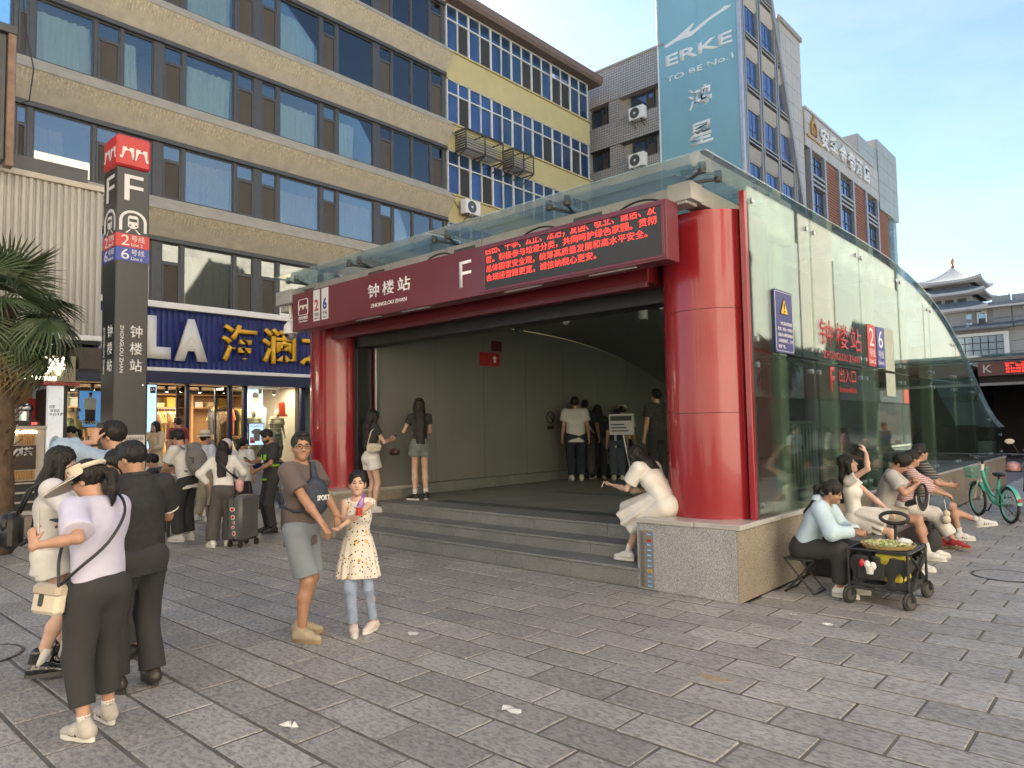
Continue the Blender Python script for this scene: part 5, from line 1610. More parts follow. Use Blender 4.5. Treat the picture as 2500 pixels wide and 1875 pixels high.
# wooden shelf units along the back with folded stacks
fr = random.Random(21)
fold_cols = [M('cloth_cream', (0.60, 0.50, 0.33), 0.9), M('cloth_yellow', (0.60, 0.43, 0.10), 0.9), M('cloth_orange', (0.60, 0.18, 0.05), 0.9), M('cloth_black', (0.03, 0.03, 0.032), 0.9), M('cloth_white', (0.62, 0.61, 0.58), 0.9), M('cloth_olive', (0.13, 0.12, 0.06), 0.9), M('cloth_peach', (0.62, 0.36, 0.22), 0.9)]
k_sh = 0
for ui, (ya, yb) in enumerate(((5.0, 6.9), (7.2, 8.75), (8.95, 10.5))):
 u_ = thing('shelf_unit', 'wooden wall shelf unit with folded clothes ' + ('left of the pylon' if ui == 0 else 'behind the rail of mixed shirts' if ui == 1 else 'behind the mannequin window'), 'shelf', (-20.9, ya, 0.85), group='wooden shelf units in the clothes shop')
 X0, X1 = -21.2, -20.7
 for yy in (ya, yb):
  MB().box((X0, yy - 0.03, 0.85), (X1, yy + 0.03, 2.85)).build('side_panel', m_wood, u_, True)
 MB().box((X0 - 0.02, ya, 0.85), (X0, yb, 2.85)).build('back_panel', m_wood, u_, True)
 for z in (1.0, 2.45, 2.82):
  MB().box((X0, ya + 0.03, z), (X1, yb - 0.03, z + 0.035)).build('board', m_wood, u_, True)
 y = ya + 0.12
 while y < yb - 0.3:
  h = fr.randint(3, 7)
  t = thing('folded_stack', 'stack of %d folded %s shirts on the top shelf %s' % (h, ('cream', 'yellow', 'white')[k_sh % 3], ('left of the pylon', 'behind the doors', 'behind the mannequins')[ui]), 'folded clothes', (-20.95, y, 2.486), group='folded clothes on the shop shelves')
  for j in range(h):
   MB().box((-21.1, y, 2.487 + 0.04 * j), (-20.78, y + 0.24, 2.522 + 0.04 * j), 0.012).build('folded_shirt', fold_cols[(0, 1, 4)[k_sh % 3]], t, True)
  k_sh += 1
  y += fr.uniform(0.3, 0.42)
def shirt_mesh():
 b = MB()
 out = [(-0.02, 0), (-0.07, 0.0), (-0.2, -0.06), (-0.32, -0.27), (-0.22, -0.32), (-0.17, -0.2), (-0.19, -0.68), (0.19, -0.68), (0.17, -0.2), (0.22, -0.32), (0.32, -0.27), (0.2, -0.06), (0.07, 0.0), (0.02, 0)]
 n = len(out)
 for s_, d in ((-1, 0.028), (1, 0.028)):
  pass
 V = [(a, -0.008 if abs(a) > 0.18 else -0.03, z) for a, z in out] + [(a, 0.008 if abs(a) > 0.18 else 0.03, z) for a, z in out]
 F = [tuple(range(n)), tuple(range(2 * n - 1, n - 1, -1))] + [(i, n + i, n + (i + 1) % n, (i + 1) % n) for i in range(n)]
 b.add(V, F)
 b.tube([(-0.2, 0, -0.03), (0, 0, 0.04), (0.2, 0, -0.03)], 0.008, 5)
 b.tube([(0, 0, 0.04), (0, 0, 0.1), (0.02, 0, 0.12)], 0.005, 5)
 return b.mesh('hung_shirt')
sm = shirt_mesh()
shirt_me = {}
cname = ['cream', 'yellow', 'orange', 'black', 'white', 'olive', 'peach']
for ri, (x, ya, yb, z, cols, lab) in enumerate(((-19.3, 7.2, 8.15, 2.28, (0, 6, 0, 1, 0, 0, 6), 'upper rail of cream shirts left of the doors'), (-19.3, 8.8, 9.9, 2.36, (3, 1, 1, 0, 3, 5, 2, 4, 3), 'upper rail of mixed shirts behind the doors'), (-19.3, 7.2, 8.15, 1.55, (0, 4, 0, 6), 'lower rail of cream shirts left of the doors'), (-19.3, 8.8, 9.9, 1.55, (3, 4, 0, 3, 5), 'lower rail of mixed shirts behind the doors'), (-19.0, 5.75, 6.3, 1.6, (2, 0, 2, 4), 'short rail of orange shirts left of the pylon'))):
 rk = thing('clothes_rail', lab, 'clothes rail', (x, ya, 0.85), group='clothes rails in the shop')
 MB().cyl((x, ya, z + 0.1), (x, yb, z + 0.1), 0.012, n=8).build('rail', m_black, rk, True)
 for yy in (ya, yb):
  MB().cyl((x, yy, 0.85), (x, yy, z + 0.11), 0.014, n=8).build('post', m_black, rk, True)
 n_ = int((yb - ya) / 0.075)
 for k in range(n_):
  ci = cols[k % len(cols)] if fr.random() < 0.8 else fr.choice(cols)
  if ci not in shirt_me:
   shirt_me[ci] = sm.copy()
   shirt_me[ci].materials.append(fold_cols[ci])
  o = bpy.data.objects.new('hanging_shirt', shirt_me[ci])
  C.objects.link(o)
  o.location = (x, ya + 0.06 + k * (yb - ya - 0.1) / n_, z)
  o.rotation_euler = (0, 0, fr.uniform(-0.25, 0.25))
  o.scale = (1, 1, fr.uniform(0.92, 1.05))
  tag(o, cname[ci] + ' shirt hanging on the ' + lab, 'shirt', 'shirts on the ' + lab)
# posters and signs in the windows
def pic_person(p, X, y, z0, h, m_skin_, m_top_, m_bot_, full=True):
 w = h * 0.16
 MB().ell((X, y, z0 + h * 0.9), (0.004, h * 0.05, h * 0.075), n=12, m=8).build('printed_face', m_skin_, p, True)
 MB().ell((X + 0.001, y, z0 + h * 0.945), (0.004, h * 0.055, h * 0.05), n=12, m=8).build('printed_hair', m_black, p, True)
 MB().prism([(y - w, z0 + h * 0.45), (y + w, z0 + h * 0.45), (y + w * 1.15, z0 + h * 0.75), (y + w * 0.5, z0 + h * 0.82), (y - w * 0.5, z0 + h * 0.82), (y - w * 1.15, z0 + h * 0.75)], (X, 0, 0), EY, EZ, (0.004, 0, 0)).build('printed_top', m_top_, p, True)
 if full:
  MB().prism([(y - w * 0.85, z0), (y + w * 0.85, z0), (y + w * 0.9, z0 + h * 0.45), (y - w * 0.9, z0 + h * 0.45)], (X, 0, 0), EY, EZ, (0.003, 0, 0)).build('printed_legs', m_bot_, p, True)
m_skinp = M('printed_skin', (0.50, 0.30, 0.21), 0.6)
m_skyp = M('poster_sky_blue', (0.36, 0.52, 0.66), 0.5, emit=0.25)
m_bluep = M('poster_blue', (0.07, 0.21, 0.46), 0.5, emit=0.2)
t = thing('shop_poster', 'blue lit poster of a man in a white sweater left of the pylon', 'poster', (-17.7, 5.15, 1.95))
MB().box((-17.72, 5.13, 1.9), (-17.68, 5.6, 2.74), 0.004).build('frame', m_black, t, True)
MB().box((-17.68, 5.15, 1.92), (-17.672, 5.58, 2.72)).build('sheet', m_bluep, t, True)
pic_person(t, -17.668, 5.37, 1.98, 0.72, m_skinp, m_white, m_black)
lettering('caption', 'ZCLASSY', m_offwhite, t, (-17.66, 0, 0), EY, EZ, (5.2, 1.96, 5.54, 2.05), 0.002, 0.03)
t = thing('shop_poster', 'tall pale blue poster of a man in a light shirt between the mannequins', 'poster', (-17.9, 9.3, 0.95))
MB().box((-18.6, 9.55, 0.9), (-18.58, 10.0, 2.95)).build('sheet', m_skyp, t, True)
pic_person(t, -18.575, 9.78, 1.0, 1.85, m_skinp, M('printed_light_blue', (0.33, 0.46, 0.58), 0.6), M('printed_teal', (0.10, 0.17, 0.20), 0.6))
t = thing('promo_sign', 'blue framed sale sign with a grey printed shirt and price 58 behind the window', 'sign', (-17.36, 8.9, 1.4))
MB().box((-17.35, 8.93, 1.38), (-17.32, 9.36, 1.97), 0.004).build('frame', m_navyd, t, True)
MB().box((-17.32, 8.95, 1.40), (-17.314, 9.34, 1.95)).build('sheet', m_skyp, t, True)
MB().prism([(9.07, 1.5), (9.24, 1.5), (9.24, 1.7), (9.28, 1.68), (9.31, 1.75), (9.21, 1.82), (9.1, 1.82), (9.0, 1.75), (9.03, 1.68), (9.07, 1.7)], (-17.314, 0, 0), EY, EZ, (0.004, 0, 0)).build('printed_shirt', M('printed_grey_shirt', (0.2, 0.18, 0.15), 0.7), t, True)
MB().prism([(8.97, 1.45), (9.1, 1.45), (9.1, 1.6), (8.97, 1.6)], (-17.31, 0, 0), EY, EZ, (0.003, 0, 0)).build('price_patch', m_lred, t, True)
lettering('price', '58', m_offwhite, t, (-17.306, 0, 0), EY, EZ, (8.985, 1.52, 9.085, 1.59), 0.001, 0.02)
lettering('caption', '新品特惠', m_offwhite, t, (-17.313, 0, 0), EY, EZ, (8.99, 1.85, 9.3, 1.93), 0.001, 0.02)
t = thing('light_box', 'narrow pale light box with dark LA badge right behind the pylon', 'light box', (-17.6, 6.5, 1.3))
MB().box((-17.34, 6.42, 1.0), (-17.30, 6.66, 2.9), 0.004).build('frame', m_navyd, t, True)
MB().box((-17.30, 6.44, 1.02), (-17.294, 6.64, 2.88)).build('sheet', m_skyp, t, True)
MB().box((-17.294, 6.5, 2.68), (-17.29, 6.62, 2.83)).build('badge', m_black, t, True)
lettering('badge_letter', 'LA', m_offwhite, t, (-17.29, 0, 0), EY, EZ, (6.515, 2.74, 6.605, 2.8), 0.001, 0.03)
t = thing('promo_figure', 'red cut out figure hanging high in the right shop window', 'window display', (-18, 10.1, 2.3))
MB().prism([(10.1, 2.15), (10.42, 2.15), (10.42, 2.2), (10.36, 2.22), (10.34, 2.5), (10.28, 2.58), (10.24, 2.5), (10.2, 2.56), (10.15, 2.5), (10.17, 2.22), (10.1, 2.2)], (-18, 0, 0), EY, EZ, (0.02, 0, 0)).build('figure', M('display_red', (0.55, 0.06, 0.03), 0.5), t, True)
# shop lamps: track spots and the light they give
m_lampon = M('warm_lamp_glow', (1.0, 0.82, 0.55), 0.5, var=0, emit=9.0)
tr_ = thing('lamp_track', 'black track of small spot lamps under the shop ceiling', 'lamp track', (-18.3, 7, 2.95))
MB().box((-18.4, 5.0, 2.92), (-18.36, 10.4, 2.955)).build('rail', m_black, tr_, True)
y = 5.2
while y < 10.3:
 MB().cyl((-18.38, y, 2.92), (-18.45, y + 0.03, 2.80), 0.045, n=10).build('spot', m_black, tr_, True)
 MB().cyl((-18.45, y + 0.03, 2.80), (-18.455, y + 0.032, 2.792), 0.036, n=10).build('lamp_glow', m_lampon, tr_, True)
 y += 0.42
for (x, y, e) in ((-19.3, 6.0, 24), (-19.3, 8.3, 34), (-17.75, 9.8, 22)):
 la = bpy.data.lights.new('shop_light', 'AREA')
 la.energy = e
 la.size = 1.2
 la.color = (1.0, 0.80, 0.56)
 lo = bpy.data.objects.new('shop_light', la)
 C.objects.link(lo)
 lo.location = (x, y, 2.95)
 lo.parent = tr_
 lo.matrix_parent_inverse = _pinv(tr_)
# ================================================================ TEA SHOP
m_rib = M('pale_ribbed_cladding', (0.42, 0.40, 0.36), 0.55, var=0.15, scale=3, stretch=(1, 1, 0.15))
m_counter = M('counter_cream', (0.50, 0.45, 0.36), 0.55, var=0.1)
m_slatw = M('golden_wood_slat', (0.42, 0.235, 0.09), 0.5, var=0.18, scale=5, stretch=(1, 1, 5))
m_brownb = M('dark_brown_board', (0.045, 0.03, 0.022), 0.5)
m_glow = M('glowing_letter', (1.0, 0.93, 0.70), 0.5, var=0, emit=2.6)
ts = thing('tea_shop', 'tea shop with glowing sign, ribbed pale cladding above and wooden slat counter', 'shop', (-15, 3, 0))
T_ = lambda name, a, b, m, c=0.0: box_part(name, a, b, m, ts, c)
T_('cladding_back', (-17.0, -2, 3.62), (-15.05, 4.72, 6.45), m_rib)
y = -1.0
while y < 4.62:
 MB().prism([(y, 0), (y + 0.02, 0.045), (y + 0.07, 0.045), (y + 0.09, 0)], (-15.05, 0, 3.63), EY, EX, (0, 0, 2.82)).build('cladding_rib', m_rib, ts, True)
 y += 0.112
T_('cladding_trim', (-15.12, -2, 6.45), (-14.95, 4.74, 6.56), m_counter, 0.01)
T_('cladding_trim', (-15.12, -2, 3.53), (-14.96, 4.74, 3.63), m_white, 0.01)
T_('upper_dark_wall', (-17, -2, 6.56), (-15.2, 4.5, 6.9), m_darkframe)
T_('soffit', (-17.2, -2, 3.46), (-15.0, 4.72, 3.53), m_dark)
MB().cyl((-15.4, 4.0, 3.465), (-15.4, 4.0, 3.45), 0.07, n=14).build('soffit_lamp', M('lamp_white_glow', (1, 0.95, 0.85), 0.5, var=0, emit=8), ts, True)
T_('sign_panel', (-15.2, -1, 2.73), (-15.0, 4.3, 3.22), M('olive_sign_panel', (0.26, 0.235, 0.155), 0.5, var=0.06), 0.005)
T_('red_strip', (-15.25, -1, 2.66), (-14.96, 4.36, 2.72), M('tea_red_strip', (0.30, 0.02, 0.02), 0.4), 0.004)
TO_ = (-15.0, 0, 0)
for ch, ya in (('茶', 2.86), ('话', 3.36), ('弄', 3.78)):
 lettering('sign_letter', ch, m_glow, ts, TO_, EY, EZ, (ya, 2.86, ya + 0.34, 3.18), 0.03, 0.01)
lettering('sign_letter', 'CHA HUA NONG', m_glow, ts, TO_, EY, EZ, (3.0, 2.755, 3.98, 2.82), 0.012, 0.02)
T_('awning_board', (-15.9, 4.35, 3.0), (-15.0, 5.0, 3.4), m_brownb)
# counter
T_('counter', (-16.0, -1, 0.93), (-15.06, 3.84, 1.86), m_counter, 0.01)
T_('counter_top', (-16.05, -1, 1.86), (-15.0, 3.86, 1.92), m_counter, 0.008)
T_('counter_board', (-15.062, 1.6, 1.14), (-15.03, 3.70, 1.57), m_brownb, 0.004)
for z0, z1 in ((1.59, 1.78), (0.96, 1.12)):
 y = 2.6
 while y < 3.68:
  if z0 < 1.2 or y > 3.39 or y < 2.9:
   MB().cyl((-15.045, y + 0.018, z0), (-15.045, y + 0.018, z1), 0.017, n=8).build('slat', m_slatw, ts, True)
  y += 0.039
T_('menu_card', (-15.06, 2.92, 1.59), (-15.04, 3.385, 1.77), m_counter)
lettering('counter_letter', '取餐口', m_black, ts, (-15.04, 0, 0), EY, EZ, (3.12, 1.635, 3.36, 1.72), 0.004, 0.0)
lettering('counter_letter', '长安制茶', m_letw, ts, (-15.03, 0, 0), EY, EZ, (3.04, 1.38, 3.66, 1.54), 0.012, 0.03)
T_('under_light', (-15.055, 2.6, 1.80), (-15.045, 3.7, 1.815), m_lampon)
T_('back_wall', (-17.2, -1, 0.9), (-17.0, 4.1, 3.46), m_wood)
T_('menu_screen', (-16.99, 2.6, 2.2), (-16.95, 3.3, 2.62), m_darkframe)
T_('side_pier', (-16.9, 4.13, 0.9), (-15.1, 4.2, 2.66), m_black)
for nm, a, b, m in (('notice_card', (-16.98, 3.6, 2.05), (-16.96, 4.0, 2.3), m_plate), ('red_panel', (-16.98, 4.02, 1.9), (-16.97, 4.3, 2.5), m_lred)):
 T_(nm, a, b, m)
tp = thing('pillar_poster', 'white pillar poster with brush lettering and a drinking woman beside the tea counter', 'poster', (-15, 3.98, 0.9))
MB().box((-15.15, 3.87, 0.9), (-15.03, 4.12, 2.655), 0.004).build('sheet', M('pillar_white', (0.62, 0.63, 0.64), 0.5, emit=0.1), tp, True)
for k, s_ in enumerate(('饮茶', '说说话', '今日不醉')):
 lettering('brush_letter', s_, m_black, tp, (-15.03, 0, 0), EY, EZ, (3.89 + 0.02 * (k == 1), 2.24 - 0.07 * k, 3.89 + 0.07 * (k + 1.4), 2.30 - 0.07 * k), 0.002, 0.01, shear=0.2)
MB().ell((-15.03, 4.0, 1.5), (0.004, 0.11, 0.24), n=14, m=8).build('printed_arch', M('arch_blue', (0.36, 0.50, 0.56), 0.6), tp, True)
pic_person(tp, -15.024, 4.0, 0.95, 0.72, m_skinp, m_white, m_white, True)
# things on the counter
t = thing('coffee_machine', 'steel drinks machine with red digits on the tea counter', 'machine', (-15.4, 3.55, 1.92))
MB().box((-15.6, 3.45, 1.92), (-15.2, 3.75, 2.02), 0.01).build('base', m_black, t, True)
MB().cyl((-15.4, 3.6, 2.02), (-15.4, 3.6, 2.2), 0.1, n=16).build('body', m_steel, t, True)
MB().ell((-15.4, 3.6, 2.25), (0.13, 0.13, 0.1)).build('bowl', m_steel, t, True, smooth=True)
MB().box((-15.19, 3.62, 1.93), (-15.18, 3.78, 2.0)).build('display', m_black, t, True)
lettering('digits', '28', M('red_digit_glow', (1, 0.03, 0.02), 0.5, var=0, emit=2), t, (-15.18, 0, 0), EY, EZ, (3.65, 1.945, 3.74, 1.985), 0.001, 0.02)
t = thing('fruit_tray', 'tray of small red fruits on the tea counter', 'tray', (-15.2, 3.35, 1.92))
MB().box((-15.35, 3.2, 1.92), (-15.05, 3.42, 1.95), 0.008).build('tray', m_plate, t, True)
fb2 = MB()
for k in range(26):
 fb2.ell((-15.2 + fr.uniform(-0.12, 0.12), 3.31 + fr.uniform(-0.09, 0.09), 1.965 + fr.uniform(0, 0.02)), (0.022, 0.022, 0.02), n=6, m=4)
tag(fb2.build('fruit', M('fruit_red', (0.5, 0.03, 0.02), 0.35), t, True), kind='stuff')
# terrace wall and steps
T_('terrace', (-17.2, -3, 0), (-15.06, 4.1, 0.33), m_step)
y = -1.0
while y < 4.05:
 MB().box((-15.06, y + 0.003, 0), (-15.0, min(y + 1.0, 4.1) - 0.003, 0.325), 0.004).build('terrace_panel', m_granite_warm, ts, True)
 y += 1.0
T_('coping_slab', (-15.6, -3, 0.33), (-14.97, 4.12, 0.40), m_ledge, 0.006)
for k in range(3):
 T_('step', (-17, -3, 0.40 + 0.17 * k), (-15.12 - 0.02 * k, 3.9, 0.535 + 0.17 * k), m_black)
 T_('tread_slab', (-17, -3, 0.535 + 0.17 * k), (-15.08 - 0.02 * k, 3.92, 0.57 + 0.17 * k), m_ledge, 0.004)
# dark billboard frame at the far left
t = thing('steel_billboard', 'edge of a rusty dark steel billboard standing high above the ribbed cladding', 'billboard', (-14.6, 2, 6.5))
MB().box((-15.1, -2, 6.5), (-14.5, 3.0, 8.75), 0.02).build('panel', m_darkframe, t, True)
MB().box((-14.62, 3.0, 6.4), (-14.42, 3.12, 8.85), 0.01).build('end_post', M('rusty_steel', (0.22, 0.14, 0.10), 0.6, metal=0.3, var=0.3), t, True)
MB().box((-15.1, -2, 8.75), (-14.4, 3.13, 8.9), 0.01).build('top_rail', m_darkframe, t, True)
MB().box((-15.1, -2, 8.92), (-14.6, 3.05, 11.5), 0.02).build('blue_panel', m_bluep, t, True)
for k in range(6):
 MB().box((-14.5, 2.2 + 0.13 * k, 6.5), (-14.46, 2.24 + 0.13 * k, 8.7)).build('bar', m_darkframe, t, True)
MB().tube([(-14.35, 3.1, 11), (-14.3, 3.2, 8.9), (-14.3, 3.35, 8.2), (-14.32, 3.3, 7.6), (-14.4, 3.12, 7.5)], 0.012, 5).build('cable', m_black, t, True)
# ================================================================ PALM
m_leaf = M('palm_leaf', (0.055, 0.085, 0.035), 0.5, var=0.3, scale=6, island=0.25)
m_leafd = M('dry_palm_leaf', (0.20, 0.14, 0.07), 0.8, var=0.3, scale=6)
m_trunk = M('palm_fibre', (0.10, 0.065, 0.04), 0.95, var=0.45, scale=14, bump=0.9, bscale=22, stretch=(1, 1, 0.5))
def fan_mesh(seed, droop):
 r_ = random.Random(seed)
 b = MB()
 n = 34
 for k in range(n):
  a = R(-118 + 236 * k / (n - 1)) + r_.uniform(-0.02, 0.02)
  L = (0.62 + 0.1 * math.cos(a * 0.7)) * r_.uniform(0.9, 1.06)
  d = Vector((math.sin(a), math.cos(a), 0))
  s_ = Vector((math.cos(a), -math.sin(a), 0))
  pts = []
  for t_, w in ((0.03, 0.005), (0.4, 0.019), (0.75, 0.014), (1.0, 0.001)):
   z = -droop * (t_ ** 2.2) * r_.uniform(0.75, 1.25) * 0.35
   p = d * (L * t_ * (1 - 0.1 * droop * t_))
   pts.append((p, w, z))
  base = len(b.v)
  for p, w, z in pts:
   b.v += [tuple(p - s_ * w + Vector((0, 0, z + w * 0.5))), tuple(p + Vector((0, 0, z - w * 0.35))), tuple(p + s_ * w + Vector((0, 0, z + w * 0.5)))]
  for q in range(3):
   i0 = base + 3 * q
   b.f += [(i0, i0 + 1, i0 + 4, i0 + 3), (i0 + 1, i0 + 2, i0 + 5, i0 + 4)]
 return b.mesh('leaf')
fans = [fan_mesh(k, d) for k, d in enumerate((0.3, 0.7, 1.2, 1.6))]
for f_ in fans:
 f_.materials.append(m_leaf)
dryfan = fan_mesh(9, 1.9)
dryfan.materials.append(m_leafd)
def palm(loc, h, label, seed, n=26, group=None):
 r_ = random.Random(seed)
 t = thing('palm_tree', label, 'palm tree', loc, group=group)
 prof = []
 for k in range(15):
  q = k / 14
  prof.append((0.15 + 0.05 * (1 - q) + r_.uniform(-0.015, 0.02), h * q))
 prof.append((0.05, h + 0.1))
 MB().lathe(prof, n=14).build('trunk', m_trunk, t, smooth=True)
 # old leaf stubs and hanging fibre
 sb = MB()
 for k in range(60):
  a, z = r_.uniform(0, 6.28), h * r_.uniform(0.35, 1.0)
  p = Vector((0.17 * math.cos(a), 0.17 * math.sin(a), z))
  sb.bar(p, p + Vector((0.1 * math.cos(a), 0.1 * math.sin(a), r_.uniform(0.02, 0.14))), 0.035, 0.015)
 tag(sb.build('leaf_stub', m_trunk, t), kind='stuff')
 for k in range(n):
  a = 2.399963 * k + r_.uniform(-0.2, 0.2)
  q = k / (n - 1)
  el = R(78 - 128 * q + r_.uniform(-8, 8))
  L = r_.uniform(0.45, 0.7)
  base = Vector((0.05 * math.cos(a), 0.05 * math.sin(a), h - 0.05 - 0.25 * q))
  d = Vector((math.cos(a) * math.cos(el), math.sin(a) * math.cos(el), math.sin(el)))
  mid = base + d * L * 0.55 + Vector((0, 0, 0.05))
  tip = base + d * L + Vector((0, 0, -0.10 * (0.3 + q)))
  MB().tube([base, mid, tip], [0.014, 0.011, 0.008], 6).build('stalk', m_leaf, t)
  dr = (tip - mid).normalized()
  dr = (dr + Vector((0, 0, -0.25 * q - 0.05))).normalized()
  yv = dr
  xv = yv.cross(Vector((0, 0, 1)))
  xv = xv.normalized() if xv.length > 0.1 else Vector((1, 0, 0))
  zv = xv.cross(yv)
  dry = q > 0.88
  me = dryfan if dry else fans[min(3, int(q * 3 + r_.random() * 1.2))]
  o = bpy.data.objects.new('leaf', me)
  C.objects.link(o)
  o.parent = t
  rot = Matrix((xv, yv, zv)).transposed() @ Matrix.Rotation(r_.uniform(-0.35, 0.35), 3, 'Y')
  s_ = r_.uniform(0.85, 1.1)
  o.location = tip
  o.rotation_euler = rot.to_euler()
  o.scale = (s_, s_, s_)
 return t
palm((-12.85, 2.70, 0.0), 3.75, 'fan palm with shaggy brown trunk in front of the tea shop', 3, 30)
palm((3.2, 17.5, 0), 3.9, 'fan palm across the square mirrored in the side glass, nearer one', 5, 24, 'palms across the square')
palm((4.6, 27, 0), 4.2, 'fan palm across the square mirrored in the side glass, farther one', 8, 24, 'palms across the square')
# ================================================================ PEOPLE: solid modelling by distance fields
CORN = [(0, 0, 0), (1, 0, 0), (1, 1, 0), (0, 1, 0), (0, 0, 1), (1, 0, 1), (1, 1, 1), (0, 1, 1)]
EDG = [(0, 1), (1, 2), (2, 3), (3, 0), (4, 5), (5, 6), (6, 7), (7, 4), (0, 4), (1, 5), (2, 6), (3, 7)]
def surf_nets(F, lo, h):
 s = F < 0
 nx, ny, nz = [d - 1 for d in F.shape]
 cnt = np.zeros((nx, ny, nz), np.int8)
 for a, b, c in CORN:
  cnt += s[a:a + nx, b:b + ny, c:c + nz]
 act = (cnt > 0) & (cnt < 8)
 ijk = np.argwhere(act)
 if len(ijk) == 0:
  return None
 idx = np.full(act.shape, -1, np.int32)
 idx[act] = np.arange(len(ijk), dtype=np.int32)
 V = np.stack([F[ijk[:, 0] + a, ijk[:, 1] + b, ijk[:, 2] + c] for a, b, c in CORN], 1)
 acc = np.zeros((len(ijk), 3), np.float32)
 num = np.zeros(len(ijk), np.float32)
 CA = np.array(CORN, np.float32)
 for i, j in EDG:
  m = (V[:, i] < 0) != (V[:, j] < 0)
  t = V[m, i] / (V[m, i] - V[m, j])
  acc[m] += CA[i] + (CA[j] - CA[i]) * t[:, None]
  num[m] += 1
 P = (ijk + acc / num[:, None]) * h + np.asarray(lo)
 quads = []
 for ax in range(3):
  u, v = [(1, 2), (2, 0), (0, 1)][ax]
  sl0 = [slice(None)] * 3
  sl1 = [slice(None)] * 3
  sl0[ax] = slice(0, F.shape[ax] - 1)
  sl1[ax] = slice(1, F.shape[ax])
  s0, s1 = s[tuple(sl0)], s[tuple(sl1)]
  ch = s0 != s1
  # keep edges whose four cells exist
  e = np.argwhere(ch)
  ok = (e[:, u] > 0) & (e[:, v] > 0) & (e[:, u] < F.shape[u] - 1) & (e[:, v] < F.shape[v] - 1)
  e = e[ok]
  if not len(e):
   continue
  q = []
  for du, dv in ((-1, -1), (0, -1), (0, 0), (-1, 0)):
   c = e.copy()
   c[:, u] += du
   c[:, v] += dv
   q.append(idx[c[:, 0], c[:, 1], c[:, 2]])
  q = np.stack(q, 1)
  inv = ~s0[e[:, 0], e[:, 1], e[:, 2]]
  q[inv] = q[inv][:, ::-1]
  quads.append(q)
 Q = np.concatenate(quads)
 return P, Q
def V3(*a):
 return np.array(a, np.float64)
def nrm(v):
 v = np.asarray(v, float)
 return v / max(np.linalg.norm(v), 1e-9)
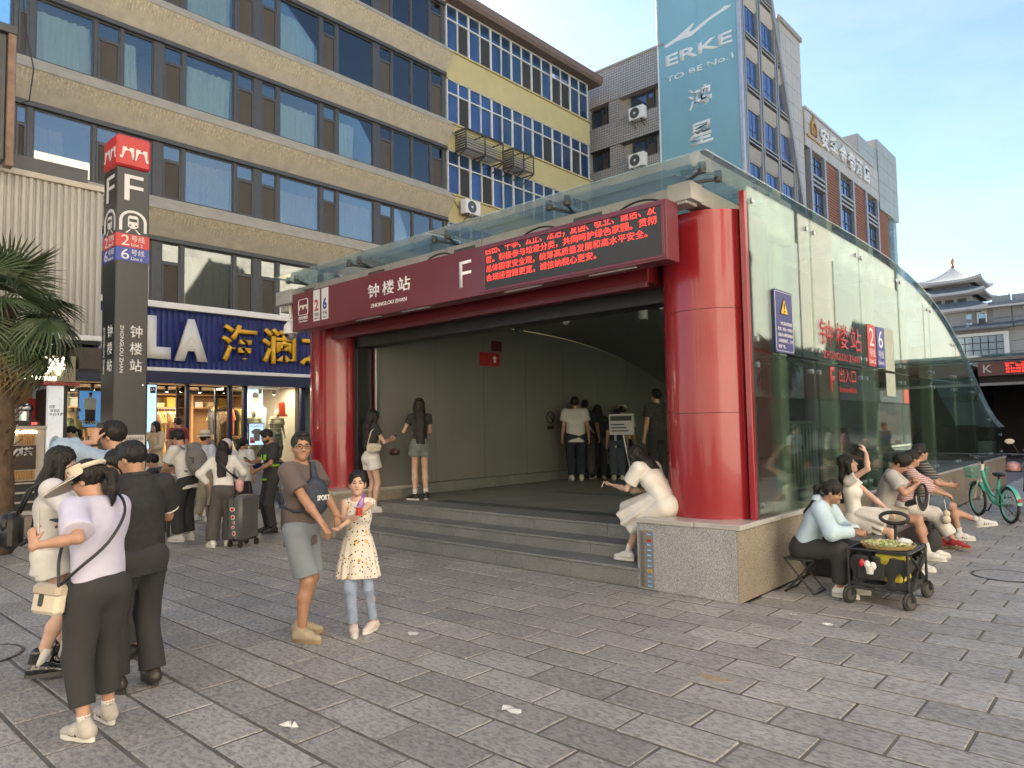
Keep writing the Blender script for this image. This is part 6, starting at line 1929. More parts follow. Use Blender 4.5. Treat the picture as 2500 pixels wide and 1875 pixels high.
class Body:
 """list of primitives, then one closed surface"""
 def __init__(s):
  s.p = []
 def cone(s, a, b, ra, rb, k=0.02, flat=None, op='u', cut=None):
  """rounded cone; flat=(axis, ratio) squashes it along axis; cut=[(point, normal)...] keeps the side the normal points away from"""
  a, b = np.asarray(a, float), np.asarray(b, float)
  d = b - a
  L2 = max(d @ d, 1e-9)
  m = max(ra, rb) + k + 0.012
  def fn(X, Y, Z):
   x, y, z = X - a[0], Y - a[1], Z - a[2]
   t = np.clip((x * d[0] + y * d[1] + z * d[2]) / L2, 0, 1)
   x, y, z = x - t * d[0], y - t * d[1], z - t * d[2]
   if flat is not None:
    n, q = flat
    w = (x * n[0] + y * n[1] + z * n[2]) * (1 / q - 1)
    x, y, z = x + w * n[0], y + w * n[1], z + w * n[2]
   r = np.sqrt(x * x + y * y + z * z) - (ra + (rb - ra) * t)
   if flat is not None:
    r = r * (0.5 + 0.5 * flat[1])
   for c in cut or ():
    r = np.maximum(r, (X - c[0][0]) * c[1][0] + (Y - c[0][1]) * c[1][1] + (Z - c[0][2]) * c[1][2])
   return r
  s.p.append((fn, np.minimum(a, b) - m, np.maximum(a, b) + m, k, op))
  return s
 def ell(s, c, r, rot=None, k=0.02, op='u', cut=None):
  c, r = np.asarray(c, float), np.asarray(r, float)
  rot = np.eye(3) if rot is None else np.asarray(rot, float)
  m = max(r) + k + 0.012
  def fn(X, Y, Z):
   x, y, z = X - c[0], Y - c[1], Z - c[2]
   p = [x * rot[0, i] + y * rot[1, i] + z * rot[2, i] for i in range(3)]
   k0 = np.sqrt(sum((p[i] / r[i]) ** 2 for i in range(3)))
   k1 = np.sqrt(sum((p[i] / r[i] ** 2) ** 2 for i in range(3)))
   d = k0 * (k0 - 1) / np.maximum(k1, 1e-6)
   for q in cut or ():
    d = np.maximum(d, (X - q[0][0]) * q[1][0] + (Y - q[0][1]) * q[1][1] + (Z - q[0][2]) * q[1][2])
   return d
  s.p.append((fn, c - m, c + m, k, op))
  return s
 def chain(s, pts, rs, **kw):
  for i in range(len(pts) - 1):
   s.cone(pts[i], pts[i + 1], rs[i], rs[i + 1], **kw)
  return s
 def fn(s, f, lo, hi, k=0.02, op='u'):
  s.p.append((f, np.asarray(lo, float), np.asarray(hi, float), k, op))
  return s
 def mesh(s, name, h, wrinkle=None, seed=0):
  lo = np.min([p[1] for p in s.p if p[4] == 'u'], 0) - 2 * h
  hi = np.max([p[2] for p in s.p if p[4] == 'u'], 0) + 2 * h
  n = np.ceil((hi - lo) / h).astype(int) + 1
  F = np.full(n, 0.12, np.float32)
  ax = [np.float32(lo[i] + h * np.arange(n[i])) for i in range(3)]
  for f, a, b, k, op in s.p:
   i0 = np.clip(np.floor((a - lo) / h).astype(int), 0, n - 1)
   i1 = np.clip(np.ceil((b - lo) / h).astype(int) + 1, 1, n)
   if np.any(i1 <= i0):
    continue
   sl = tuple(slice(i0[i], i1[i]) for i in range(3))
   d = f(ax[0][sl[0]][:, None, None], ax[1][sl[1]][None, :, None], ax[2][sl[2]][None, None, :]).astype(np.float32)
   G = F[sl]
   if op == 'u':
    w = np.maximum(k - np.abs(G - d), 0) / max(k, 1e-6)
    F[sl] = np.minimum(G, d) - w * w * k * 0.25
   elif op == 's':
    d = -d
    w = np.maximum(k - np.abs(G - d), 0) / max(k, 1e-6)
    F[sl] = np.maximum(G, d) + w * w * k * 0.25
  if wrinkle:
   amp, fx, fz = wrinkle
   r_ = np.random.default_rng(seed)
   N = np.zeros_like(F)
   for q in range(5):
    kx, ky, kz = r_.normal(0, fx), r_.normal(0, fx), r_.normal(0, fz)
    ph = r_.uniform(0, 6.28)
    a_ = (ax[0] * kx + ph)[:, None, None] + (ax[1] * ky)[None, :, None] + (ax[2] * kz)[None, None, :]
    N += np.sin(a_ + 1.3 * np.sin(a_ * 0.53 + q), dtype=np.float32)
   F = F + N * np.float32(amp / 2.2)
  F[0], F[-1], F[:, 0], F[:, -1], F[:, :, 0], F[:, :, -1] = 0.1, 0.1, 0.1, 0.1, 0.1, 0.1
  r = surf_nets(F, lo, h)
  if r is None:
   return None
  return np_mesh(name, r[0], r[1])
def rotm(yaw, pitch=0.0, roll=0.0):
 """columns: right, forward, up"""
 cy, sy = math.cos(yaw), math.sin(yaw)
 cp, sp = math.cos(pitch), math.sin(pitch)
 cr, sr = math.cos(roll), math.sin(roll)
 Rz = np.array([[cy, -sy, 0], [sy, cy, 0], [0, 0, 1]])
 Rx = np.array([[1, 0, 0], [0, cp, -sp], [0, sp, cp]])
 Ry = np.array([[cr, 0, sr], [0, 1, 0], [-sr, 0, cr]])
 return Rz @ Rx @ Ry
def ik(a, t, l1, l2, hint):
 a, t = np.asarray(a, float), np.asarray(t, float)
 d = t - a
 L = np.linalg.norm(d)
 mx_ = (l1 + l2) * 0.999
 if L > mx_:
  t = a + d / L * mx_
  d, L = t - a, mx_
 u = d / L
 c = (l1 * l1 - l2 * l2 + L * L) / (2 * L)
 hgt = math.sqrt(max(l1 * l1 - c * c, 0))
 hv = np.asarray(hint, float)
 hv = hv - u * (hv @ u)
 return a + u * c + nrm(hv) * hgt, t
m_skin = M('skin_warm', (0.43, 0.245, 0.165), 0.5, var=0.07, scale=9, bump=0.05)
m_skinl = M('skin_light', (0.52, 0.335, 0.255), 0.48, var=0.06, scale=9, bump=0.05)
m_skint = M('skin_tanned', (0.34, 0.185, 0.115), 0.5, var=0.08, scale=9, bump=0.05)
m_hair = M('black_hair', (0.011, 0.0095, 0.009), 0.5, var=0.5, scale=60, bump=1.0, bscale=130, stretch=(1, 1, 0.06), spec=0.35)
m_eye = M('dark_eye', (0.015, 0.011, 0.01), 0.15, var=0)
m_lip = M('lip_pink', (0.34, 0.13, 0.11), 0.45, var=0.05)
m_gls = M('spectacle_black', (0.015, 0.012, 0.012), 0.25, var=0)
def cloth(name, c, rough=0.85, **k):
 k.setdefault('var', 0.1)
 k.setdefault('scale', 7)
 k.setdefault('bump', 0.25)
 k.setdefault('bscale', 16)
 return M('cloth_' + name, c, rough, sheen=0.0 if max(c) < 0.1 else 0.08, **k)
def striped(name, c1, c2, freq, axis='Z', duty=0.5):
 m, n, l, b, oc = node_mat(name)
 sp = n.new('ShaderNodeSeparateXYZ')
 l.new(oc, sp.inputs[0])
 nz_ = n.new('ShaderNodeTexNoise')
 nz_.inputs['Scale'].default_value = 5
 l.new(oc, nz_.inputs['Vector'])
 a = n.new('ShaderNodeMath')
 a.operation = 'MULTIPLY_ADD'
 a.inputs[1].default_value = 0.05
 l.new(nz_.outputs['Fac'], a.inputs[0])
 l.new(sp.outputs[axis], a.inputs[2])
 f = n.new('ShaderNodeMath')
 f.operation = 'MULTIPLY'
 f.inputs[1].default_value = freq
 l.new(a.outputs[0], f.inputs[0])
 fr_ = n.new('ShaderNodeMath')
 fr_.operation = 'FRACT'
 l.new(f.outputs[0], fr_.inputs[0])
 g = n.new('ShaderNodeMath')
 g.operation = 'GREATER_THAN'
 g.inputs[1].default_value = duty
 l.new(fr_.outputs[0], g.inputs[0])
 mx_ = n.new('ShaderNodeMix')
 mx_.data_type = 'RGBA'
 mx_.inputs['A'].default_value = _lin(c1)
 mx_.inputs['B'].default_value = _lin(c2)
 l.new(g.outputs[0], mx_.inputs['Factor'])
 l.new(mx_.outputs['Result'], b.inputs['Base Color'])
 b.inputs['Roughness'].default_value = 0.9
 return m
def spotted(name, base, marks, sc_=30.0):
 """print of small leaves and flowers"""
 m, n, l, b, oc = node_mat(name)
 prev = None
 col_ = _lin(base)
 for k, (c, s_, th) in enumerate(marks):
  v = n.new('ShaderNodeTexVoronoi')
  v.inputs['Scale'].default_value = s_
  mp_ = n.new('ShaderNodeMapping')
  mp_.inputs['Location'].default_value = (k * 1.7, k * 0.9, k * 0.4)
  mp_.inputs['Scale'].default_value = (1, 1, 1.0 if k else 0.7)
  l.new(oc, mp_.inputs['Vector'])
  l.new(mp_.outputs['Vector'], v.inputs['Vector'])
  g = n.new('ShaderNodeMath')
  g.operation = 'LESS_THAN'
  g.inputs[1].default_value = th
  l.new(v.outputs['Distance'], g.inputs[0])
  mx_ = n.new('ShaderNodeMix')
  mx_.data_type = 'RGBA'
  l.new(g.outputs[0], mx_.inputs['Factor'])
  if prev is None:
   mx_.inputs['A'].default_value = col_
  else:
   l.new(prev, mx_.inputs['A'])
  mx_.inputs['B'].default_value = _lin(c)
  prev = mx_.outputs['Result']
 l.new(prev, b.inputs['Base Color'])
 b.inputs['Roughness'].default_value = 0.85
 return m
SEED = [0]
class Person:
 def __init__(s, label, loc, rz, H=1.7, fem=False, skin=None, group=None, det=1, pel=None, lean=(0, 0), twist=0.0, head=(0, 0, 0), hands=None, feet=None, knees=None, curl=(0.5, 0.5), palm=None, bulk=1.0, name='person', toes=(None, None), hang=0.0, hs=1.0):
  SEED[0] += 1
  s.seed = SEED[0]
  s.root = thing(name, label, 'mannequin' if name == 'mannequin' else 'person', loc, rz, group)
  s.q = q = H / 1.72
  s.qh = s.q * hs
  s.fem, s.det, s.skin = fem, det, skin or m_skin
  s.h = {0: 0.0125, 1: 0.0085, 2: 0.0065}[det]
  s.hc_ = {0: 0.013, 1: 0.0105, 2: 0.0085}[det]
  s.bulk = bulk
  w = (0.9 if fem else 1.0) * bulk
  s.w = w
  s.P = np.array(pel if pel is not None else (0, 0, 0.905 * q), float)
  lf, ls = R(lean[0]), R(lean[1])
  s.u = nrm((math.sin(ls), math.sin(lf), math.cos(lf) * math.cos(ls)))
  tw = R(twist)
  sv = V3(math.cos(tw), math.sin(tw), 0)
  s.sv = nrm(sv - s.u * (sv @ s.u))
  s.fr = np.cross(s.u, s.sv)
  s.rv = V3(1, 0, 0)
  s.SC = s.P + s.u * 0.50 * q
  sw = (0.160 if fem else 0.182) * q * (0.5 + 0.5 * bulk)
  s.sh = [s.SC + s.sv * sw * k - s.u * 0.0 for k in (1, -1)]       # right, left
  s.neck = s.SC + s.u * 0.045 * q
  yaw, pit, rol = [R(a) for a in head]
  s.Rh = rotm(yaw, pit, rol)
  s.HC = s.neck + s.u * 0.05 * q + s.Rh @ V3(0, 0.018, 0.105) * s.qh
  s.hip = [s.P + V3(k * 0.088 * q * w, 0, -0.01 * q) for k in (1, -1)]
  l1, l2 = 0.278 * q, 0.248 * q
  hands = hands or {}
  s.el, s.wr = [], []
  for i, k in enumerate((1, -1)):
   t = hands.get('R' if i == 0 else 'L')
   hint = V3(0.15 * k, -1, -0.1)
   if t is None:
    t = s.sh[i] + V3(k * 0.075, 0.03 + hang, -0.515) * q
   elif len(t) == 2:
    t, hint = t
   e, t2 = ik(s.sh[i], np.asarray(t, float), l1, l2, hint)
   s.el.append(e)
   s.wr.append(t2)
  s.kn, s.an = [], []
  f1, f2 = 0.415 * q, 0.41 * q
  feet = feet or {}
  s.toe = []
  for i, k in enumerate((1, -1)):
   ft = feet.get('R' if i == 0 else 'L', (k * 0.1 * q, 0.0, 0.085 * q, k * -8))
   hint = (knees or {}).get('R' if i == 0 else 'L', V3(0.05 * k, 1, 0))
   kn, an = ik(s.hip[i], np.asarray(ft[:3], float), f1, f2, hint)
   s.kn.append(kn)
   s.an.append(an)
   a = R(ft[3] if len(ft) > 3 else 0)
   td = V3(-math.sin(a), math.cos(a), 0)
   if len(ft) > 4:
    td = nrm(td + V3(0, 0, ft[4]))
   s.toe.append(td)
  s.curl, s.palm = curl, palm or (None, None)
  s.body()
 # ---------------------------------------------------------------- skin
 def body(s):
  q, w, B = s.q, s.w, Body()
  fl = (s.fr, 0.66)
  T = lambda z: s.P + s.u * z * q
  B.cone(T(-0.02), T(0.15), 0.125 * q * w, 0.112 * q * w, 0.05, fl)
  B.cone(T(0.15), T(0.36), 0.112 * q * w, 0.135 * q * w, 0.05, fl)
  B.cone(T(0.36), s.SC - s.u * 0.05 * q, 0.135 * q * w, 0.10 * q * w, 0.05, fl)
  for i in (0, 1):
   B.cone(s.neck - s.u * 0.03 * q, s.sh[i] - s.sv * (0.01 if i == 0 else -0.01), 0.055 * q, 0.046 * q * w, 0.05)
   aw = (0.86 if s.fem else 1.0) * (0.6 + 0.4 * s.bulk)
   B.cone(s.sh[i], s.el[i], 0.047 * q * aw, 0.036 * q * aw, 0.03)
   m = s.el[i] * 0.65 + s.wr[i] * 0.35
   B.cone(s.el[i], m, 0.036 * q * aw, 0.037 * q * aw, 0.02)
   B.cone(m, s.wr[i], 0.037 * q * aw, 0.025 * q * aw, 0.02)
   s.hand(B, i)
   lw = (0.98 if s.fem else 1.0) * (0.5 + 0.5 * s.bulk)
   B.cone(s.hip[i], s.kn[i], 0.078 * q * lw, 0.05 * q * lw, 0.04)
   c = s.kn[i] * 0.68 + s.an[i] * 0.32
   bk = nrm(np.cross(s.an[i] - s.kn[i], V3(1, 0, 0)))
   bk = bk if bk[1] < 0 or abs(bk[1]) < 0.3 else -bk
   B.cone(s.kn[i], c + bk * 0.012 * q, 0.05 * q * lw, 0.053 * q * lw, 0.03)
   B.cone(c + bk * 0.012 * q, s.an[i], 0.053 * q * lw, 0.033 * q * lw, 0.03)
   B.cone(s.an[i] - V3(0, 0, 0.03) * q, s.an[i] + s.toe[i] * 0.12 * q - V3(0, 0, 0.05) * q, 0.033 * q, 0.027 * q, 0.03)
  # neck and head
  q = s.qh
  h = lambda *p: s.HC + s.Rh @ (V3(*p) * q)
  B.cone(s.neck - s.u * 0.02 * q, h(0, -0.02, -0.06), 0.054 * q * (0.86 if s.fem else 1.02), 0.05 * q * (0.86 if s.fem else 1.0), 0.03)
  hr = 0.96 if s.fem else 1.0
  B.ell(h(0, -0.012, 0.03), V3(0.074, 0.093, 0.088) * q * hr, s.Rh, 0.02)
  B.ell(h(0, 0.02, -0.03), V3(0.066, 0.068, 0.078) * q * hr, s.Rh, 0.03)
  B.cone(h(0, 0.045, -0.075), h(0, 0.062, -0.088), 0.034 * q * hr, 0.024 * q * hr, 0.04)
  B.cone(h(0, 0.086, 0.008), h(0, 0.101, -0.026), 0.008 * q, 0.0125 * q, 0.012)
  for k in (1, -1):
   B.ell(h(k * 0.031, 0.092, 0.006), V3(0.018, 0.014, 0.011) * q, s.Rh, 0.014, 's')
   B.ell(h(k * 0.036, 0.062, -0.03), V3(0.024, 0.022, 0.02) * q, s.Rh, 0.02)
   B.ell(h(k * 0.073, -0.006, -0.012), V3(0.010, 0.019, 0.032) * q, s.Rh, 0.008)
   B.cone(h(k * 0.012, 0.096, -0.028), h(k * 0.013, 0.092, -0.029), 0.0085 * q, 0.007 * q, 0.008)
  B.cone(h(-0.014, 0.082, -0.053), h(0.014, 0.082, -0.053), 0.0095 * q, 0.0095 * q, 0.01)
  me = B.mesh('body', s.h)
  s.bodyobj = link('body', me, s.skin, s.root)
 def hand(s, B, i):
  q = s.q * (0.92 if s.fem else 1.0)
  k = 1 if i == 0 else -1
  d = nrm(s.wr[i] - s.el[i])
  p = s.palm[i]
  pn = np.asarray(p[0], float) if p is not None else V3(-k, 0.2, 0)       # palm normal
  if p is not None and len(p) > 1 and p[1] is not None:
   d = nrm(p[1])
  pn = nrm(pn - d * (pn @ d))
  sd = np.cross(d, pn) * k                                               # towards the thumb
  W = s.wr[i]
  kn = W + d * 0.085 * q
  B.cone(W - d * 0.01 * q, kn, 0.029 * q, 0.039 * q, 0.012, (pn, 0.42))
  c = s.curl[i]
  r0 = 0.0088 * q if s.det > 0 else 0.0105 * q
  r0 = max(r0, s.h * 1.05)
  for f_, (off, L) in enumerate(((0.029, 0.07), (0.010, 0.078), (-0.009, 0.073), (-0.027, 0.058))):
   b = kn + sd * off * q - d * (0.006 * q if f_ in (0, 3) else 0)
   dd = d
   for sgm, fr_ in enumerate((0.45, 0.3, 0.25)):
    a = c * (0.55, 1.0, 0.8)[sgm] * (1 + 0.08 * f_)
    dd = nrm(dd * math.cos(a) + pn * math.sin(a))
    pn2 = nrm(pn - dd * (pn @ dd))
    e = b + dd * L * fr_ * q
    B.cone(b, e, r0 * (1 - 0.08 * sgm), r0 * (0.94 - 0.08 * sgm), 0.003)
    b = e
    pn_ = pn2
  t0 = W + d * 0.022 * q + sd * 0.022 * q
  t1 = t0 + nrm(d * 0.7 + sd * 0.75 + pn * 0.3) * 0.042 * q
  t2 = t1 + nrm(d * 0.9 + sd * 0.25 + pn * (0.3 + 0.6 * c)) * 0.034 * q
  B.cone(t0, t1, 0.0135 * q, 0.011 * q, 0.01).cone(t1, t2, 0.011 * q, 0.009 * q, 0.004)
 def grip(s, i, f=0.09):
  """a point in the palm, in world-independent local space"""
  d = nrm(s.wr[i] - s.el[i])
  p = s.palm[i]
  if p is not None and len(p) > 1 and p[1] is not None:
   d = nrm(p[1])
  pn = np.asarray(p[0], float) if p is not None else V3(-1 if i == 0 else 1, 0.2, 0)
  pn = nrm(pn - d * (pn @ d))
  return s.wr[i] + d * f * s.q + pn * 0.028 * s.q, d, pn
 # ---------------------------------------------------------------- face details
 def face(s, brows=True, mouth=True, glasses=False, mask=None, mouth_open=False):
  q = s.qh
  rot = Matrix(s.Rh.tolist())
  h = lambda *p: s.HC + s.Rh @ (V3(*p) * q)
  for k in (1, -1):
   MB().ell(h(k * 0.031, 0.0835, 0.004), (0.0135 * q, 0.0055 * q, 0.0052 * q), rot, 8, 6).build('eye', m_eye, s.root, smooth=True)
   if brows:
    b = MB()
    b.tube([h(k * 0.014, 0.0935, 0.022), h(k * 0.03, 0.0925, 0.027), h(k * 0.047, 0.081, 0.022)], [0.0038 * q, 0.0042 * q, 0.002 * q], 5)
    b.build('eyebrow', m_hair, s.root, smooth=True)
  if mouth and not mask:
   MB().ell(h(0, 0.0885, -0.0535), (0.021 * q, 0.007 * q, 0.0065 * q * (1.8 if mouth_open else 1)), rot, 10, 6).build('mouth', m_lip, s.root, smooth=True)
  if mask:
   B = Body()
   B.ell(h(0, 0.03, -0.052), V3(0.071, 0.075, 0.052) * q, s.Rh, 0.01, cut=[(h(0, 0.005, 0), -(s.Rh @ V3(0, 1, 0)))])
   link('face_mask', B.mesh('face_mask', 0.006), mask, s.root)
  if glasses:
   b = MB()
   for k in (1, -1):
    b.tube([h(k * 0.034 + 0.027 * math.cos(a), 0.104 - 0.008 * abs(math.cos(a)), 0.004 + 0.02 * math.sin(a)) for a in [2 * math.pi * j / 14 for j in range(14)]], 0.0024 * q, 5, closed=True)
    b.tube([h(k * 0.061, 0.098, 0.01), h(k * 0.077, 0.05, 0.01), h(k * 0.079, -0.01, 0.004)], 0.0022 * q, 5)
   b.tube([h(-0.008, 0.104, 0.01), h(0.008, 0.104, 0.01)], 0.0022 * q, 5)
   tag(b.build('spectacles', m_gls, s.root, smooth=True), kind='stuff')
 # ---------------------------------------------------------------- hair
 def hair(s, style='short', length=0.4, mat=None, fringe=0.0, vol=1.0):
  q, B = s.qh, Body()
  h = lambda *p: s.HC + s.Rh @ (V3(*p) * q)
  up, fw = s.Rh @ V3(0, 0, 1), s.Rh @ V3(0, 1, 0)
  v = 0.010 * vol
  low = {'short': -0.055, 'bun': -0.07, 'pony': -0.07}.get(style, -0.095)
  B.ell(h(0, -0.016, 0.032), V3(0.078 + v, 0.096 + v, 0.09 + v) * q, s.Rh, 0.02, cut=[(h(0, 0, low), -up)])
  if style == 'short':
   B.ell(h(0, 0.035, 0.105), V3(0.06, 0.045, 0.022) * q, s.Rh, 0.03)
  if style in ('long', 'bob'):
   dn = V3(0, -0.02, -1)
   bk = s.Rh @ V3(0, -0.055, 0.0) * q
   p0 = h(0, -0.05, 0.0)
   p1 = s.neck + s.fr * -0.075 * q - s.u * 0.02 * q
   L = length if style == 'long' else 0.06
   p2 = p1 - s.u * L * q - s.fr * 0.03 * q
   B.cone(p0, p1, 0.082 * q, 0.088 * q, 0.03, (s.fr, 0.62))
   B.cone(p1, p2, 0.088 * q, 0.07 * q * vol, 0.03, (s.fr, 0.45), cut=[(p2, -s.u)])
   for k in (1, -1):
    B.cone(h(k * 0.072, 0.02, 0.01), s.neck + s.sv * k * 0.075 * q + s.fr * 0.03 * q - s.u * (0.03 if style == 'long' else -0.02) * q, 0.026 * q, 0.034 * q, 0.03)
  if style == 'pony':
   t0 = h(0, -0.115, 0.02)
   t1 = t0 + s.Rh @ V3(0, -0.05, -0.05) * q
   t2 = t1 + V3(0, -0.01, -length) * q
   B.chain([t0, t1, (t1 + t2) / 2 + V3(0, -0.012, 0), t2], [0.024 * q, 0.032 * q, 0.034 * q, 0.012 * q], k=0.02)
  if style == 'bun':
   B.ell(h(0, -0.118, -0.01), V3(0.045, 0.035, 0.045) * q, s.Rh, 0.015)
  # open the face
  fz = -0.05 + 0.0
  B.ell(h(0, 0.112, -0.045 - fringe), V3(0.071, 0.078, 0.105) * q, s.Rh, 0.012, 's')
  if style == 'short':
   for k in (1, -1):
    B.ell(h(k * 0.098, 0.015, -0.055), V3(0.03, 0.06, 0.055) * q, s.Rh, 0.01, 's')
  else:
   B.ell(h(0, 0.105, -0.07), V3(0.058, 0.06, 0.12) * q, s.Rh, 0.012, 's')
  me = B.mesh('hair', min(s.h, 0.0085), (0.004, 230, 14), s.seed)
  return link('hair', me, mat or m_hair, s.root)
 # ---------------------------------------------------------------- clothes
 def top(s, mat, name='shirt', infl=0.018, hem=-0.10, sleeve=0.62, loose=0.0, neck=0.066, flare=0.0, wr=0.0045, sleeveless=False, cuff=None, low_neck=0.0):
  q, w, B = s.q, s.w, Body()
  i_ = infl * q
  fl = (s.fr, 0.70)
  T = lambda z: s.P + s.u * z * q
  hp = [(T(hem), -s.u)]
  r = lambda a: a * q * w + i_
  B.cone(T(0.15), T(min(hem - 0.12, -0.05)), r(0.118 + loose * 0.6), r(0.142 + loose + flare), 0.05, fl, cut=hp)
  B.cone(T(0.15), T(0.36), r(0.118 + loose * 0.6), r(0.136 + loose * 0.4), 0.05, fl, cut=hp)
  B.cone(T(0.36), s.SC - s.u * 0.05 * q, r(0.136 + loose * 0.4), r(0.098), 0.05, fl)
  if s.fem:
   for k in (1, -1):
    B.ell(T(0.345) + s.sv * k * 0.065 * q + s.fr * 0.072 * q, V3(0.058, 0.05, 0.056) * q, None, 0.04)
  for i in (0, 1):
   sg = 1 if i == 0 else -1
   B.cone(s.neck - s.u * 0.035 * q, s.sh[i] - s.sv * sg * 0.01, 0.056 * q + i_ * 0.7, 0.048 * q * w + i_ * 0.8, 0.04)
   if sleeveless:
    continue
   aw = (0.86 if s.fem else 1.0) * (0.6 + 0.4 * s.bulk)
   d1, d2 = nrm(s.el[i] - s.sh[i]), nrm(s.wr[i] - s.el[i])
   g = i_ + loose * 0.35
   if sleeve <= 1:
    cp = s.sh[i] + (s.el[i] - s.sh[i]) * sleeve
    B.cone(s.sh[i], s.sh[i] + (s.el[i] - s.sh[i]) * (sleeve + 0.2), 0.049 * q * aw + g, 0.047 * q * aw + g + 0.008, 0.03, cut=[(cp, d1)])
   else:
    cp = s.el[i] + (s.wr[i] - s.el[i]) * (sleeve - 1)
    B.cone(s.sh[i], s.el[i], 0.049 * q * aw + g, 0.041 * q * aw + g * 0.9, 0.03)
    B.cone(s.el[i], s.wr[i], 0.041 * q * aw + g * 0.9, 0.031 * q * aw + g * 0.6, 0.03, cut=[(cp, d2)])
  B.cone(s.neck + s.u * 0.02 * q + s.fr * 0.012 * q, s.neck + s.u * 0.12 * q + s.fr * 0.03 * q, neck * q, neck * q * 1.3, 0.012, op='s')
  if low_neck:
   B.ell(s.neck + s.fr * 0.07 * q - s.u * (0.0 + low_neck * 0.4) * q, V3(0.075, 0.06, low_neck) * q, None, 0.01, 's')
  me = B.mesh(name, s.hc_, (wr, 13, 9), s.seed)
  o = link(name, me, mat, s.root)
  if cuff is not None:
   for i in (0, 1):
    d1 = nrm(s.el[i] - s.sh[i])
    cp = s.sh[i] + (s.el[i] - s.sh[i]) * (sleeve - 0.02)
    rr = 0.047 * q + i_ + loose * 0.35 + 0.007
    MB().tube([cp, cp + d1 * 0.014], rr, 18, cap=False).build('cuff_stripe', cuff, s.root, smooth=True)
  return o
 def legs(s, mat, name='trousers', hip=0.018, knee=0.02, ank=0.03, end=0.93, waist=0.0, wr=0.005):
  """end: 0..1 along thigh is shorts, 1..2 along the shin"""
  q, w, B = s.q, s.w, Body()
  T = lambda z: s.P + s.u * z * q
  top = [(T(waist), s.u)]
  B.ell(T(0.0), V3(0.158 * w * q + hip, 0.112 * q + hip, 0.135 * q), None, 0.04)
  B.cone(T(0.02), T(waist + 0.08), 0.135 * q * w + hip, 0.12 * q * w + hip, 0.04, (s.fr, 0.72), cut=top)
  lw = 0.5 + 0.5 * s.bulk
  for i in (0, 1):
   d1, d2 = nrm(s.kn[i] - s.hip[i]), nrm(s.an[i] - s.kn[i])
   if end <= 1:
    cp = s.hip[i] + (s.kn[i] - s.hip[i]) * end
    B.cone(s.hip[i], s.hip[i] + (s.kn[i] - s.hip[i]) * (end + 0.12), 0.082 * q * lw + hip, 0.062 * q * lw + knee + 0.014, 0.035, cut=[(cp, d1)])
   else:
    cp = s.kn[i] + (s.an[i] - s.kn[i]) * (end - 1)
    B.cone(s.hip[i], s.kn[i], 0.082 * q * lw + hip, 0.054 * q * lw + knee, 0.035)
    B.cone(s.kn[i], s.an[i] + d2 * 0.03 * q, 0.054 * q * lw + knee, 0.034 * q * lw + ank, 0.03, cut=[(cp, d2)])
  me = B.mesh(name, s.hc_, (wr, 12, 9), s.seed + 50)
  return link(name, me, mat, s.root)
 def skirt(s, mat, name='skirt', length=0.42, r0=0.13, r1=0.24, pleats=14, amp=0.02, waist=0.12, direc=None, flat=0.75, wr=0.003):
  """hanging from the waist along direc (default straight down)"""
  q = s.q
  a = s.P + s.u * waist * q
  d = nrm(direc) if direc is not None else V3(0, 0, -1)
  L = length * q
  xx = s.sv - d * (s.sv @ d)
  xx = nrm(xx)
  yy = np.cross(d, xx)
  ph0 = s.seed
  def fn(X, Y, Z):
   x, y, z = X - a[0], Y - a[1], Z - a[2]
   t = x * d[0] + y * d[1] + z * d[2]
   px = x * xx[0] + y * xx[1] + z * xx[2]
   py = (x * yy[0] + y * yy[1] + z * yy[2]) / flat
   tt = np.clip(t / L, 0, 1)
   ph = np.arctan2(py, px)
   r = (r0 + (r1 - r0) * tt ** 0.8) * q + amp * q * tt * np.sin(ph * pleats + 1.2 * np.sin(ph * 3 + ph0))
   dd = (np.sqrt(px * px + py * py) - r) * 0.8
   return np.maximum(np.maximum(dd, -t), t - L)
  e = a + d * L
  m = (max(r0, r1) + amp + 0.03) * q
  B = Body().fn(fn, np.minimum(a, e) - m, np.maximum(a, e) + m, 0.01)
  return link(name, B.mesh(name, s.hc_, (wr, 14, 8), s.seed + 9), mat, s.root)
 def shoes(s, mat, sole=None, socks=None, sock_h=0.16, kind='sneaker', accent=None):
  q = s.q
  for i in (0, 1):
   A, t = s.an[i], s.toe[i]
   up = nrm(V3(0, 0, 1) - t * t[2])
   sd = np.cross(t, up)
   z0 = A - up * 0.085 * q
   th = 0.03 if kind != 'chunky' else 0.045
   # footprint outline
   out = []
   N = 20
   for k in range(N):
    a = 2 * math.pi * k / N
    y = 0.055 + 0.142 * math.cos(a)
    wd = 0.047 if math.cos(a) > 0 else 0.039
    wd *= 1.0 - 0.12 * math.exp(-((y - 0.05) / 0.05) ** 2)
    out.append((wd * math.sin(a), y))
   B = Body()
   heel = z0 + t * -0.035 * q + up * 0.05 * q
   toe = z0 + t * 0.155 * q + up * 0.036 * q
   mid = z0 + t * 0.06 * q + up * 0.055 * q
   B.cone(heel, mid, 0.041 * q, 0.043 * q, 0.03)
   B.cone(mid, toe, 0.043 * q, 0.036 * q, 0.03, (up, 0.85))
   tall = {'boot': 0.17, 'high': 0.13}.get(kind, 0.10)
   B.cone(heel + up * 0.01, A - up * 0.085 * q + up * tall * q - t * 0.008 * q, 0.042 * q, 0.043 * q, 0.03)
   cuts = z0 + up * (th - 0.006) * q
   B.fn(lambda X, Y, Z, c=cuts, u_=up: (X - c[0]) * u_[0] + (Y - c[1]) * u_[1] + (Z - c[2]) * u_[2], z0 - 0.3, z0 + 0.3, 0.004, 's')
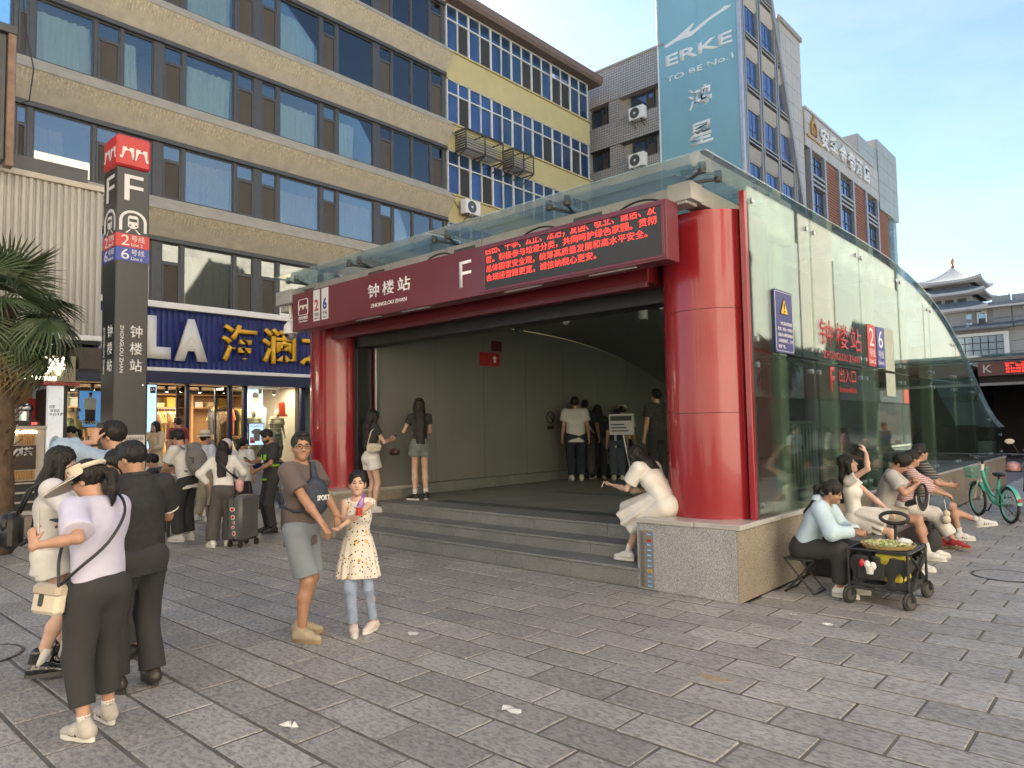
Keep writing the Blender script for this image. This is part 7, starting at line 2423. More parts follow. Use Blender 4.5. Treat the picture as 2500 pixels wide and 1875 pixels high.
   if kind not in ('boot', 'high'):
    c2 = A - up * 0.085 * q + up * 0.112 * q
    B.ell(c2 - t * 0.005, V3(0.036, 0.036, 0.022) * q, None, 0.008, 's')
   sh_ = link('shoe', B.mesh('shoe', min(s.h, 0.007), (0.0012, 40, 40), s.seed + i), mat, s.root)
   sb = MB()
   sb.prism([(a * q, b * q) for a, b in out], z0, sd, t, up * th * q)
   sl_ = sb.build('sole', sole or mat, sh_, smooth=40)
   if accent is not None:
    for f_ in (0.03, 0.055, 0.08):
     for sg in (1, -1):
      p = z0 + t * f_ * q + sd * sg * 0.0435 * q + up * 0.045 * q
      MB().bar(p - t * 0.012 * q - up * 0.012 * q, p + t * 0.012 * q + up * 0.02 * q - sd * sg * 0.006 * q, 0.009 * q, 0.009 * q).build('side_stripe', accent, sh_)
   if kind != 'slip':
    for f_ in (0.055, 0.075, 0.095):
     p = z0 + t * f_ * q + up * (0.098 - 0.02 * (f_ - 0.055) / 0.04) * q
     MB().tube([p - sd * 0.024 * q - up * 0.006, p + up * 0.002, p + sd * 0.024 * q - up * 0.006], 0.0035 * q, 5).build('lace', sole or mat, sh_)
   if socks is not None:
    d2 = nrm(s.kn[i] - s.an[i])
    MB().tube([A - d2 * 0.02 * q, A + d2 * 0.05 * q, A + d2 * sock_h * q], [0.04 * q, 0.0385 * q, 0.043 * q], 14).build('sock', socks, s.root, smooth=True)
 def W(s, p):
  """local point to world"""
  c, n = math.cos(s.root.rotation_euler[2]), math.sin(s.root.rotation_euler[2])
  return Vector((s.root.location[0] + p[0] * c - p[1] * n, s.root.location[1] + p[0] * n + p[1] * c, s.root.location[2] + p[2]))
 def D(s, p):
  c, n = math.cos(s.root.rotation_euler[2]), math.sin(s.root.rotation_euler[2])
  return Vector((p[0] * c - p[1] * n, p[0] * n + p[1] * c, p[2]))
 def strap(s, pts, r, mat, name='strap', w=None, parent=None):
  return MB().tube(spl(pts), r, 6).build(name, mat, parent or s.root, smooth=True)
def phone(label, P, i, world_up=None, mat=None, screen=True, off=(0, 0, 0), axis=None, normal=None, group='phones held in hands'):
 """a telephone lying in hand i of person P"""
 g, d, pn = P.grip(i, 0.095)
 ax_ = P.D(axis) if axis is not None else P.D(d)
 nn = P.D(normal) if normal is not None else P.D(pn)
 y = ax_.normalized()
 z = (nn - y * nn.dot(y)).normalized()
 x = y.cross(z)
 c = P.W(g) + P.D(off)
 t = thing('phone', label, 'phone', c, 0, group)
 rot = Matrix((x, y, z)).transposed()
 MB().obox(c, (0.073, 0.15, 0.009), rot, 0.004).build('case', mat or m_black, t, True)
 if screen:
  MB().obox(c + z * 0.005, (0.066, 0.14, 0.001), rot).build('screen', M('phone_screen', (0.03, 0.035, 0.045), 0.1), t, True)
 return t
# ================================================================ THE PEOPLE
c_white = cloth('white', (0.62, 0.62, 0.63))
c_cream = cloth('cream', (0.60, 0.55, 0.47))
c_black = cloth('black', (0.016, 0.016, 0.018))
c_dark = cloth('charcoal', (0.04, 0.04, 0.045))
c_lilac = cloth('lilac', (0.50, 0.49, 0.63))
c_brown = cloth('brown_tee', (0.105, 0.08, 0.075))
c_greyblue = cloth('grey_blue', (0.175, 0.205, 0.235))
c_khaki = cloth('khaki', (0.36, 0.32, 0.235))
c_ltblue = cloth('light_blue', (0.40, 0.50, 0.62))
c_denimlt = cloth('pale_denim', (0.28, 0.37, 0.48), scale=20)
c_denimg = cloth('grey_denim', (0.135, 0.155, 0.145), scale=20, var=0.25)
c_jean = cloth('light_jeans', (0.24, 0.30, 0.42), scale=15, var=0.2)
c_cargo = cloth('dark_cargo', (0.068, 0.062, 0.060))
c_beige = cloth('beige', (0.50, 0.44, 0.34))
m_rub = M('white_rubber', (0.62, 0.61, 0.58), 0.6, var=0.06)
m_blkrub = M('black_rubber', (0.025, 0.024, 0.023), 0.6)
m_patent = M('patent_black', (0.012, 0.012, 0.013), 0.15, coat=0.6, var=0)
m_blkleather = M('black_leather', (0.018, 0.017, 0.017), 0.4, bump=0.1)
m_shbeige = cloth('beige_knit_shoe', (0.34, 0.285, 0.20))
m_shgrey = M('grey_sneaker', (0.42, 0.39, 0.35), 0.7, var=0.2, scale=14)
m_pink = M('soft_pink', (0.58, 0.31, 0.31), 0.5, var=0.06)
def LP(loc, rz, p):
 c, n = math.cos(rz), math.sin(rz)
 x, y = p[0] - loc[0], p[1] - loc[1]
 return (x * c + y * n, -x * n + y * c, p[2] - (loc[2] if len(loc) > 2 else 0))
# ---- father
L, Z = (-5.46, 3.29, 0), R(-57)
fa = Person('man in glasses and brown t-shirt with a chest bag looking at the camera', L, Z, 1.73, skin=m_skint, det=2, twist=-8, head=(-52, -2, 0), bulk=1.06,
   hands={'R': (LP(L, Z, (-5.06, 3.26, 0.97)), (0.8, -0.6, -0.2)), 'L': (LP(L, Z, (-5.02, 3.44, 0.90)), (-0.8, -0.6, 0))}, palm=((V3(0, 0.3, -1), None), (V3(0.5, 0.2, -0.6), V3(0.15, 0.3, -1))), curl=(0.75, 0.35),
   feet={'R': (0.11, 0.06, 0.088, -10), 'L': (-0.11, -0.05, 0.088, 14)})
fa.face(glasses=True)
fa.hair('short', vol=0.5)
fa.top(c_brown, 't_shirt', 0.022, -0.13, 0.7, 0.012)
fa.legs(c_greyblue, 'shorts', 0.022, 0.034, 0.03, 0.90)
fa.shoes(m_shbeige, M('gum_sole', (0.25, 0.18, 0.10), 0.6), accent=None)
tb = thing('chest_bag', 'navy patterned sling bag with SPORT lettering across the chest of the man in glasses', 'bag', fa.W((0, 0.17, 1.2)))
cb_ = V3(0.06, 0.165, 1.19)
fn_ = nrm((0.55, 0.84, 0.02))
B = Body().ell(cb_, V3(0.125, 0.05, 0.165), np.stack([nrm(np.cross((0, 0, 1), fn_)) * -1, fn_, V3(0, 0, 1)], 1), 0.01)
B.cone(cb_ + V3(-0.01, 0, 0.10), cb_ + V3(-0.07, -0.06, 0.27), 0.04, 0.025, 0.03, (fn_, 0.4))
mnav = M('navy_camouflage', (0.022, 0.032, 0.055), 0.7, var=0.6, scale=24, bump=0.2)
me = B.mesh('bag_body', 0.008)
me.transform(Matrix.LocRotScale(fa.root.location, fa.root.rotation_euler, None))
link('bag_body', me, mnav, tb, True)
rtv = -nrm(np.cross((0, 0, 1), fn_))
pc = fa.W(cb_ + fn_ * 0.052)
lettering('lettering', 'SPORT', m_offwhite, tb, pc, fa.D(-rtv), EZ, (-0.02, -0.03, 0.10, 0.015), 0.004, 0.03)
bag_pts = [fa.W(p) for p in (cb_ + V3(-0.07, -0.06, 0.27), V3(-0.06, 0.03, 1.475), V3(-0.1, -0.1, 1.42), V3(0.0, -0.155, 1.25), V3(0.14, -0.1, 1.12), V3(0.175, 0.03, 1.08), cb_ + V3(0.08, -0.02, -0.1))]
MB().tube(bag_pts, 0.013, 6).build('strap', mnav, tb, True, smooth=True)
# ---- girl
L, Z = (-5.2, 3.69, 0), R(-136)
gi = Person('small girl in floral top and blue jeans holding a red and purple drink pouch', L, Z, 1.36, fem=True, skin=m_skinl, det=2, head=(8, 2, 0), hs=1.16, bulk=0.9,
   hands={'L': (LP(L, Z, (-5.0, 3.33, 0.93)), (-0.6, 0.1, -0.6)), 'R': (LP(L, Z, (-4.96, 3.49, 1.03)), (0.7, -0.3, -0.8))}, palm=((V3(-0.5, 0.3, 0.4), V3(-0.35, 0.3, 0.85)), (V3(0, 0, 1), None)), curl=(0.7, 0.6),
   feet={'R': (0.03, 0.05, 0.07, 16), 'L': (-0.12, -0.06, 0.07, -25)})
gi.face()
gi.hair('pony', 0.22, fringe=-0.012, vol=0.7)
m_floral = spotted('floral_print', (0.62, 0.58, 0.52), [((0.56, 0.36, 0.10), 18, 0.24), ((0.02, 0.022, 0.03), 34, 0.24), ((0.45, 0.28, 0.06), 13, 0.12)])
gi.top(m_floral, 'top', 0.02, -0.02, 0.2, 0.02, sleeveless=True, neck=0.075)
gi.skirt(m_floral, 'top_frill', 0.46, 0.15, 0.235, 11, 0.016, waist=0.16, flat=0.8)
gi.legs(c_jean, 'jeans', 0.008, 0.012, 0.018, 1.9)
gi.shoes(M('pale_pink_shoe', (0.58, 0.50, 0.47), 0.6), m_rub)
g, d, pn = gi.grip(0, 0.08)
dp = thing('drink_pouch', 'purple capped drink pouch with red base held up to the face of the girl', 'drink', gi.W(g))
c0 = gi.W(g)
c1 = c0 + Vector((0.0, 0.0, 0.115)) + gi.D((-0.05, 0.0, 0)) * 0.6
MB().tube([c0 - Vector((0, 0, 0.03)), c0 + Vector((0, 0, 0.035))], [0.024, 0.031], 12).build('red_base', M('berry_red', (0.40, 0.035, 0.02), 0.3, var=0.4, scale=30), dp, True, smooth=40)
MB().tube([c0 + Vector((0, 0, 0.036)), c0.lerp(c1, 0.55), c1], [0.030, 0.027, 0.011], 12).build('pouch', M('pouch_purple', (0.30, 0.16, 0.42), 0.3, var=0.6, scale=26), dp, True, smooth=60)
MB().cyl(c1, c1 + (c1 - c0).normalized() * 0.03, 0.012, 0.011, 12).build('cap', M('cap_purple', (0.20, 0.05, 0.42), 0.35), dp, True)
# ---- woman with visor
L, Z = (-4.72, 1.50, 0), R(42 + 58)
vi = Person('woman in cream sun visor and lilac t-shirt holding a phone, seen from behind', L, Z, 1.60, fem=True, skin=m_skin, det=2, lean=(6, 0), twist=14, head=(30, -22, 0), bulk=1.04,
   hands={'L': (LP(L, Z, (-4.62, 1.13, 1.14)), (-0.9, -0.3, -0.7)), 'R': (LP(L, Z, (-4.98, 1.42, 1.17)), (0.7, -0.3, -0.8))}, palm=((V3(-0.3, 0.1, 0.9), V3(0, 1, 0.1)), (V3(0.9, 0.2, 0), V3(0.1, 0.35, 0.9))), curl=(0.45, 0.7),
   feet={'L': (-0.10, -0.06, 0.082, 12), 'R': (0.11, 0.08, 0.082, -8)})
vi.face(brows=False)
vi.hair('pony', 0.20, vol=0.9)
vi.top(c_lilac, 't_shirt', 0.028, -0.06, 0.8, 0.03, neck=0.06)
vi.legs(c_black, 'trousers', 0.03, 0.035, 0.03, 1.72)
vi.shoes(m_shgrey, m_rub, accent=m_blkrub, socks=c_white, sock_h=0.06)
h_ = lambda *p: vi.HC + vi.Rh @ (V3(*p) * vi.q)
m_visor = cloth('visor_cream', (0.60, 0.53, 0.42), bump=0.1)
b = MB()
ring_in, ring_out, band_lo, band_hi = [], [], [], []
for k in range(25):
 a = R(-108 + 216 * k / 24)
 ci, si = math.cos(a), math.sin(a)
 band_lo.append(h_(0.094 * si, 0.112 * ci - 0.015, 0.045))
 band_hi.append(h_(0.098 * si, 0.116 * ci - 0.015, 0.105))
 e = max(0.0, math.cos(a * 0.82)) ** 0.6
 ring_out.append(h_((0.094 + 0.10 * e) * si, 0.112 * ci - 0.015 + (0.035 + 0.145 * e) * max(ci, 0.0) + 0.01 * e, 0.045 - 0.05 * e))
vs_ = thing('sun_visor', 'wide cream sun visor with dark piping on the head of the woman in lilac', 'visor', vi.W(h_(0, 0, 0.1)))
vW = lambda pts, dz=0: [vi.W(p) + Vector((0, 0, dz)) for p in pts]
MB().grid([vW(band_lo), vW(band_hi)]).build('band', m_visor, vs_, True, smooth=True)
bb_ = MB()
bb_.grid([vW(band_lo), vW(ring_out)])
bb_.grid([vW(ring_out, -0.006), vW(band_lo, -0.006)])
bb_.grid([vW(ring_out), vW(ring_out, -0.006)])
bb_.build('brim', m_visor, vs_, True, smooth=True)
MB().tube(vW(band_hi), 0.0035, 5).build('piping', m_black, vs_, True)
MB().tube([p.lerp(q, 0.88) + Vector((0, 0, 0.002)) for p, q in zip(vW(band_lo), vW(ring_out))][2:-2], 0.0018, 4).build('brim_piping', m_black, vs_, True)
MB().tube([vi.W(h_(0.094 * math.sin(R(a)), 0.112 * math.cos(R(a)) - 0.015, 0.075)) for a in range(108, 253, 12)], 0.016, 6).build('back_strap', m_visor, vs_, True, smooth=True)
t_ = R(52)
pb = vi.W(h_(0.099 * math.sin(-t_), 0.117 * math.cos(t_) - 0.015, 0.075))
MB().obox(pb, (0.004, 0.04, 0.014), Matrix.Rotation(Z + t_ - R(90) + R(12), 3, 'Z')).build('badge', m_black, vs_, True)
phone('white backed phone raised in the left hand of the woman in the sun visor', vi, 1, mat=M('phone_cream', (0.45, 0.43, 0.38), 0.3), axis=(0.1, 0.25, 0.95), normal=(0.95, -0.1, 0), off=(0, 0, 0.05))
phone('dark phone held flat in front of the woman in the sun visor', vi, 0, axis=(-0.2, 0.9, 0.12), normal=(0, -0.1, 1), off=(0, 0, 0.012))
bg = thing('shoulder_bag', 'small cream shoulder bag with broad strap at the hip of the woman in lilac', 'bag', vi.W((-0.24, 0.08, 0.8)))
q_ = vi.W((-0.225, 0.10, 0.80))
rt = Matrix.Rotation(Z + R(8), 3, 'Z') @ Matrix.Rotation(R(10), 3, 'Y')
MB().obox(q_, (0.07, 0.23, 0.16), rt, 0.02).build('bag_body', m_visor, bg, True, smooth=30)
MB().obox(q_ + rt @ Vector((-0.005, 0, 0.055)), (0.08, 0.235, 0.075), rt, 0.02).build('flap', cloth('bag_flap', (0.42, 0.36, 0.28)), bg, True, smooth=30)
MB().obox(q_ + rt @ Vector((-0.04, 0.02, 0.0)), (0.012, 0.035, 0.07), rt, 0.005).build('tab', m_blkleather, bg, True)
sb = MB()
sp_ = [vi.W(p) for p in ((-0.225, 0.0, 0.88), (-0.2, 0.05, 1.05), (-0.10, 0.13, 1.2), (0.05, 0.11, 1.34), (0.10, 0.0, 1.385), (0.08, -0.12, 1.28), (-0.04, -0.165, 1.12), (-0.17, -0.09, 0.98), (-0.22, 0.02, 0.88))]
MB().tube(spl(sp_), 0.009, 6).build('strap', m_black, bg, True, smooth=True)
# ---- long-haired girl with small backpack
L, Z = (-6.08, 1.60, 0), R(42 - 62)
bp = Person('long haired girl in white sweater and shorts with black boots and small backpack', L, Z, 1.66, fem=True, skin=m_skinl, det=2, lean=(2, 0), head=(-8, -14, 0),
   hands={'R': (LP(L, Z, (-5.55, 1.78, 1.12)), (0.7, -0.5, -0.7)), 'L': (LP(L, Z, (-5.66, 1.92, 1.12)), (-0.7, -0.5, -0.7))}, curl=(0.6, 0.6), feet={'R': (0.09, -0.05, 0.11, -6), 'L': (-0.08, 0.06, 0.11, 2)})
bp.hair('long', 0.46)
bp.top(cloth('sheer_white', (0.56, 0.54, 0.53)), 'sweater', 0.03, -0.14, 1.85, 0.035)
bp.legs(c_white, 'shorts', 0.02, 0.05, 0.02, 0.36)
bp.shoes(m_patent, M('boot_sole_grey', (0.06, 0.06, 0.058), 0.6), c_white, 0.13, 'boot')
lb = thing('backpack', 'small black leather backpack hanging low on the long haired girl', 'backpack', bp.W((0, -0.2, 1.0)))
rb = Matrix.Rotation(Z, 3, 'Z')
MB().obox(bp.W((-0.02, -0.235, 1.06)), (0.25, 0.12, 0.27), rb, 0.045).build('pack', m_blkleather, lb, True, smooth=40)
MB().obox(bp.W((-0.02, -0.27, 1.13)), (0.255, 0.09, 0.12), rb, 0.035).build('flap', m_blkleather, lb, True, smooth=40)
MB().obox(bp.W((-0.02, -0.31, 1.0)), (0.16, 0.04, 0.1), rb, 0.015).build('pocket', m_blkleather, lb, True, smooth=40)
for k in (1, -1):
 MB().tube([bp.W(p) for p in ((k * 0.08, -0.2, 1.18), (k * 0.12, -0.13, 1.36), (k * 0.125, -0.01, 1.43), (k * 0.13, 0.10, 1.3), (k * 0.15, 0.07, 1.1), (k * 0.12, -0.17, 0.97))], 0.012, 6).build('strap', m_blkleather, lb, True, smooth=True)
# ---- man in black polo
L, Z = (-5.27, 1.92, 0), R(42 + 55)
po = Person('man in black polo shirt and black trousers with his back turned beside the pylon', L, Z, 1.70, skin=m_skint, det=2, lean=(4, 0), head=(18, -18, 0), bulk=1.08,
   hands={'R': (LP(L, Z, (-5.60, 2.0, 1.14)), (0.9, -0.5, -0.8)), 'L': (LP(L, Z, (-5.58, 1.80, 1.15)), (-0.9, -0.5, -0.8))}, curl=(0.7, 0.7), feet={'R': (0.12, 0.02, 0.088, -10), 'L': (-0.11, 0.05, 0.088, 10)})
po.hair('short', vol=0.7)
po.face()
po.top(M('cloth_black_polo', (0.017, 0.017, 0.019), 0.8, var=0.4, scale=22, bump=0.25, bscale=16), 'polo_shirt', 0.024, -0.12, 0.72, 0.02, cuff=m_white, neck=0.058)
MB().tube([po.W(po.neck + po.u * 0.018 + po.sv * 0.068 * math.cos(a) + po.fr * (0.07 * math.sin(a) + 0.005) - po.u * 0.018 * math.sin(a)) for a in [2 * math.pi * k / 20 for k in range(20)]], 0.016, 8, closed=True).build('collar', c_black, po.root, True, smooth=True)
po.legs(c_black, 'trousers', 0.022, 0.03, 0.045, 1.95)
po.shoes(M('brown_black_leather', (0.035, 0.027, 0.022), 0.4), m_blkrub, kind='slip')
phone('phone held low by the man in the black polo', po, 0, axis=(0, 0.9, 0.4), normal=(0, -0.4, 1))
# ---- woman partly hidden between them
L, Z = (-6.16, 2.16, 0), R(42 + 165)
hw = Person('woman in cream sweater half hidden behind the long haired girl', L, Z, 1.64, fem=True, det=1, lean=(6, 0), head=(0, -28, 0),
   hands={'R': (LP(L, Z, (-5.74, 1.86, 1.10)), (0.8, -0.4, -0.6)), 'L': (LP(L, Z, (-5.65, 2.02, 1.08)), (-0.8, -0.4, -0.6))}, curl=(0.7, 0.7))
hw.face()
hw.hair('long', 0.2)
hw.top(c_cream, 'sweater', 0.03, -0.1, 1.8, 0.02)
hw.legs(c_dark, 'trousers', 0.02, 0.03, 0.04, 1.9)
hw.shoes(m_blkleather, m_blkrub, kind='boot')
# ---- man on the phone
L, Z = (-7.05, 2.36, 0), R(42 + 80)
pm = Person('man in pale denim shirt holding a phone to his ear by the pylon', L, Z, 1.86, skin=m_skin, det=1, head=(4, -8, 0),
   hands={'L': ((-0.16, 0.09, 1.68), (-0.9, 0.1, -0.5))}, curl=(0.5, 0.8), palm=(None, (V3(0.9, -0.1, 0.1), V3(0.2, 0.05, 1))))
pm.face(glasses=True)
pm.hair('short', vol=1.1)
pm.top(c_denimlt, 'denim_shirt', 0.028, -0.16, 1.5, 0.03)
pm.legs(c_dark, 'trousers')
pm.shoes(m_blkleather, m_rub)
phone('black phone pressed to the ear of the man in the denim shirt', pm, 1, axis=(0.05, 0.35, -0.9), normal=(1, 0, 0.1))
MB().tube([pm.W(pm.wr[1] + V3(0, 0, -0.03) + V3(0.034 * math.cos(a), 0.034 * math.sin(a), 0)) for a in [2 * math.pi * k / 12 for k in range(12)]], 0.011, 6, closed=True).build('watch', m_black, pm.root, True)
# ---- student with the grey backpack
L, Z = (-11.72, 5.0, 0), R(42 + 76)
st = Person('young man in white polo with large grey backpack bending forward', L, Z, 1.82, skin=m_skin, det=1, lean=(13, 0), head=(6, -18, 0), bulk=0.95,
   hands={'L': (( -0.10, 0.44, 1.06), (-0.8, -0.7, -0.3)), 'R': ((0.06, 0.42, 1.15), (0.8, -0.7, -0.3))}, curl=(0.8, 0.8), feet={'R': (0.10, 0.02, 0.09, -6), 'L': (-0.10, 0.06, 0.09, 5)})
st.face(glasses=True)
st.hair('short', vol=1.3)
st.top(c_white, 'polo_shirt', 0.024, -0.12, 0.72, 0.02, cuff=m_black)
st.legs(c_black, 'trousers', 0.025, 0.045, 0.06, 1.9)
st.shoes(m_rub, m_rub, accent=m_blkrub)
gb_ = thing('backpack', 'large grey roll top backpack on the student in the white polo', 'backpack', st.W((0, -0.25, 1.1)))
m_grpack = cloth('pack_grey', (0.16, 0.155, 0.145), bump=0.4)
B = Body()
o_ = st.P + st.u * 0.28 * st.q - st.fr * 0.24
B.ell(o_, V3(0.17, 0.15, 0.27), np.stack([st.sv, st.fr, st.u], 1), 0.02)
B.ell(o_ - st.u * 0.12 - st.fr * 0.05, V3(0.165, 0.13, 0.14), np.stack([st.sv, st.fr, st.u], 1), 0.03)
B.cone(o_ + st.u * 0.24 - st.sv * 0.1, o_ + st.u * 0.24 + st.sv * 0.1, 0.055, 0.055, 0.04)
me = B.mesh('pack', 0.0095, (0.005, 18, 12), 5)
me.transform(Matrix.LocRotScale(st.root.location, st.root.rotation_euler, None))
link('pack', me, m_grpack, gb_, True)
MB().obox(st.W(o_ - st.sv * 0.16 - st.fr * 0.04), (0.01, 0.09, 0.11), Matrix.Rotation(Z, 3, 'Z'), 0.004).build('patch', m_darkframe, gb_, True)
for k in (1, -1):
 MB().tube([st.W(st.SC + st.sv * 0.11 * k + p[0] * st.fr + p[1] * st.u) for p in ((-0.14, -0.02), (-0.07, 0.045), (0.03, 0.05), (0.12, -0.05), (0.13, -0.2), (0.05, -0.33), (-0.12, -0.38))], 0.017, 6).build('strap', m_grpack, gb_, True, smooth=True)
sn = thing('snack_bag', 'bright green and yellow snack bag held by the student with the backpack', 'bag', st.W((-0.06, 0.5, 0.85)))
B = Body().ell((0, 0, 0), V3(0.15, 0.07, 0.17), rotm(0.3, 0.3, 0.5), 0.01)
me = B.mesh('bag_body', 0.009, (0.007, 22, 16), 3)
me.transform(Matrix.Translation(st.W((-0.08, 0.48, 0.87))) @ Matrix.Rotation(Z, 4, 'Z'))
link('bag_body', me, spotted('snack_print', (0.09, 0.22, 0.06), [((0.55, 0.45, 0.06), 9, 0.34), ((0.45, 0.10, 0.03), 11, 0.22)]), sn, True)
MB().cyl(st.W((-0.06, 0.46, 0.98)), st.W((-0.05, 0.44, 1.1)), 0.05, 0.02, 10).build('neck', M('snack_green', (0.09, 0.22, 0.06), 0.4), sn, True)
phone('phone in the right hand of the student with the backpack', st, 0, axis=(0, 0.6, 0.7), normal=(0, -0.7, 0.7))
# ---- man with hat
L, Z = (-14.25, 6.42, 0), R(42 - 25)
ha = Person('man in cream brimmed hat, white shirt and khaki trousers seen from behind', L, Z, 1.74, det=1, head=(-20, 0, 0), feet={'R': (0.11, 0.06, 0.088, -6), 'L': (-0.10, -0.08, 0.088, 8)})
ha.hair('short', vol=0.5)
ha.top(cloth('pale_shirt', (0.52, 0.56, 0.64)), 'shirt', 0.026, -0.02, 1.9, 0.02)
ha.legs(c_khaki, 'trousers', 0.025, 0.04, 0.05, 1.92)
ha.shoes(m_rub, m_rub)
t = thing('sun_hat', 'cream brimmed hat with grey band on the man in khaki trousers', 'hat', ha.W(ha.HC + V3(0, 0, 0.08)))
hp = ha.W(ha.HC + ha.Rh @ V3(0, -0.015, 0.075))
MB().lathe([(0.17, -0.03), (0.165, -0.022), (0.104, 0.0), (0.10, 0.0)], hp, 24).build('brim', m_visor, t, True, smooth=True)
MB().lathe([(0.103, 0.0), (0.10, 0.05), (0.09, 0.09), (0.05, 0.105), (0.0, 0.10)], hp, 24).build('crown', m_visor, t, True, smooth=True)
MB().lathe([(0.1055, 0.004), (0.104, 0.03), (0.1025, 0.03)], hp, 24).build('band', M('hat_band', (0.25, 0.24, 0.22), 0.8), t, True, smooth=True)
# ---- woman with suitcase
L, Z = (-10.62, 5.08, 0), R(42 + 12)
su = Person('long haired woman in white top and grey cargo trousers leaning on a suitcase', L, Z, 1.62, fem=True, det=1, lean=(12, -4), head=(10, 10, 0), hands={'L': ((-0.22, 0.06, 0.93), (-0.9, -0.6, 0)), 'R': ((0.2, 0.30, 0.95), (0.8, -0.6, 0))},
   feet={'R': (0.06, 0.10, 0.085, -35), 'L': (-0.15, -0.02, 0.085, 38)}, knees={'L': V3(-0.5, 1, 0)})
su.hair('long', 0.32)
su.top(c_white, 'top', 0.024, -0.05, 1.8, 0.02)
su.legs(c_cargo, 'cargo_trousers', 0.025, 0.05, 0.075, 1.95)
for sg in (0, 1):
 p = su.hip[sg] * 0.25 + su.kn[sg] * 0.75 + V3((1 if sg == 0 else -1) * 0.11, 0, 0)
 MB().obox(su.W(p), (0.03, 0.13, 0.16), Matrix.Rotation(Z, 3, 'Z'), 0.012).build('trouser_pocket', c_cargo, su.root, True, smooth=40)
su.shoes(m_rub, m_rub, kind='chunky')
sc_ = thing('suitcase', 'tall grey suitcase with red stickers behind the woman in cargo trousers', 'suitcase', (-10.46, 5.32, 0))
rs_ = Matrix.Rotation(R(20), 3, 'Z')
MB().obox((-10.46, 5.32, 0.44), (0.27, 0.42, 0.68), rs_, 0.045).build('shell', M('suitcase_grey', (0.085, 0.088, 0.088), 0.4), sc_, True, smooth=40)
MB().obox((-10.46, 5.32, 0.44), (0.012, 0.43, 0.685), rs_, 0.004).build('zip_band', m_black, sc_, True)
for dx in (-0.1, 0.1):
 for dy in (-0.17, 0.17):
  p = Vector((-10.46, 5.32, 0)) + rs_ @ Vector((dx, dy, 0.05))
  MB().cyl(p - rs_ @ Vector((0.014, 0, 0)), p + rs_ @ Vector((0.014, 0, 0)), 0.045, n=14).build('wheel', m_blkrub, sc_, True)
  MB().obox(p + Vector((0, 0, 0.04)), (0.045, 0.05, 0.035), rs_).build('fork', m_black, sc_, True)
for (dz, w, h2) in ((0.58, 0.09, 0.06), (0.46, 0.07, 0.07), (0.38, 0.04, 0.05), (0.31, 0.055, 0.045), (0.22, 0.06, 0.07)):
 p = Vector((-10.46, 5.32, 0)) + rs_ @ Vector((0.02 * math.sin(dz * 40), -0.2125, dz))
 MB().ell(p, (w * 0.55, 0.004, h2 * 0.55), rs_, 10, 6).build('sticker_edge', m_white, sc_, True)
 MB().ell(p + rs_ @ Vector((0, -0.002, 0)), (w * 0.42, 0.004, h2 * 0.4), rs_, 9, 6).build('sticker', m_lred, sc_, True)
MB().tube([Vector((-10.46, 5.32, 0)) + rs_ @ Vector(p) for p in ((0, -0.12, 0.78), (0, -0.12, 0.98), (0, 0.12, 0.98), (0, 0.12, 0.78))], 0.011, 8).build('pull_handle', m_black, sc_, True)
pk = thing('crossbody_bag', 'small pink crossbody bag on the woman leaning on the suitcase', 'bag', su.W((0.22, 0.0, 0.93)))
MB().obox(su.W((0.235, -0.04, 0.93)), (0.10, 0.17, 0.20), Matrix.Rotation(Z + R(20), 3, 'Z') @ Matrix.Rotation(R(14), 3, 'X'), 0.035).build('bag_body', m_pink, pk, True, smooth=40)
MB().tube([su.W(p) for p in ((0.2, -0.06, 1.03), (0.08, -0.14, 1.16), (-0.06, -0.10, 1.33), (-0.10, 0.02, 1.40), (-0.02, 0.17, 1.25), (0.16, 0.12, 1.05), (0.23, 0.0, 1.02))], 0.014, 6).build('strap', m_black, pk, True, smooth=True)
# ---- woman in white blouse
L, Z = (-13.6, 6.9, 0), R(42 - 12)
bl = Person('woman with low ponytail in white blouse and dark long skirt facing the shop', L, Z, 1.62, fem=True, det=1, head=(-8, 0, 0), bulk=1.05, feet={'R': (0.09, 0.06, 0.085, -30), 'L': (-0.06, 0.0, 0.085, -20)})
bl.hair('pony', 0.12)
bl.top(cloth('blouse_white', (0.60, 0.59, 0.57)), 'blouse', 0.03, -0.10, 0.95, 0.035)
bl.skirt(cloth('plum_skirt', (0.028, 0.018, 0.024)), 'skirt', 0.66, 0.14, 0.24, 15, 0.018, waist=0.05)
bl.shoes(m_rub, m_rub, kind='chunky')
t = thing('white_ball', 'small round pale balloon beside the head of the woman with the suitcase', 'balloon', (-12.4, 6.1, 1.6))
MB().ell((-12.35, 5.95, 1.53), (0.10, 0.10, 0.11), n=16, m=12).build('balloon', M('balloon_pale', (0.58, 0.50, 0.56), 0.3, var=0.03), t, True, smooth=True)
MB().cyl((-12.35, 5.95, 1.43), (-12.35, 5.95, 1.1), 0.004, n=5).build('stick', m_white, t, True)
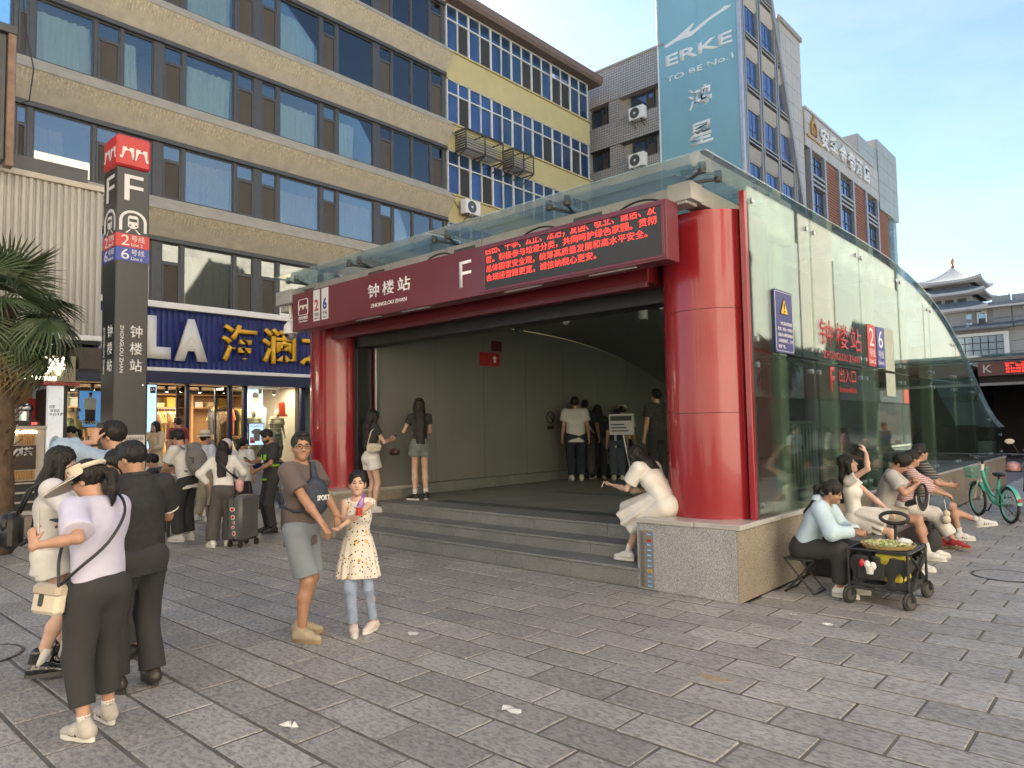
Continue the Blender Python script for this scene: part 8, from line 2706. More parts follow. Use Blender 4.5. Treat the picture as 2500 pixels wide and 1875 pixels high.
# ---- guard
L, Z = (-11.48, 6.34, 0), R(42 + 128)
gu = Person('masked guard in black and neon green reading a phone by the red column', L, Z, 1.80, skin=m_skint, det=1, head=(-12, -30, 0),
   hands={'R': ((-0.0, 0.36, 1.22), (0.8, -0.5, -0.8)), 'L': ((-0.06, 0.26, 1.08), (-0.9, -0.5, -0.6))}, curl=(0.8, 0.8), palm=((V3(-0.3, -0.3, 0.8), V3(-0.4, 0.8, 0.3)), None))
gu.face(mask=c_black)
gu.hair('short', vol=0.35)
gu.top(c_black, 'uniform_shirt', 0.026, -0.06, 0.75, 0.01)
gu.legs(c_black, 'trousers', 0.022, 0.03, 0.04, 1.93)
gu.shoes(m_blkleather, m_blkrub)
m_neon = M('neon_green', (0.28, 0.62, 0.02), 0.6, var=0.1)
for z, w, h2, x in ((1.30, 0.07, 0.09, -0.09), (1.30, 0.07, 0.09, 0.09)):
 MB().obox(gu.W((x, 0.14, z)), (w, 0.012, h2), Matrix.Rotation(Z + (0.25 if x < 0 else -0.25), 3, 'Z')).build('neon_patch', m_neon, gu.root, True)
for z in (1.16, 0.92):
 pts = [gu.W(gu.P + V3((0.165 + (0.012 if z < 1 else 0)) * math.cos(a), 0.122 * math.sin(a), z - gu.P[2])) for a in [2 * math.pi * k / 24 for k in range(24)]]
 MB().tube(pts, 0.022, 6, closed=True).build('neon_band', m_neon, gu.root, True, smooth=True)
phone('phone in the raised hand of the masked guard', gu, 0, axis=(-0.4, 0.7, 0.5), normal=(0.2, -0.5, 0.8))
# ---- two girls on the steps
L, Z = (-9.86, 7.26, 0.362), R(42 - 48)
g1 = Person('girl in white shorts with cream bag looking at a phone on the steps', L, Z, 1.72, fem=True, skin=m_skinl, det=1, head=(-6, -20, 0), feet={'R': (0.085, 0.02, 0.085, -8), 'L': (-0.085, 0.03, 0.085, 6)},
   hands={'R': ((0.10, 0.36, 1.22), (0.6, -0.6, -0.9)), 'L': ((-0.02, 0.36, 1.20), (-0.6, -0.6, -0.8))}, curl=(0.7, 0.7))
g1.hair('long', 0.36)
g1.face()
g1.top(c_black, 'top', 0.012, -0.0, 0.45, 0.0)
g1.legs(cloth('white_shorts', (0.60, 0.59, 0.57)), 'shorts', 0.024, 0.05, 0.02, 0.42, waist=0.12)
g1.shoes(m_rub, m_rub, socks=c_white, sock_h=0.05)
t = thing('shoulder_bag', 'quilted cream shoulder bag under the arm of the girl in white shorts', 'bag', g1.W((0.2, -0.02, 1.1)))
MB().obox(g1.W((0.205, -0.06, 1.08)), (0.09, 0.25, 0.15), Matrix.Rotation(Z, 3, 'Z'), 0.03).build('bag_body', m_visor, t, True, smooth=40)
MB().obox(g1.W((0.225, -0.06, 1.10)), (0.06, 0.255, 0.09), Matrix.Rotation(Z, 3, 'Z'), 0.02).build('flap', m_visor, t, True, smooth=40)
MB().tube([g1.W(p) for p in ((0.2, 0.05, 1.15), (0.19, 0.06, 1.3), (0.17, 0.02, 1.45), (0.19, -0.1, 1.35), (0.2, -0.17, 1.15))], 0.008, 6).build('strap', m_visor, t, True, smooth=True)
phone('phone in the hand of the girl in white shorts on the steps', g1, 0, axis=(0, 0.7, 0.6), normal=(0, -0.6, 0.7))
t = thing('fruit_bag', 'clear bag of dark fruit hanging from the hand of the girl in white shorts', 'bag', g1.W((0.1, 0.4, 1.0)))
B = Body().ell((0, 0, 0), V3(0.12, 0.08, 0.06), None, 0.01)
me = B.mesh('fruit', 0.01, (0.012, 40, 40), 2)
me.transform(Matrix.Translation(g1.W((0.1, 0.42, 0.99))))
link('fruit', me, M('dark_fruit', (0.07, 0.03, 0.03), 0.4, var=0.5, scale=30), t, True)
for k in (-1, 1):
 MB().tube([g1.W((0.1 + 0.05 * k, 0.42, 1.03)), g1.W((0.1, 0.40, 1.2))], 0.004, 5).build('bag_handle', g_clear, t, True)
L, Z = (-9.43, 7.98, 0.53), R(42 + 14)
g2 = Person('girl with waist length hair and denim shorts standing on the landing', L, Z, 1.74, fem=True, skin=m_skinl, det=1, head=(4, -8, 0), bulk=0.94, feet={'R': (0.10, 0.02, 0.085, -8), 'L': (-0.09, 0.0, 0.085, 42)},
   hands={'L': ((-0.17, 0.3, 1.27), (-0.6, -0.6, -0.9)), 'R': ((0.02, 0.30, 1.15), (0.8, -0.5, -0.6))}, curl=(0.7, 0.7))
g2.hair('long', 0.48)
g2.top(c_black, 'top', 0.012, 0.02, 0.45, 0.0)
g2.legs(c_denimg, 'shorts', 0.018, 0.055, 0.02, 0.34, waist=0.13)
g2.shoes(m_blkleather, m_rub, c_white, 0.10)
phone('dark phone in the left hand of the girl with waist length hair', g2, 1, axis=(-0.3, 0.8, 0.3), normal=(0, -0.4, 0.8))
# ---- people further inside
def simple(label, loc, rz, H, topm, botm, fem=False, hair='short', sleeve=0.65, end=1.9, group='people going into the station', legs=None, hl=0.3, shoe=None, **k):
 p = Person(label, loc, rz, H, fem=fem, det=0, **k)
 p.hair(hair, hl)
 p.top(topm, 'shirt', 0.026, -0.11, sleeve, 0.02)
 p.legs(botm, 'trousers' if end > 1 else 'shorts', 0.025, 0.04, 0.05, end)
 p.shoes(shoe or m_rub, m_rub)
 return p
simple('broad man in white t-shirt walking into the station', (-10.0 + 0.35, 12.7, 0.53), R(42), 1.86, c_white, cloth('navy', (0.02, 0.025, 0.045)), bulk=1.2)
ip = simple('man with pale shoulder strap and checked trousers inside the station', (-9.75, 13.2, 0.53), R(42 - 10), 1.80, cloth('navy', (0.02, 0.025, 0.045)), M('checked_grey', (0.10, 0.10, 0.10), 0.9, var=0.7, scale=60), bulk=1.1, hands={'R': ((0.3, 0.12, 0.95), (0.6, -1, 0))}, shoe=m_blkleather)
MB().tube([ip.W(p) for p in ((-0.14, -0.05, 1.55), (-0.02, -0.17, 1.38), (0.14, -0.16, 1.15), (0.2, -0.02, 1.05))], 0.02, 6).build('bag_strap', m_visor, ip.root, True, smooth=True)
simple('long haired woman in black deep inside the station', (-10.1, 14.2, 0.4), R(42 - 5), 1.84, c_black, c_black, True, 'long')
simple('boy in navy sports top with white stripes and jeans inside the station', (-8.95, 13.3, 0.53), R(42), 1.56, striped('navy_white_shoulder', (0.02, 0.025, 0.045), (0.5, 0.5, 0.5), 2.2, 'X', 0.9), cloth('dark_jeans', (0.06, 0.075, 0.11)))
cp = simple('man in pale cap and white shirt at the far end of the station landing', (-9.85, 14.9, 0.3), R(42 - 20), 1.95, c_cream, c_dark)
t = thing('cap', 'pale baseball cap on the man at the far end of the landing', 'cap', cp.W(cp.HC))
hq = cp.W(cp.HC + V3(0, -0.01, 0.045))
MB().lathe([(0.115, 0.0), (0.112, 0.04), (0.085, 0.085), (0.0, 0.105)], hq, 18).build('crown', m_visor, t, True, smooth=True)
MB().obox(hq + cp.D((0, 0.15, 0.0)), (0.15, 0.12, 0.012), Matrix.Rotation(R(22), 3, 'Z'), 0.005).build('peak', m_visor, t, True)
simple('woman with dark curly hair heading down the stairs inside the station', (-8.4, 14.4, 0.2), R(42 - 20), 1.75, c_cargo, c_dark, True, 'bob')
simple('man in dark patterned shirt half hidden behind the right red column', (-7.35, 12.4, 0.53), R(42 + 20), 1.92, M('cloth_patterned_dark', (0.03, 0.03, 0.03), 0.8, var=0.9, scale=40), c_black, lean=(4, 0))
# ---- girl bent over on the plinth
L, Z = (-4.02, 6.92, 0), R(86)
ci = Person('girl in white dress bent over on the granite ledge with a cigarette in her hand', L, Z, 1.64, fem=True, skin=m_skinl, det=2, pel=(0, 0, 0.865), lean=(34, 0), head=(0, -48, 0),
   hands={'L': (LP(L, Z, (-4.66, 6.83, 1.06)), (-0.4, -0.2, -1)), 'R': ((0.05, 0.40, 1.0), (0.5, -0.3, -1))}, feet={'L': (-0.08, 0.50, 0.30, 6), 'R': (0.10, 0.30, 0.30, -8)}, palm=(None, (V3(0.3, 0.1, 0.9), V3(0, 1, 0.05))), curl=(0.5, 0.35))
ci.hair('long', 0.10)
ci.top(cloth('satin_white', (0.60, 0.575, 0.53), 0.5), 'dress_top', 0.03, 0.05, 0.7, 0.035)
ci.legs(cloth('satin_white', (0.60, 0.575, 0.53), 0.5), 'dress_seat', 0.035, 0.06, 0.03, 0.75, waist=0.12)
ci.skirt(cloth('satin_white', (0.60, 0.575, 0.53), 0.5), 'dress_skirt', 0.50, 0.165, 0.27, 9, 0.02, waist=0.1, direc=(0, 0.62, -0.42), flat=0.85, wr=0.006)
ci.shoes(m_rub, m_rub, c_white, 0.12, 'chunky')
g, d, pn = ci.grip(1, 0.16)
t = thing('cigarette', 'white cigarette between the fingers of the girl in the white dress', 'cigarette', ci.W(g))
MB().cyl(ci.W(g), ci.W(g + V3(0.0, 0.035, -0.06)), 0.0045, n=8).build('paper', m_white, t, True)
MB().cyl(ci.W(g + V3(0, 0.035, -0.06)), ci.W(g + V3(0, 0.039, -0.066)), 0.0046, n=8).build('ash', m_darkframe, t, True)
# ---- vendor
L, Z = (-2.80, 7.55, 0), R(-84)
ve = Person('vendor in pale blue hooded jacket on a folding stool beside her cart', L, Z, 1.60, fem=True, skin=m_skint, det=2, pel=(0, 0, 0.455), lean=(27, 0), head=(0, -24, 0), bulk=1.12,
   hands={'L': ((-0.02, 0.50, 0.66), (-0.9, -0.4, -0.5)), 'R': ((0.07, 0.49, 0.65), (0.9, -0.4, -0.6))}, curl=(0.8, 0.8), palm=((V3(-0.6, 0, -0.6), V3(-0.2, 1, -0.1)), (V3(0.6, 0, -0.6), V3(0.2, 1, -0.1))),
   feet={'R': (0.12, 0.36, 0.085, -6), 'L': (-0.10, 0.42, 0.085, 6)}, knees={'R': V3(0.2, 1, 1), 'L': V3(-0.2, 1, 1)})
ve.face()
ve.hair('pony', 0.26, fringe=-0.01)
c_sky = cloth('sky_jacket', (0.42, 0.55, 0.64))
ve.top(c_sky, 'jacket', 0.034, -0.0, 1.93, 0.03, neck=0.058)
B = Body().ell(ve.neck - ve.fr * 0.085 + ve.u * 0.0, V3(0.10, 0.06, 0.055), np.stack([ve.sv, ve.fr, ve.u], 1), 0.02)
link('hood', B.mesh('hood', 0.009, (0.004, 25, 25), 3), c_sky, ve.root)
ve.legs(c_black, 'trousers', 0.03, 0.035, 0.03, 1.85, waist=0.06)
ve.shoes(m_rub, m_rub, kind='chunky')
MB().tube([ve.W(ve.SC + ve.sv * p[0] + ve.fr * p[1] + ve.u * p[2]) for p in ((-0.05, -0.15, -0.15), (0.1, -0.1, 0.03), (0.125, 0.03, 0.055), (0.115, 0.14, -0.06), (0.08, 0.165, -0.25), (0.0, 0.15, -0.36))], 0.016, 6).build('bag_strap', m_black, ve.root, True, smooth=True)
# ---- row on the bench
L, Z = (-2.74, 9.05, 0), R(-80)
sk = Person('woman in lacy white skirt on the bench holding her forehead', L, Z, 1.66, fem=True, skin=m_skinl, det=2, pel=(0, 0, 0.56), lean=(-4, 0), head=(-6, 14, 0),
   hands={'R': ((0.04, 0.16, 1.37), (0.75, 0.4, -0.55)), 'L': ((-0.12, 0.34, 0.70), (-0.7, -0.5, 0))}, palm=((V3(-0.2, -0.8, -0.3), V3(-0.35, -0.35, 0.8)), (V3(0, 0.2, -1), None)), curl=(0.4, 0.4),
   feet={'R': (0.14, 0.52, 0.09, -10), 'L': (-0.12, 0.62, 0.09, 2)}, knees={'R': V3(0.25, 1, 1), 'L': V3(-0.2, 1, 1)})
sk.face(mouth_open=True)
sk.hair('long', 0.30)
sk.top(c_white, 'top', 0.013, 0.01, 0.42, 0.0, low_neck=0.06)
c_lace = cloth('lace_white', (0.62, 0.60, 0.57), bump=0.8, bscale=60)
sk.legs(c_lace, 'skirt_seat', 0.03, 0.05, 0.03, 0.55, waist=0.1)
sk.skirt(c_lace, 'skirt', 0.36, 0.145, 0.27, 12, 0.022, waist=0.08, direc=(0, 0.86, -0.28), flat=0.72)
sk.shoes(m_rub, m_rub, c_white, 0.10, 'chunky')
L, Z = (-2.72, 10.1, 0), R(-78)
bh = Person('young man with black hair bowing his head over a black visor on the bench', L, Z, 1.72, skin=m_skin, det=1, pel=(0, 0, 0.56), lean=(16, 0), head=(-8, -42, 0),
   hands={'R': ((0.12, 0.40, 0.92), (0.9, -0.4, -0.5)), 'L': ((-0.02, 0.38, 0.95), (-0.9, -0.4, -0.4))}, curl=(0.8, 0.8), feet={'R': (0.13, 0.50, 0.09, -6), 'L': (-0.12, 0.55, 0.09, 6)}, knees={'R': V3(0.25, 1, 1), 'L': V3(-0.2, 1, 1)})
bh.face(brows=False)
bh.hair('short', vol=1.7)
bh.top(cloth('pale_grey', (0.42, 0.41, 0.40)), 't_shirt', 0.024, -0.06, 0.7, 0.02)
bh.legs(c_beige, 'shorts', 0.03, 0.05, 0.03, 0.72)
bh.shoes(m_rub, m_rub, c_white, 0.13)
t = thing('black_visor', 'black visor cap with a white trim held in the hands of the bowed young man', 'visor', bh.W((0.08, 0.45, 0.85)))
o_ = bh.W((0.12, 0.47, 0.82))
uu, ww = bh.D(nrm((0.9, -0.45, 0.0))), Vector((0, 0, 1))
nn = uu.cross(ww)
pts = [o_ + uu * 0.10 * math.cos(a) + ww * 0.125 * math.sin(a) for a in [2 * math.pi * k / 24 for k in range(24)]]
MB().tube(pts, 0.016, 8, closed=True).build('band', c_black, t, True, smooth=True)
arc = [(0.105 * math.cos(R(a)), 0.13 * math.sin(R(a))) for a in range(180, 361, 15)] + [(0.155 * math.cos(R(a)), 0.21 * math.sin(R(a)) - 0.01) for a in range(360, 179, -15)]
MB().prism(arc, o_, uu, ww, nn * 0.01).build('brim', c_black, t, True)
MB().tube([o_ + uu * 0.155 * math.cos(R(a)) + ww * (0.21 * math.sin(R(a)) - 0.01) for a in range(180, 361, 12)], 0.004, 5).build('trim', m_white, t, True)
t = thing('black_pouch', 'black pouch with white letters on the lap of the bowed young man', 'bag', bh.W((0.05, 0.3, 0.7)))
MB().obox(bh.W((0.02, 0.34, 0.70)), (0.26, 0.16, 0.06), Matrix.Rotation(R(-78), 3, 'Z') @ Matrix.Rotation(0.35, 3, 'X'), 0.025).build('pouch', c_black, t, True, smooth=40)
lettering('lettering', 'TANG', m_offwhite, t, bh.W((0.0, 0.425, 0.69)), bh.D((-1, 0, 0.0)), bh.D((0, -0.45, 0.9)), (-0.07, -0.02, 0.07, 0.03), 0.004, 0.02)
L, Z = (-2.70, 10.98, 0), R(-70)
sw_ = Person('woman in pink striped shirt and red shoes on the bench', L, Z, 1.66, fem=True, skin=m_skin, det=1, pel=(0, 0, 0.56), lean=(14, 0), head=(18, -4, 0),
    hands={'R': ((0.07, 0.50, 0.74), (0.8, -0.3, -0.6)), 'L': ((0.0, 0.52, 0.76), (-0.8, -0.3, -0.6))}, curl=(0.35, 0.35), palm=((V3(0, 0.1, -1), None), (V3(0, 0.1, -1), None)), feet={'R': (0.12, 0.60, 0.12, -22, -0.1), 'L': (0.02, 0.48, 0.09, 10)}, knees={'R': V3(0.1, 1, 1), 'L': V3(-0.2, 1, 1)})
sw_.face()
sw_.hair('pony', 0.06, vol=0.9)
sw_.top(striped('pink_stripes', (0.56, 0.50, 0.49), (0.36, 0.13, 0.14), 42), 'shirt', 0.028, -0.06, 1.25, 0.03)
sw_.legs(cloth('white_trousers', (0.60, 0.57, 0.53)), 'trousers', 0.03, 0.04, 0.06, 1.72)
sw_.shoes(M('red_suede', (0.30, 0.02, 0.025), 0.75), M('gum_sole', (0.25, 0.18, 0.10), 0.6), accent=m_white)
hs_ = lambda *p: sw_.W(sw_.HC + sw_.Rh @ (V3(*p) * sw_.q))
b = MB()
for k in (1, -1):
 b.ell(hs_(0.035 * k, 0.075, 0.105), (0.03, 0.01, 0.022), Matrix((sw_.Rh).tolist()), 10, 6)
b.tube([hs_(-0.07, 0.07, 0.1), hs_(0, 0.085, 0.108), hs_(0.07, 0.07, 0.1), hs_(0.088, 0.0, 0.085)], 0.004, 5)
tag(b.build('sunglasses', m_gls, sw_.root, True, smooth=True), kind='stuff')
L, Z = (-2.68, 11.82, 0), R(-62)
te = Person('man in dark striped t-shirt with crossed legs at the bench end', L, Z, 1.74, skin=m_skin, det=1, pel=(0, 0, 0.56), lean=(4, 0), head=(12, 2, 0),
   hands={'R': ((0.10, 0.38, 0.80), (0.8, -0.5, -0.4)), 'L': ((0.02, 0.42, 0.80), (-0.8, -0.5, -0.4))}, curl=(0.7, 0.7), feet={'R': (0.06, 0.50, 0.09, -6), 'L': (0.10, 0.86, 0.26, -6, 0.15)}, knees={'R': V3(0.1, 1, 1), 'L': V3(0.1, 1, 1.3)})
te.face(glasses=True)
te.hair('short', vol=0.9)
te.top(striped('grey_stripes', (0.045, 0.047, 0.05), (0.22, 0.21, 0.20), 26, 'Z', 0.66), 't_shirt', 0.028, -0.08, 0.8, 0.03)
te.legs(cloth('denim_shorts', (0.10, 0.135, 0.17), scale=20, var=0.2), 'shorts', 0.03, 0.05, 0.03, 0.85)
te.shoes(cloth('white_knit_shoe', (0.58, 0.58, 0.60)), m_rub, c_white, 0.10, accent=m_blkrub)
phone('phone in the hands of the man in the dark striped t-shirt', te, 0, axis=(0, 1, 0.2), normal=(0, -0.2, 1))
t = thing('tote_bag', 'black bag standing on the paving below the woman in striped shirt', 'bag', (-2.25, 10.35, 0))
B = Body().ell((0, 0, 0.16), V3(0.16, 0.10, 0.18), None, 0.02, cut=[(V3(0, 0, 0.002), V3(0, 0, -1))])
me = B.mesh('bag_body', 0.01, (0.006, 15, 12), 8)
me.transform(Matrix.Translation((-2.22, 10.40, 0)) @ Matrix.Rotation(1.4, 4, 'Z'))
link('bag_body', me, c_black, t, True)
MB().tube([(-2.22, 10.30, 0.32), (-2.22, 10.34, 0.42), (-2.22, 10.46, 0.42), (-2.22, 10.5, 0.32)], 0.012, 6).build('handle', c_black, t, True, smooth=True)
t = thing('plush_toy', 'small cream plush toy hanging by the knee of the woman in white trousers', 'toy', (-2.2, 10.95, 0.45))
MB().ell((-2.16, 10.92, 0.42), (0.06, 0.06, 0.06), n=12, m=8).build('toy_body', m_visor, t, True, smooth=True)
MB().ell((-2.15, 10.92, 0.50), (0.045, 0.045, 0.045), n=12, m=8).build('toy_head', m_visor, t, True, smooth=True)
MB().cyl((-2.15, 10.92, 0.54), (-2.17, 10.93, 0.68), 0.004, n=5).build('cord', m_white, t, True)
# ---- people at the shops
L, Z = (-16.95, 6.5, 0.35), R(42 + 165)
wd = Person('woman in white dress waving in front of the clothes shop', L, Z, 1.66, fem=True, skin=m_skinl, det=1, head=(-6, 2, 0), hands={'R': ((0.08, 0.22, 1.38), (0.8, 0, -0.8)), 'L': ((-0.08, 0.26, 1.02), (-0.8, -0.5, -0.4))}, palm=((V3(0, 0.6, 0.2), V3(0, 0.1, 1)), None), curl=(0.25, 0.6))
wd.face()
wd.hair('long', 0.2)
wd.top(c_cream, 'dress_top', 0.028, -0.02, 1.6, 0.03)
wd.skirt(c_cream, 'dress_skirt', 0.72, 0.15, 0.27, 13, 0.02, waist=0.03)
wd.shoes(m_rub, m_rub, kind='slip')
L, Z = (-17.3, 7.15, 0.42), R(42 + 60)
rm = Person('man in red and navy t-shirt and sunglasses entering the clothes shop', L, Z, 1.68, skin=m_skin, det=1, head=(10, 0, 0))
rm.face(glasses=True)
rm.hair('short', vol=1.0)
rm.top(cloth('red_tee', (0.26, 0.03, 0.03)), 't_shirt', 0.024, -0.1, 0.7, 0.01)
rm.legs(c_black, 'trousers')
rm.shoes(m_blkleather, m_rub)
L, Z = (-14.25, 5.35, 0), R(42 + 175)
sbo = Person('seated boy in white t-shirt sipping a drink behind the leaflet table', L, Z, 1.66, skin=m_skin, det=1, pel=(0, 0, 0.60), lean=(8, 0), head=(0, -14, 0), hands={'R': ((0.05, 0.30, 1.05), (0.8, -0.4, -0.6)), 'L': ((-0.05, 0.36, 0.80), (-0.8, -0.4, -0.4))}, curl=(0.7, 0.7),
    feet={'R': (0.13, 0.40, 0.09, -6), 'L': (-0.12, 0.42, 0.09, 6)}, knees={'R': V3(0.2, 1, 1), 'L': V3(-0.2, 1, 1)})
sbo.face()
sbo.hair('short', vol=1.0)
sbo.top(c_white, 't_shirt', 0.024, -0.08, 0.7, 0.02)
sbo.legs(cloth('olive_shorts', (0.07, 0.072, 0.06)), 'shorts', 0.03, 0.05, 0.03, 0.85)
sbo.shoes(m_blkleather, m_rub)
L, Z = (-12.95, 5.05, 0), R(42 + 95)
sdk = Person('seated person in dark clothes with black flared trousers beside the leaflet table', L, Z, 1.72, skin=m_skin, det=1, pel=(0, 0, 0.58), lean=(8, 0), head=(0, -20, 0), hands={'R': ((0.05, 0.32, 1.0), (0.8, -0.4, -0.6)), 'L': ((-0.05, 0.32, 0.98), (-0.8, -0.4, -0.6))}, curl=(0.7, 0.7),
    feet={'R': (0.13, 0.50, 0.09, -10), 'L': (-0.10, 0.78, 0.09, 6)}, knees={'R': V3(0.2, 1, 1), 'L': V3(-0.1, 1, 1)})
sdk.hair('short', vol=1.2)
sdk.top(c_dark, 'shirt', 0.028, -0.08, 1.7, 0.02)
sdk.legs(c_black, 'trousers', 0.03, 0.04, 0.06, 1.9)
sdk.shoes(m_blkleather, m_rub)
L, Z = (-16.2, 4.62, 0.30), R(42 - 150)
w1 = Person('woman with ponytail in white blouse sharing food outside the tea shop', L, R(42 + 115), 1.62, fem=True, skin=m_skinl, det=1, head=(8, -18, 0), hands={'R': ((0.02, 0.34, 1.12), (0.8, -0.4, -0.6)), 'L': ((-0.04, 0.32, 1.12), (-0.8, -0.4, -0.6))}, curl=(0.7, 0.7))
w1.hair('pony', 0.16)
w1.face()
w1.top(c_white, 'blouse', 0.028, -0.1, 1.8, 0.03)
w1.legs(c_khaki, 'trousers')
w1.shoes(m_rub, m_rub)
L = (-16.55, 4.25, 0.30)
w2 = Person('woman in dark striped top eating beside the pillar poster', L, R(42 - 160), 1.60, fem=True, skin=m_skinl, det=1, head=(0, -22, 0), hands={'R': ((0.02, 0.26, 1.22), (0.8, -0.4, -0.6)), 'L': ((-0.04, 0.28, 1.18), (-0.8, -0.4, -0.6))}, curl=(0.7, 0.7))
w2.hair('bob')
w2.face()
w2.top(striped('dark_stripes', (0.05, 0.05, 0.06), (0.4, 0.4, 0.4), 24), 'top', 0.026, -0.1, 1.7, 0.02)
w2.legs(c_dark, 'trousers')
w2.shoes(m_rub, m_rub)
# ---- shop mannequins
m_mann = M('mannequin_ivory', (0.52, 0.44, 0.32), 0.4, var=0.03)
for lab, loc, tm, bm_, hat in (('mannequin in yellow t-shirt and brown hat in the left shop window', (-17.75, 5.12, 0.9), cloth('tee_yellow', (0.45, 0.38, 0.06)), c_khaki, True), ('mannequin in orange top in the left shop window behind the pylon', (-17.8, 5.72, 0.9), cloth('tee_orange', (0.55, 0.14, 0.03)), c_khaki, False),
        ('mannequin in sage polo shirt and khaki trousers in the right shop window', (-18.0, 9.42, 0.92), cloth('polo_sage', (0.40, 0.40, 0.27)), c_khaki, False), ('mannequin in striped t-shirt and grey trousers in the right shop window', (-18.0, 10.1, 0.92), striped('cream_black_stripes', (0.56, 0.50, 0.36), (0.03, 0.03, 0.03), 22, 'Z', 0.6), c_denimg, False)):
 mq = Person(lab, loc, R(-95), 1.42, skin=m_mann, det=0, group='mannequins in the shop windows', name='mannequin', hs=0.95)
 mq.top(tm, 't_shirt', 0.022, -0.12, 0.7, 0.01)
 mq.legs(bm_, 'trousers', 0.02, 0.03, 0.03, 1.9)
 MB().cyl((0, 0, -0.03), (0, 0, 0.015), 0.2, n=20).build('stand', m_steel, mq.root)
 if hat:
  hq = mq.W(mq.HC + V3(0, 0, 0.05))
  MB().lathe([(0.14, -0.01), (0.09, 0.0), (0.085, 0.05), (0.06, 0.075), (0.0, 0.08)], hq, 18).build('hat', c_brown, mq.root, True, smooth=True)
# ================================================================ THINGS ON THE GROUND
# ---- folding stool of the vendor
t = thing('folding_stool', 'black folding stool with crossed legs under the woman vendor', 'stool', (-2.80, 7.55, 0))
MB().obox((-2.80, 7.55, 0.345), (0.30, 0.36, 0.02), None, 0.008).build('seat', c_black, t, True)
for y in (7.40, 7.70):
 for s_ in (1, -1):
  MB().cyl((-2.80 - 0.15 * s_, y, 0.0), (-2.80 + 0.15 * s_, y, 0.345), 0.010, n=8).build('leg', m_black, t, True)
for s_ in (1, -1):
 MB().cyl((-2.80 + 0.15 * s_, 7.40, 0.012), (-2.80 + 0.15 * s_, 7.70, 0.012), 0.010, n=8).build('foot_bar', m_black, t, True)
# ---- cart
cx0, cx1, cy0, cy1 = -2.30, -1.78, 7.34, 8.02
ct_ = thing('folding_cart', 'black folding wagon with fabric sides, four wheels and loop handle beside the vendor', 'cart', (-2.04, 7.68, 0))
m_fab = cloth('cart_fabric', (0.02, 0.02, 0.022), 0.75, bump=0.5)
for x in (cx0, cx1):
 for y in (cy0, cy1):
  MB().cyl((x, y, 0.13), (x, y, 0.52), 0.013, n=8).build('post', m_black, ct_, True)
  w = MB().tube([(x + 0.07 * math.cos(a) * 0.4, y + 0.07 * math.cos(a) * 0.92, 0.075 + 0.07 * math.sin(a)) for a in [2 * math.pi * k / 20 for k in range(20)]], 0.018, 8, closed=True).build('wheel', m_blkrub, ct_, True, smooth=True)
  MB().cyl((x - 0.018, y + 0.008, 0.075), (x + 0.018, y - 0.008, 0.075), 0.055, n=14).build('rim', M('cart_rim', (0.06, 0.06, 0.06), 0.5), w, True)
  MB().bar((x + 0.03, y, 0.075), (x + 0.012, y, 0.16), 0.012, 0.04).build('fork', m_black, ct_, True)
for a, b_ in (((cx0, cy0), (cx1, cy0)), ((cx0, cy1), (cx1, cy1)), ((cx0, cy0), (cx0, cy1)), ((cx1, cy0), (cx1, cy1))):
 for z in (0.15, 0.515):
  MB().cyl((*a, z), (*b_, z), 0.011, n=8).build('rail', m_black, ct_, True)
for s_ in (0, 1):
 ya, yb = (cy0 + 0.02, cy1 - 0.02) if s_ == 0 else (cy1 - 0.02, cy0 + 0.02)
 MB().cyl((cx1 + 0.014, ya, 0.16), (cx1 + 0.014, yb, 0.50), 0.009, n=8).build('cross_bar', m_black, ct_, True)
 xa, xb = (cx0 + 0.02, cx1 - 0.02) if s_ == 0 else (cx1 - 0.02, cx0 + 0.02)
B = Body()
B.fn(lambda X, Y, Z: np.maximum(np.maximum(np.abs(X + 2.04) - 0.245 + 0.02 * np.sin(Z * 30), np.abs(Y - 7.68) - 0.325), np.maximum(np.abs(Z - 0.31) - 0.15, -(np.maximum(np.maximum(np.abs(X + 2.04) - 0.235, np.abs(Y - 7.68) - 0.315), 0.2 - Z)))), (-2.36, 7.3, 0.1), (-1.7, 8.06, 0.5), 0.004)
link('fabric_box', B.mesh('fabric_box', 0.009, (0.004, 18, 18), 4), m_fab, ct_, False).matrix_parent_inverse = _pinv(ct_)
MB().box((-2.22, 7.325, 0.24), (-1.98, 7.35, 0.40), 0.008).build('pocket', m_fab, ct_, True)
MB().box((-2.05, 7.36, 0.49), (-1.77, 8.0, 0.505), 0.004).build('lid_board', m_darkframe, ct_, True)
hp_ = spl([(-2.06, 8.03, 0.3), (-2.05, 8.05, 0.62), (-2.05, 8.03, 0.70)])
MB().tube(hp_, 0.014, 8).build('handle_bar', m_black, ct_, True, smooth=True)
MB().tube([(-2.05 + 0.13 * math.cos(a), 8.03 + 0.01 * math.sin(a), 0.755 + 0.055 * math.sin(a)) for a in [2 * math.pi * k / 24 for k in range(24)]], 0.019, 8, closed=True).build('handle', m_black, ct_, True, smooth=True)
t = thing('yellow_box', 'yellow box packed inside the black folding wagon', 'box', (-1.98, 7.5, 0.33))
MB().box((-2.08, 7.42, 0.22), (-1.85, 7.75, 0.475), 0.008).build('box_body', M('box_yellow', (0.55, 0.48, 0.05), 0.5), t, True)
t = thing('wrapped_snack', 'red and white wrapped snacks tucked in the side pocket of the wagon', 'snack', (-2.15, 7.32, 0.36))
for k, (dx, mm) in enumerate(((-0.05, m_lred), (0.0, m_white), (0.05, m_white))):
 MB().ell((-2.12 + dx, 7.315, 0.395 - 0.01 * k), (0.03, 0.02, 0.04), None, 10, 7).build('wrapper', mm, t, True, smooth=True)
MB().tube([(-2.1, 7.318, 0.30), (-2.1, 7.318, 0.375)], [0.03, 0.042], 12).build('cup', m_rub, t, True)
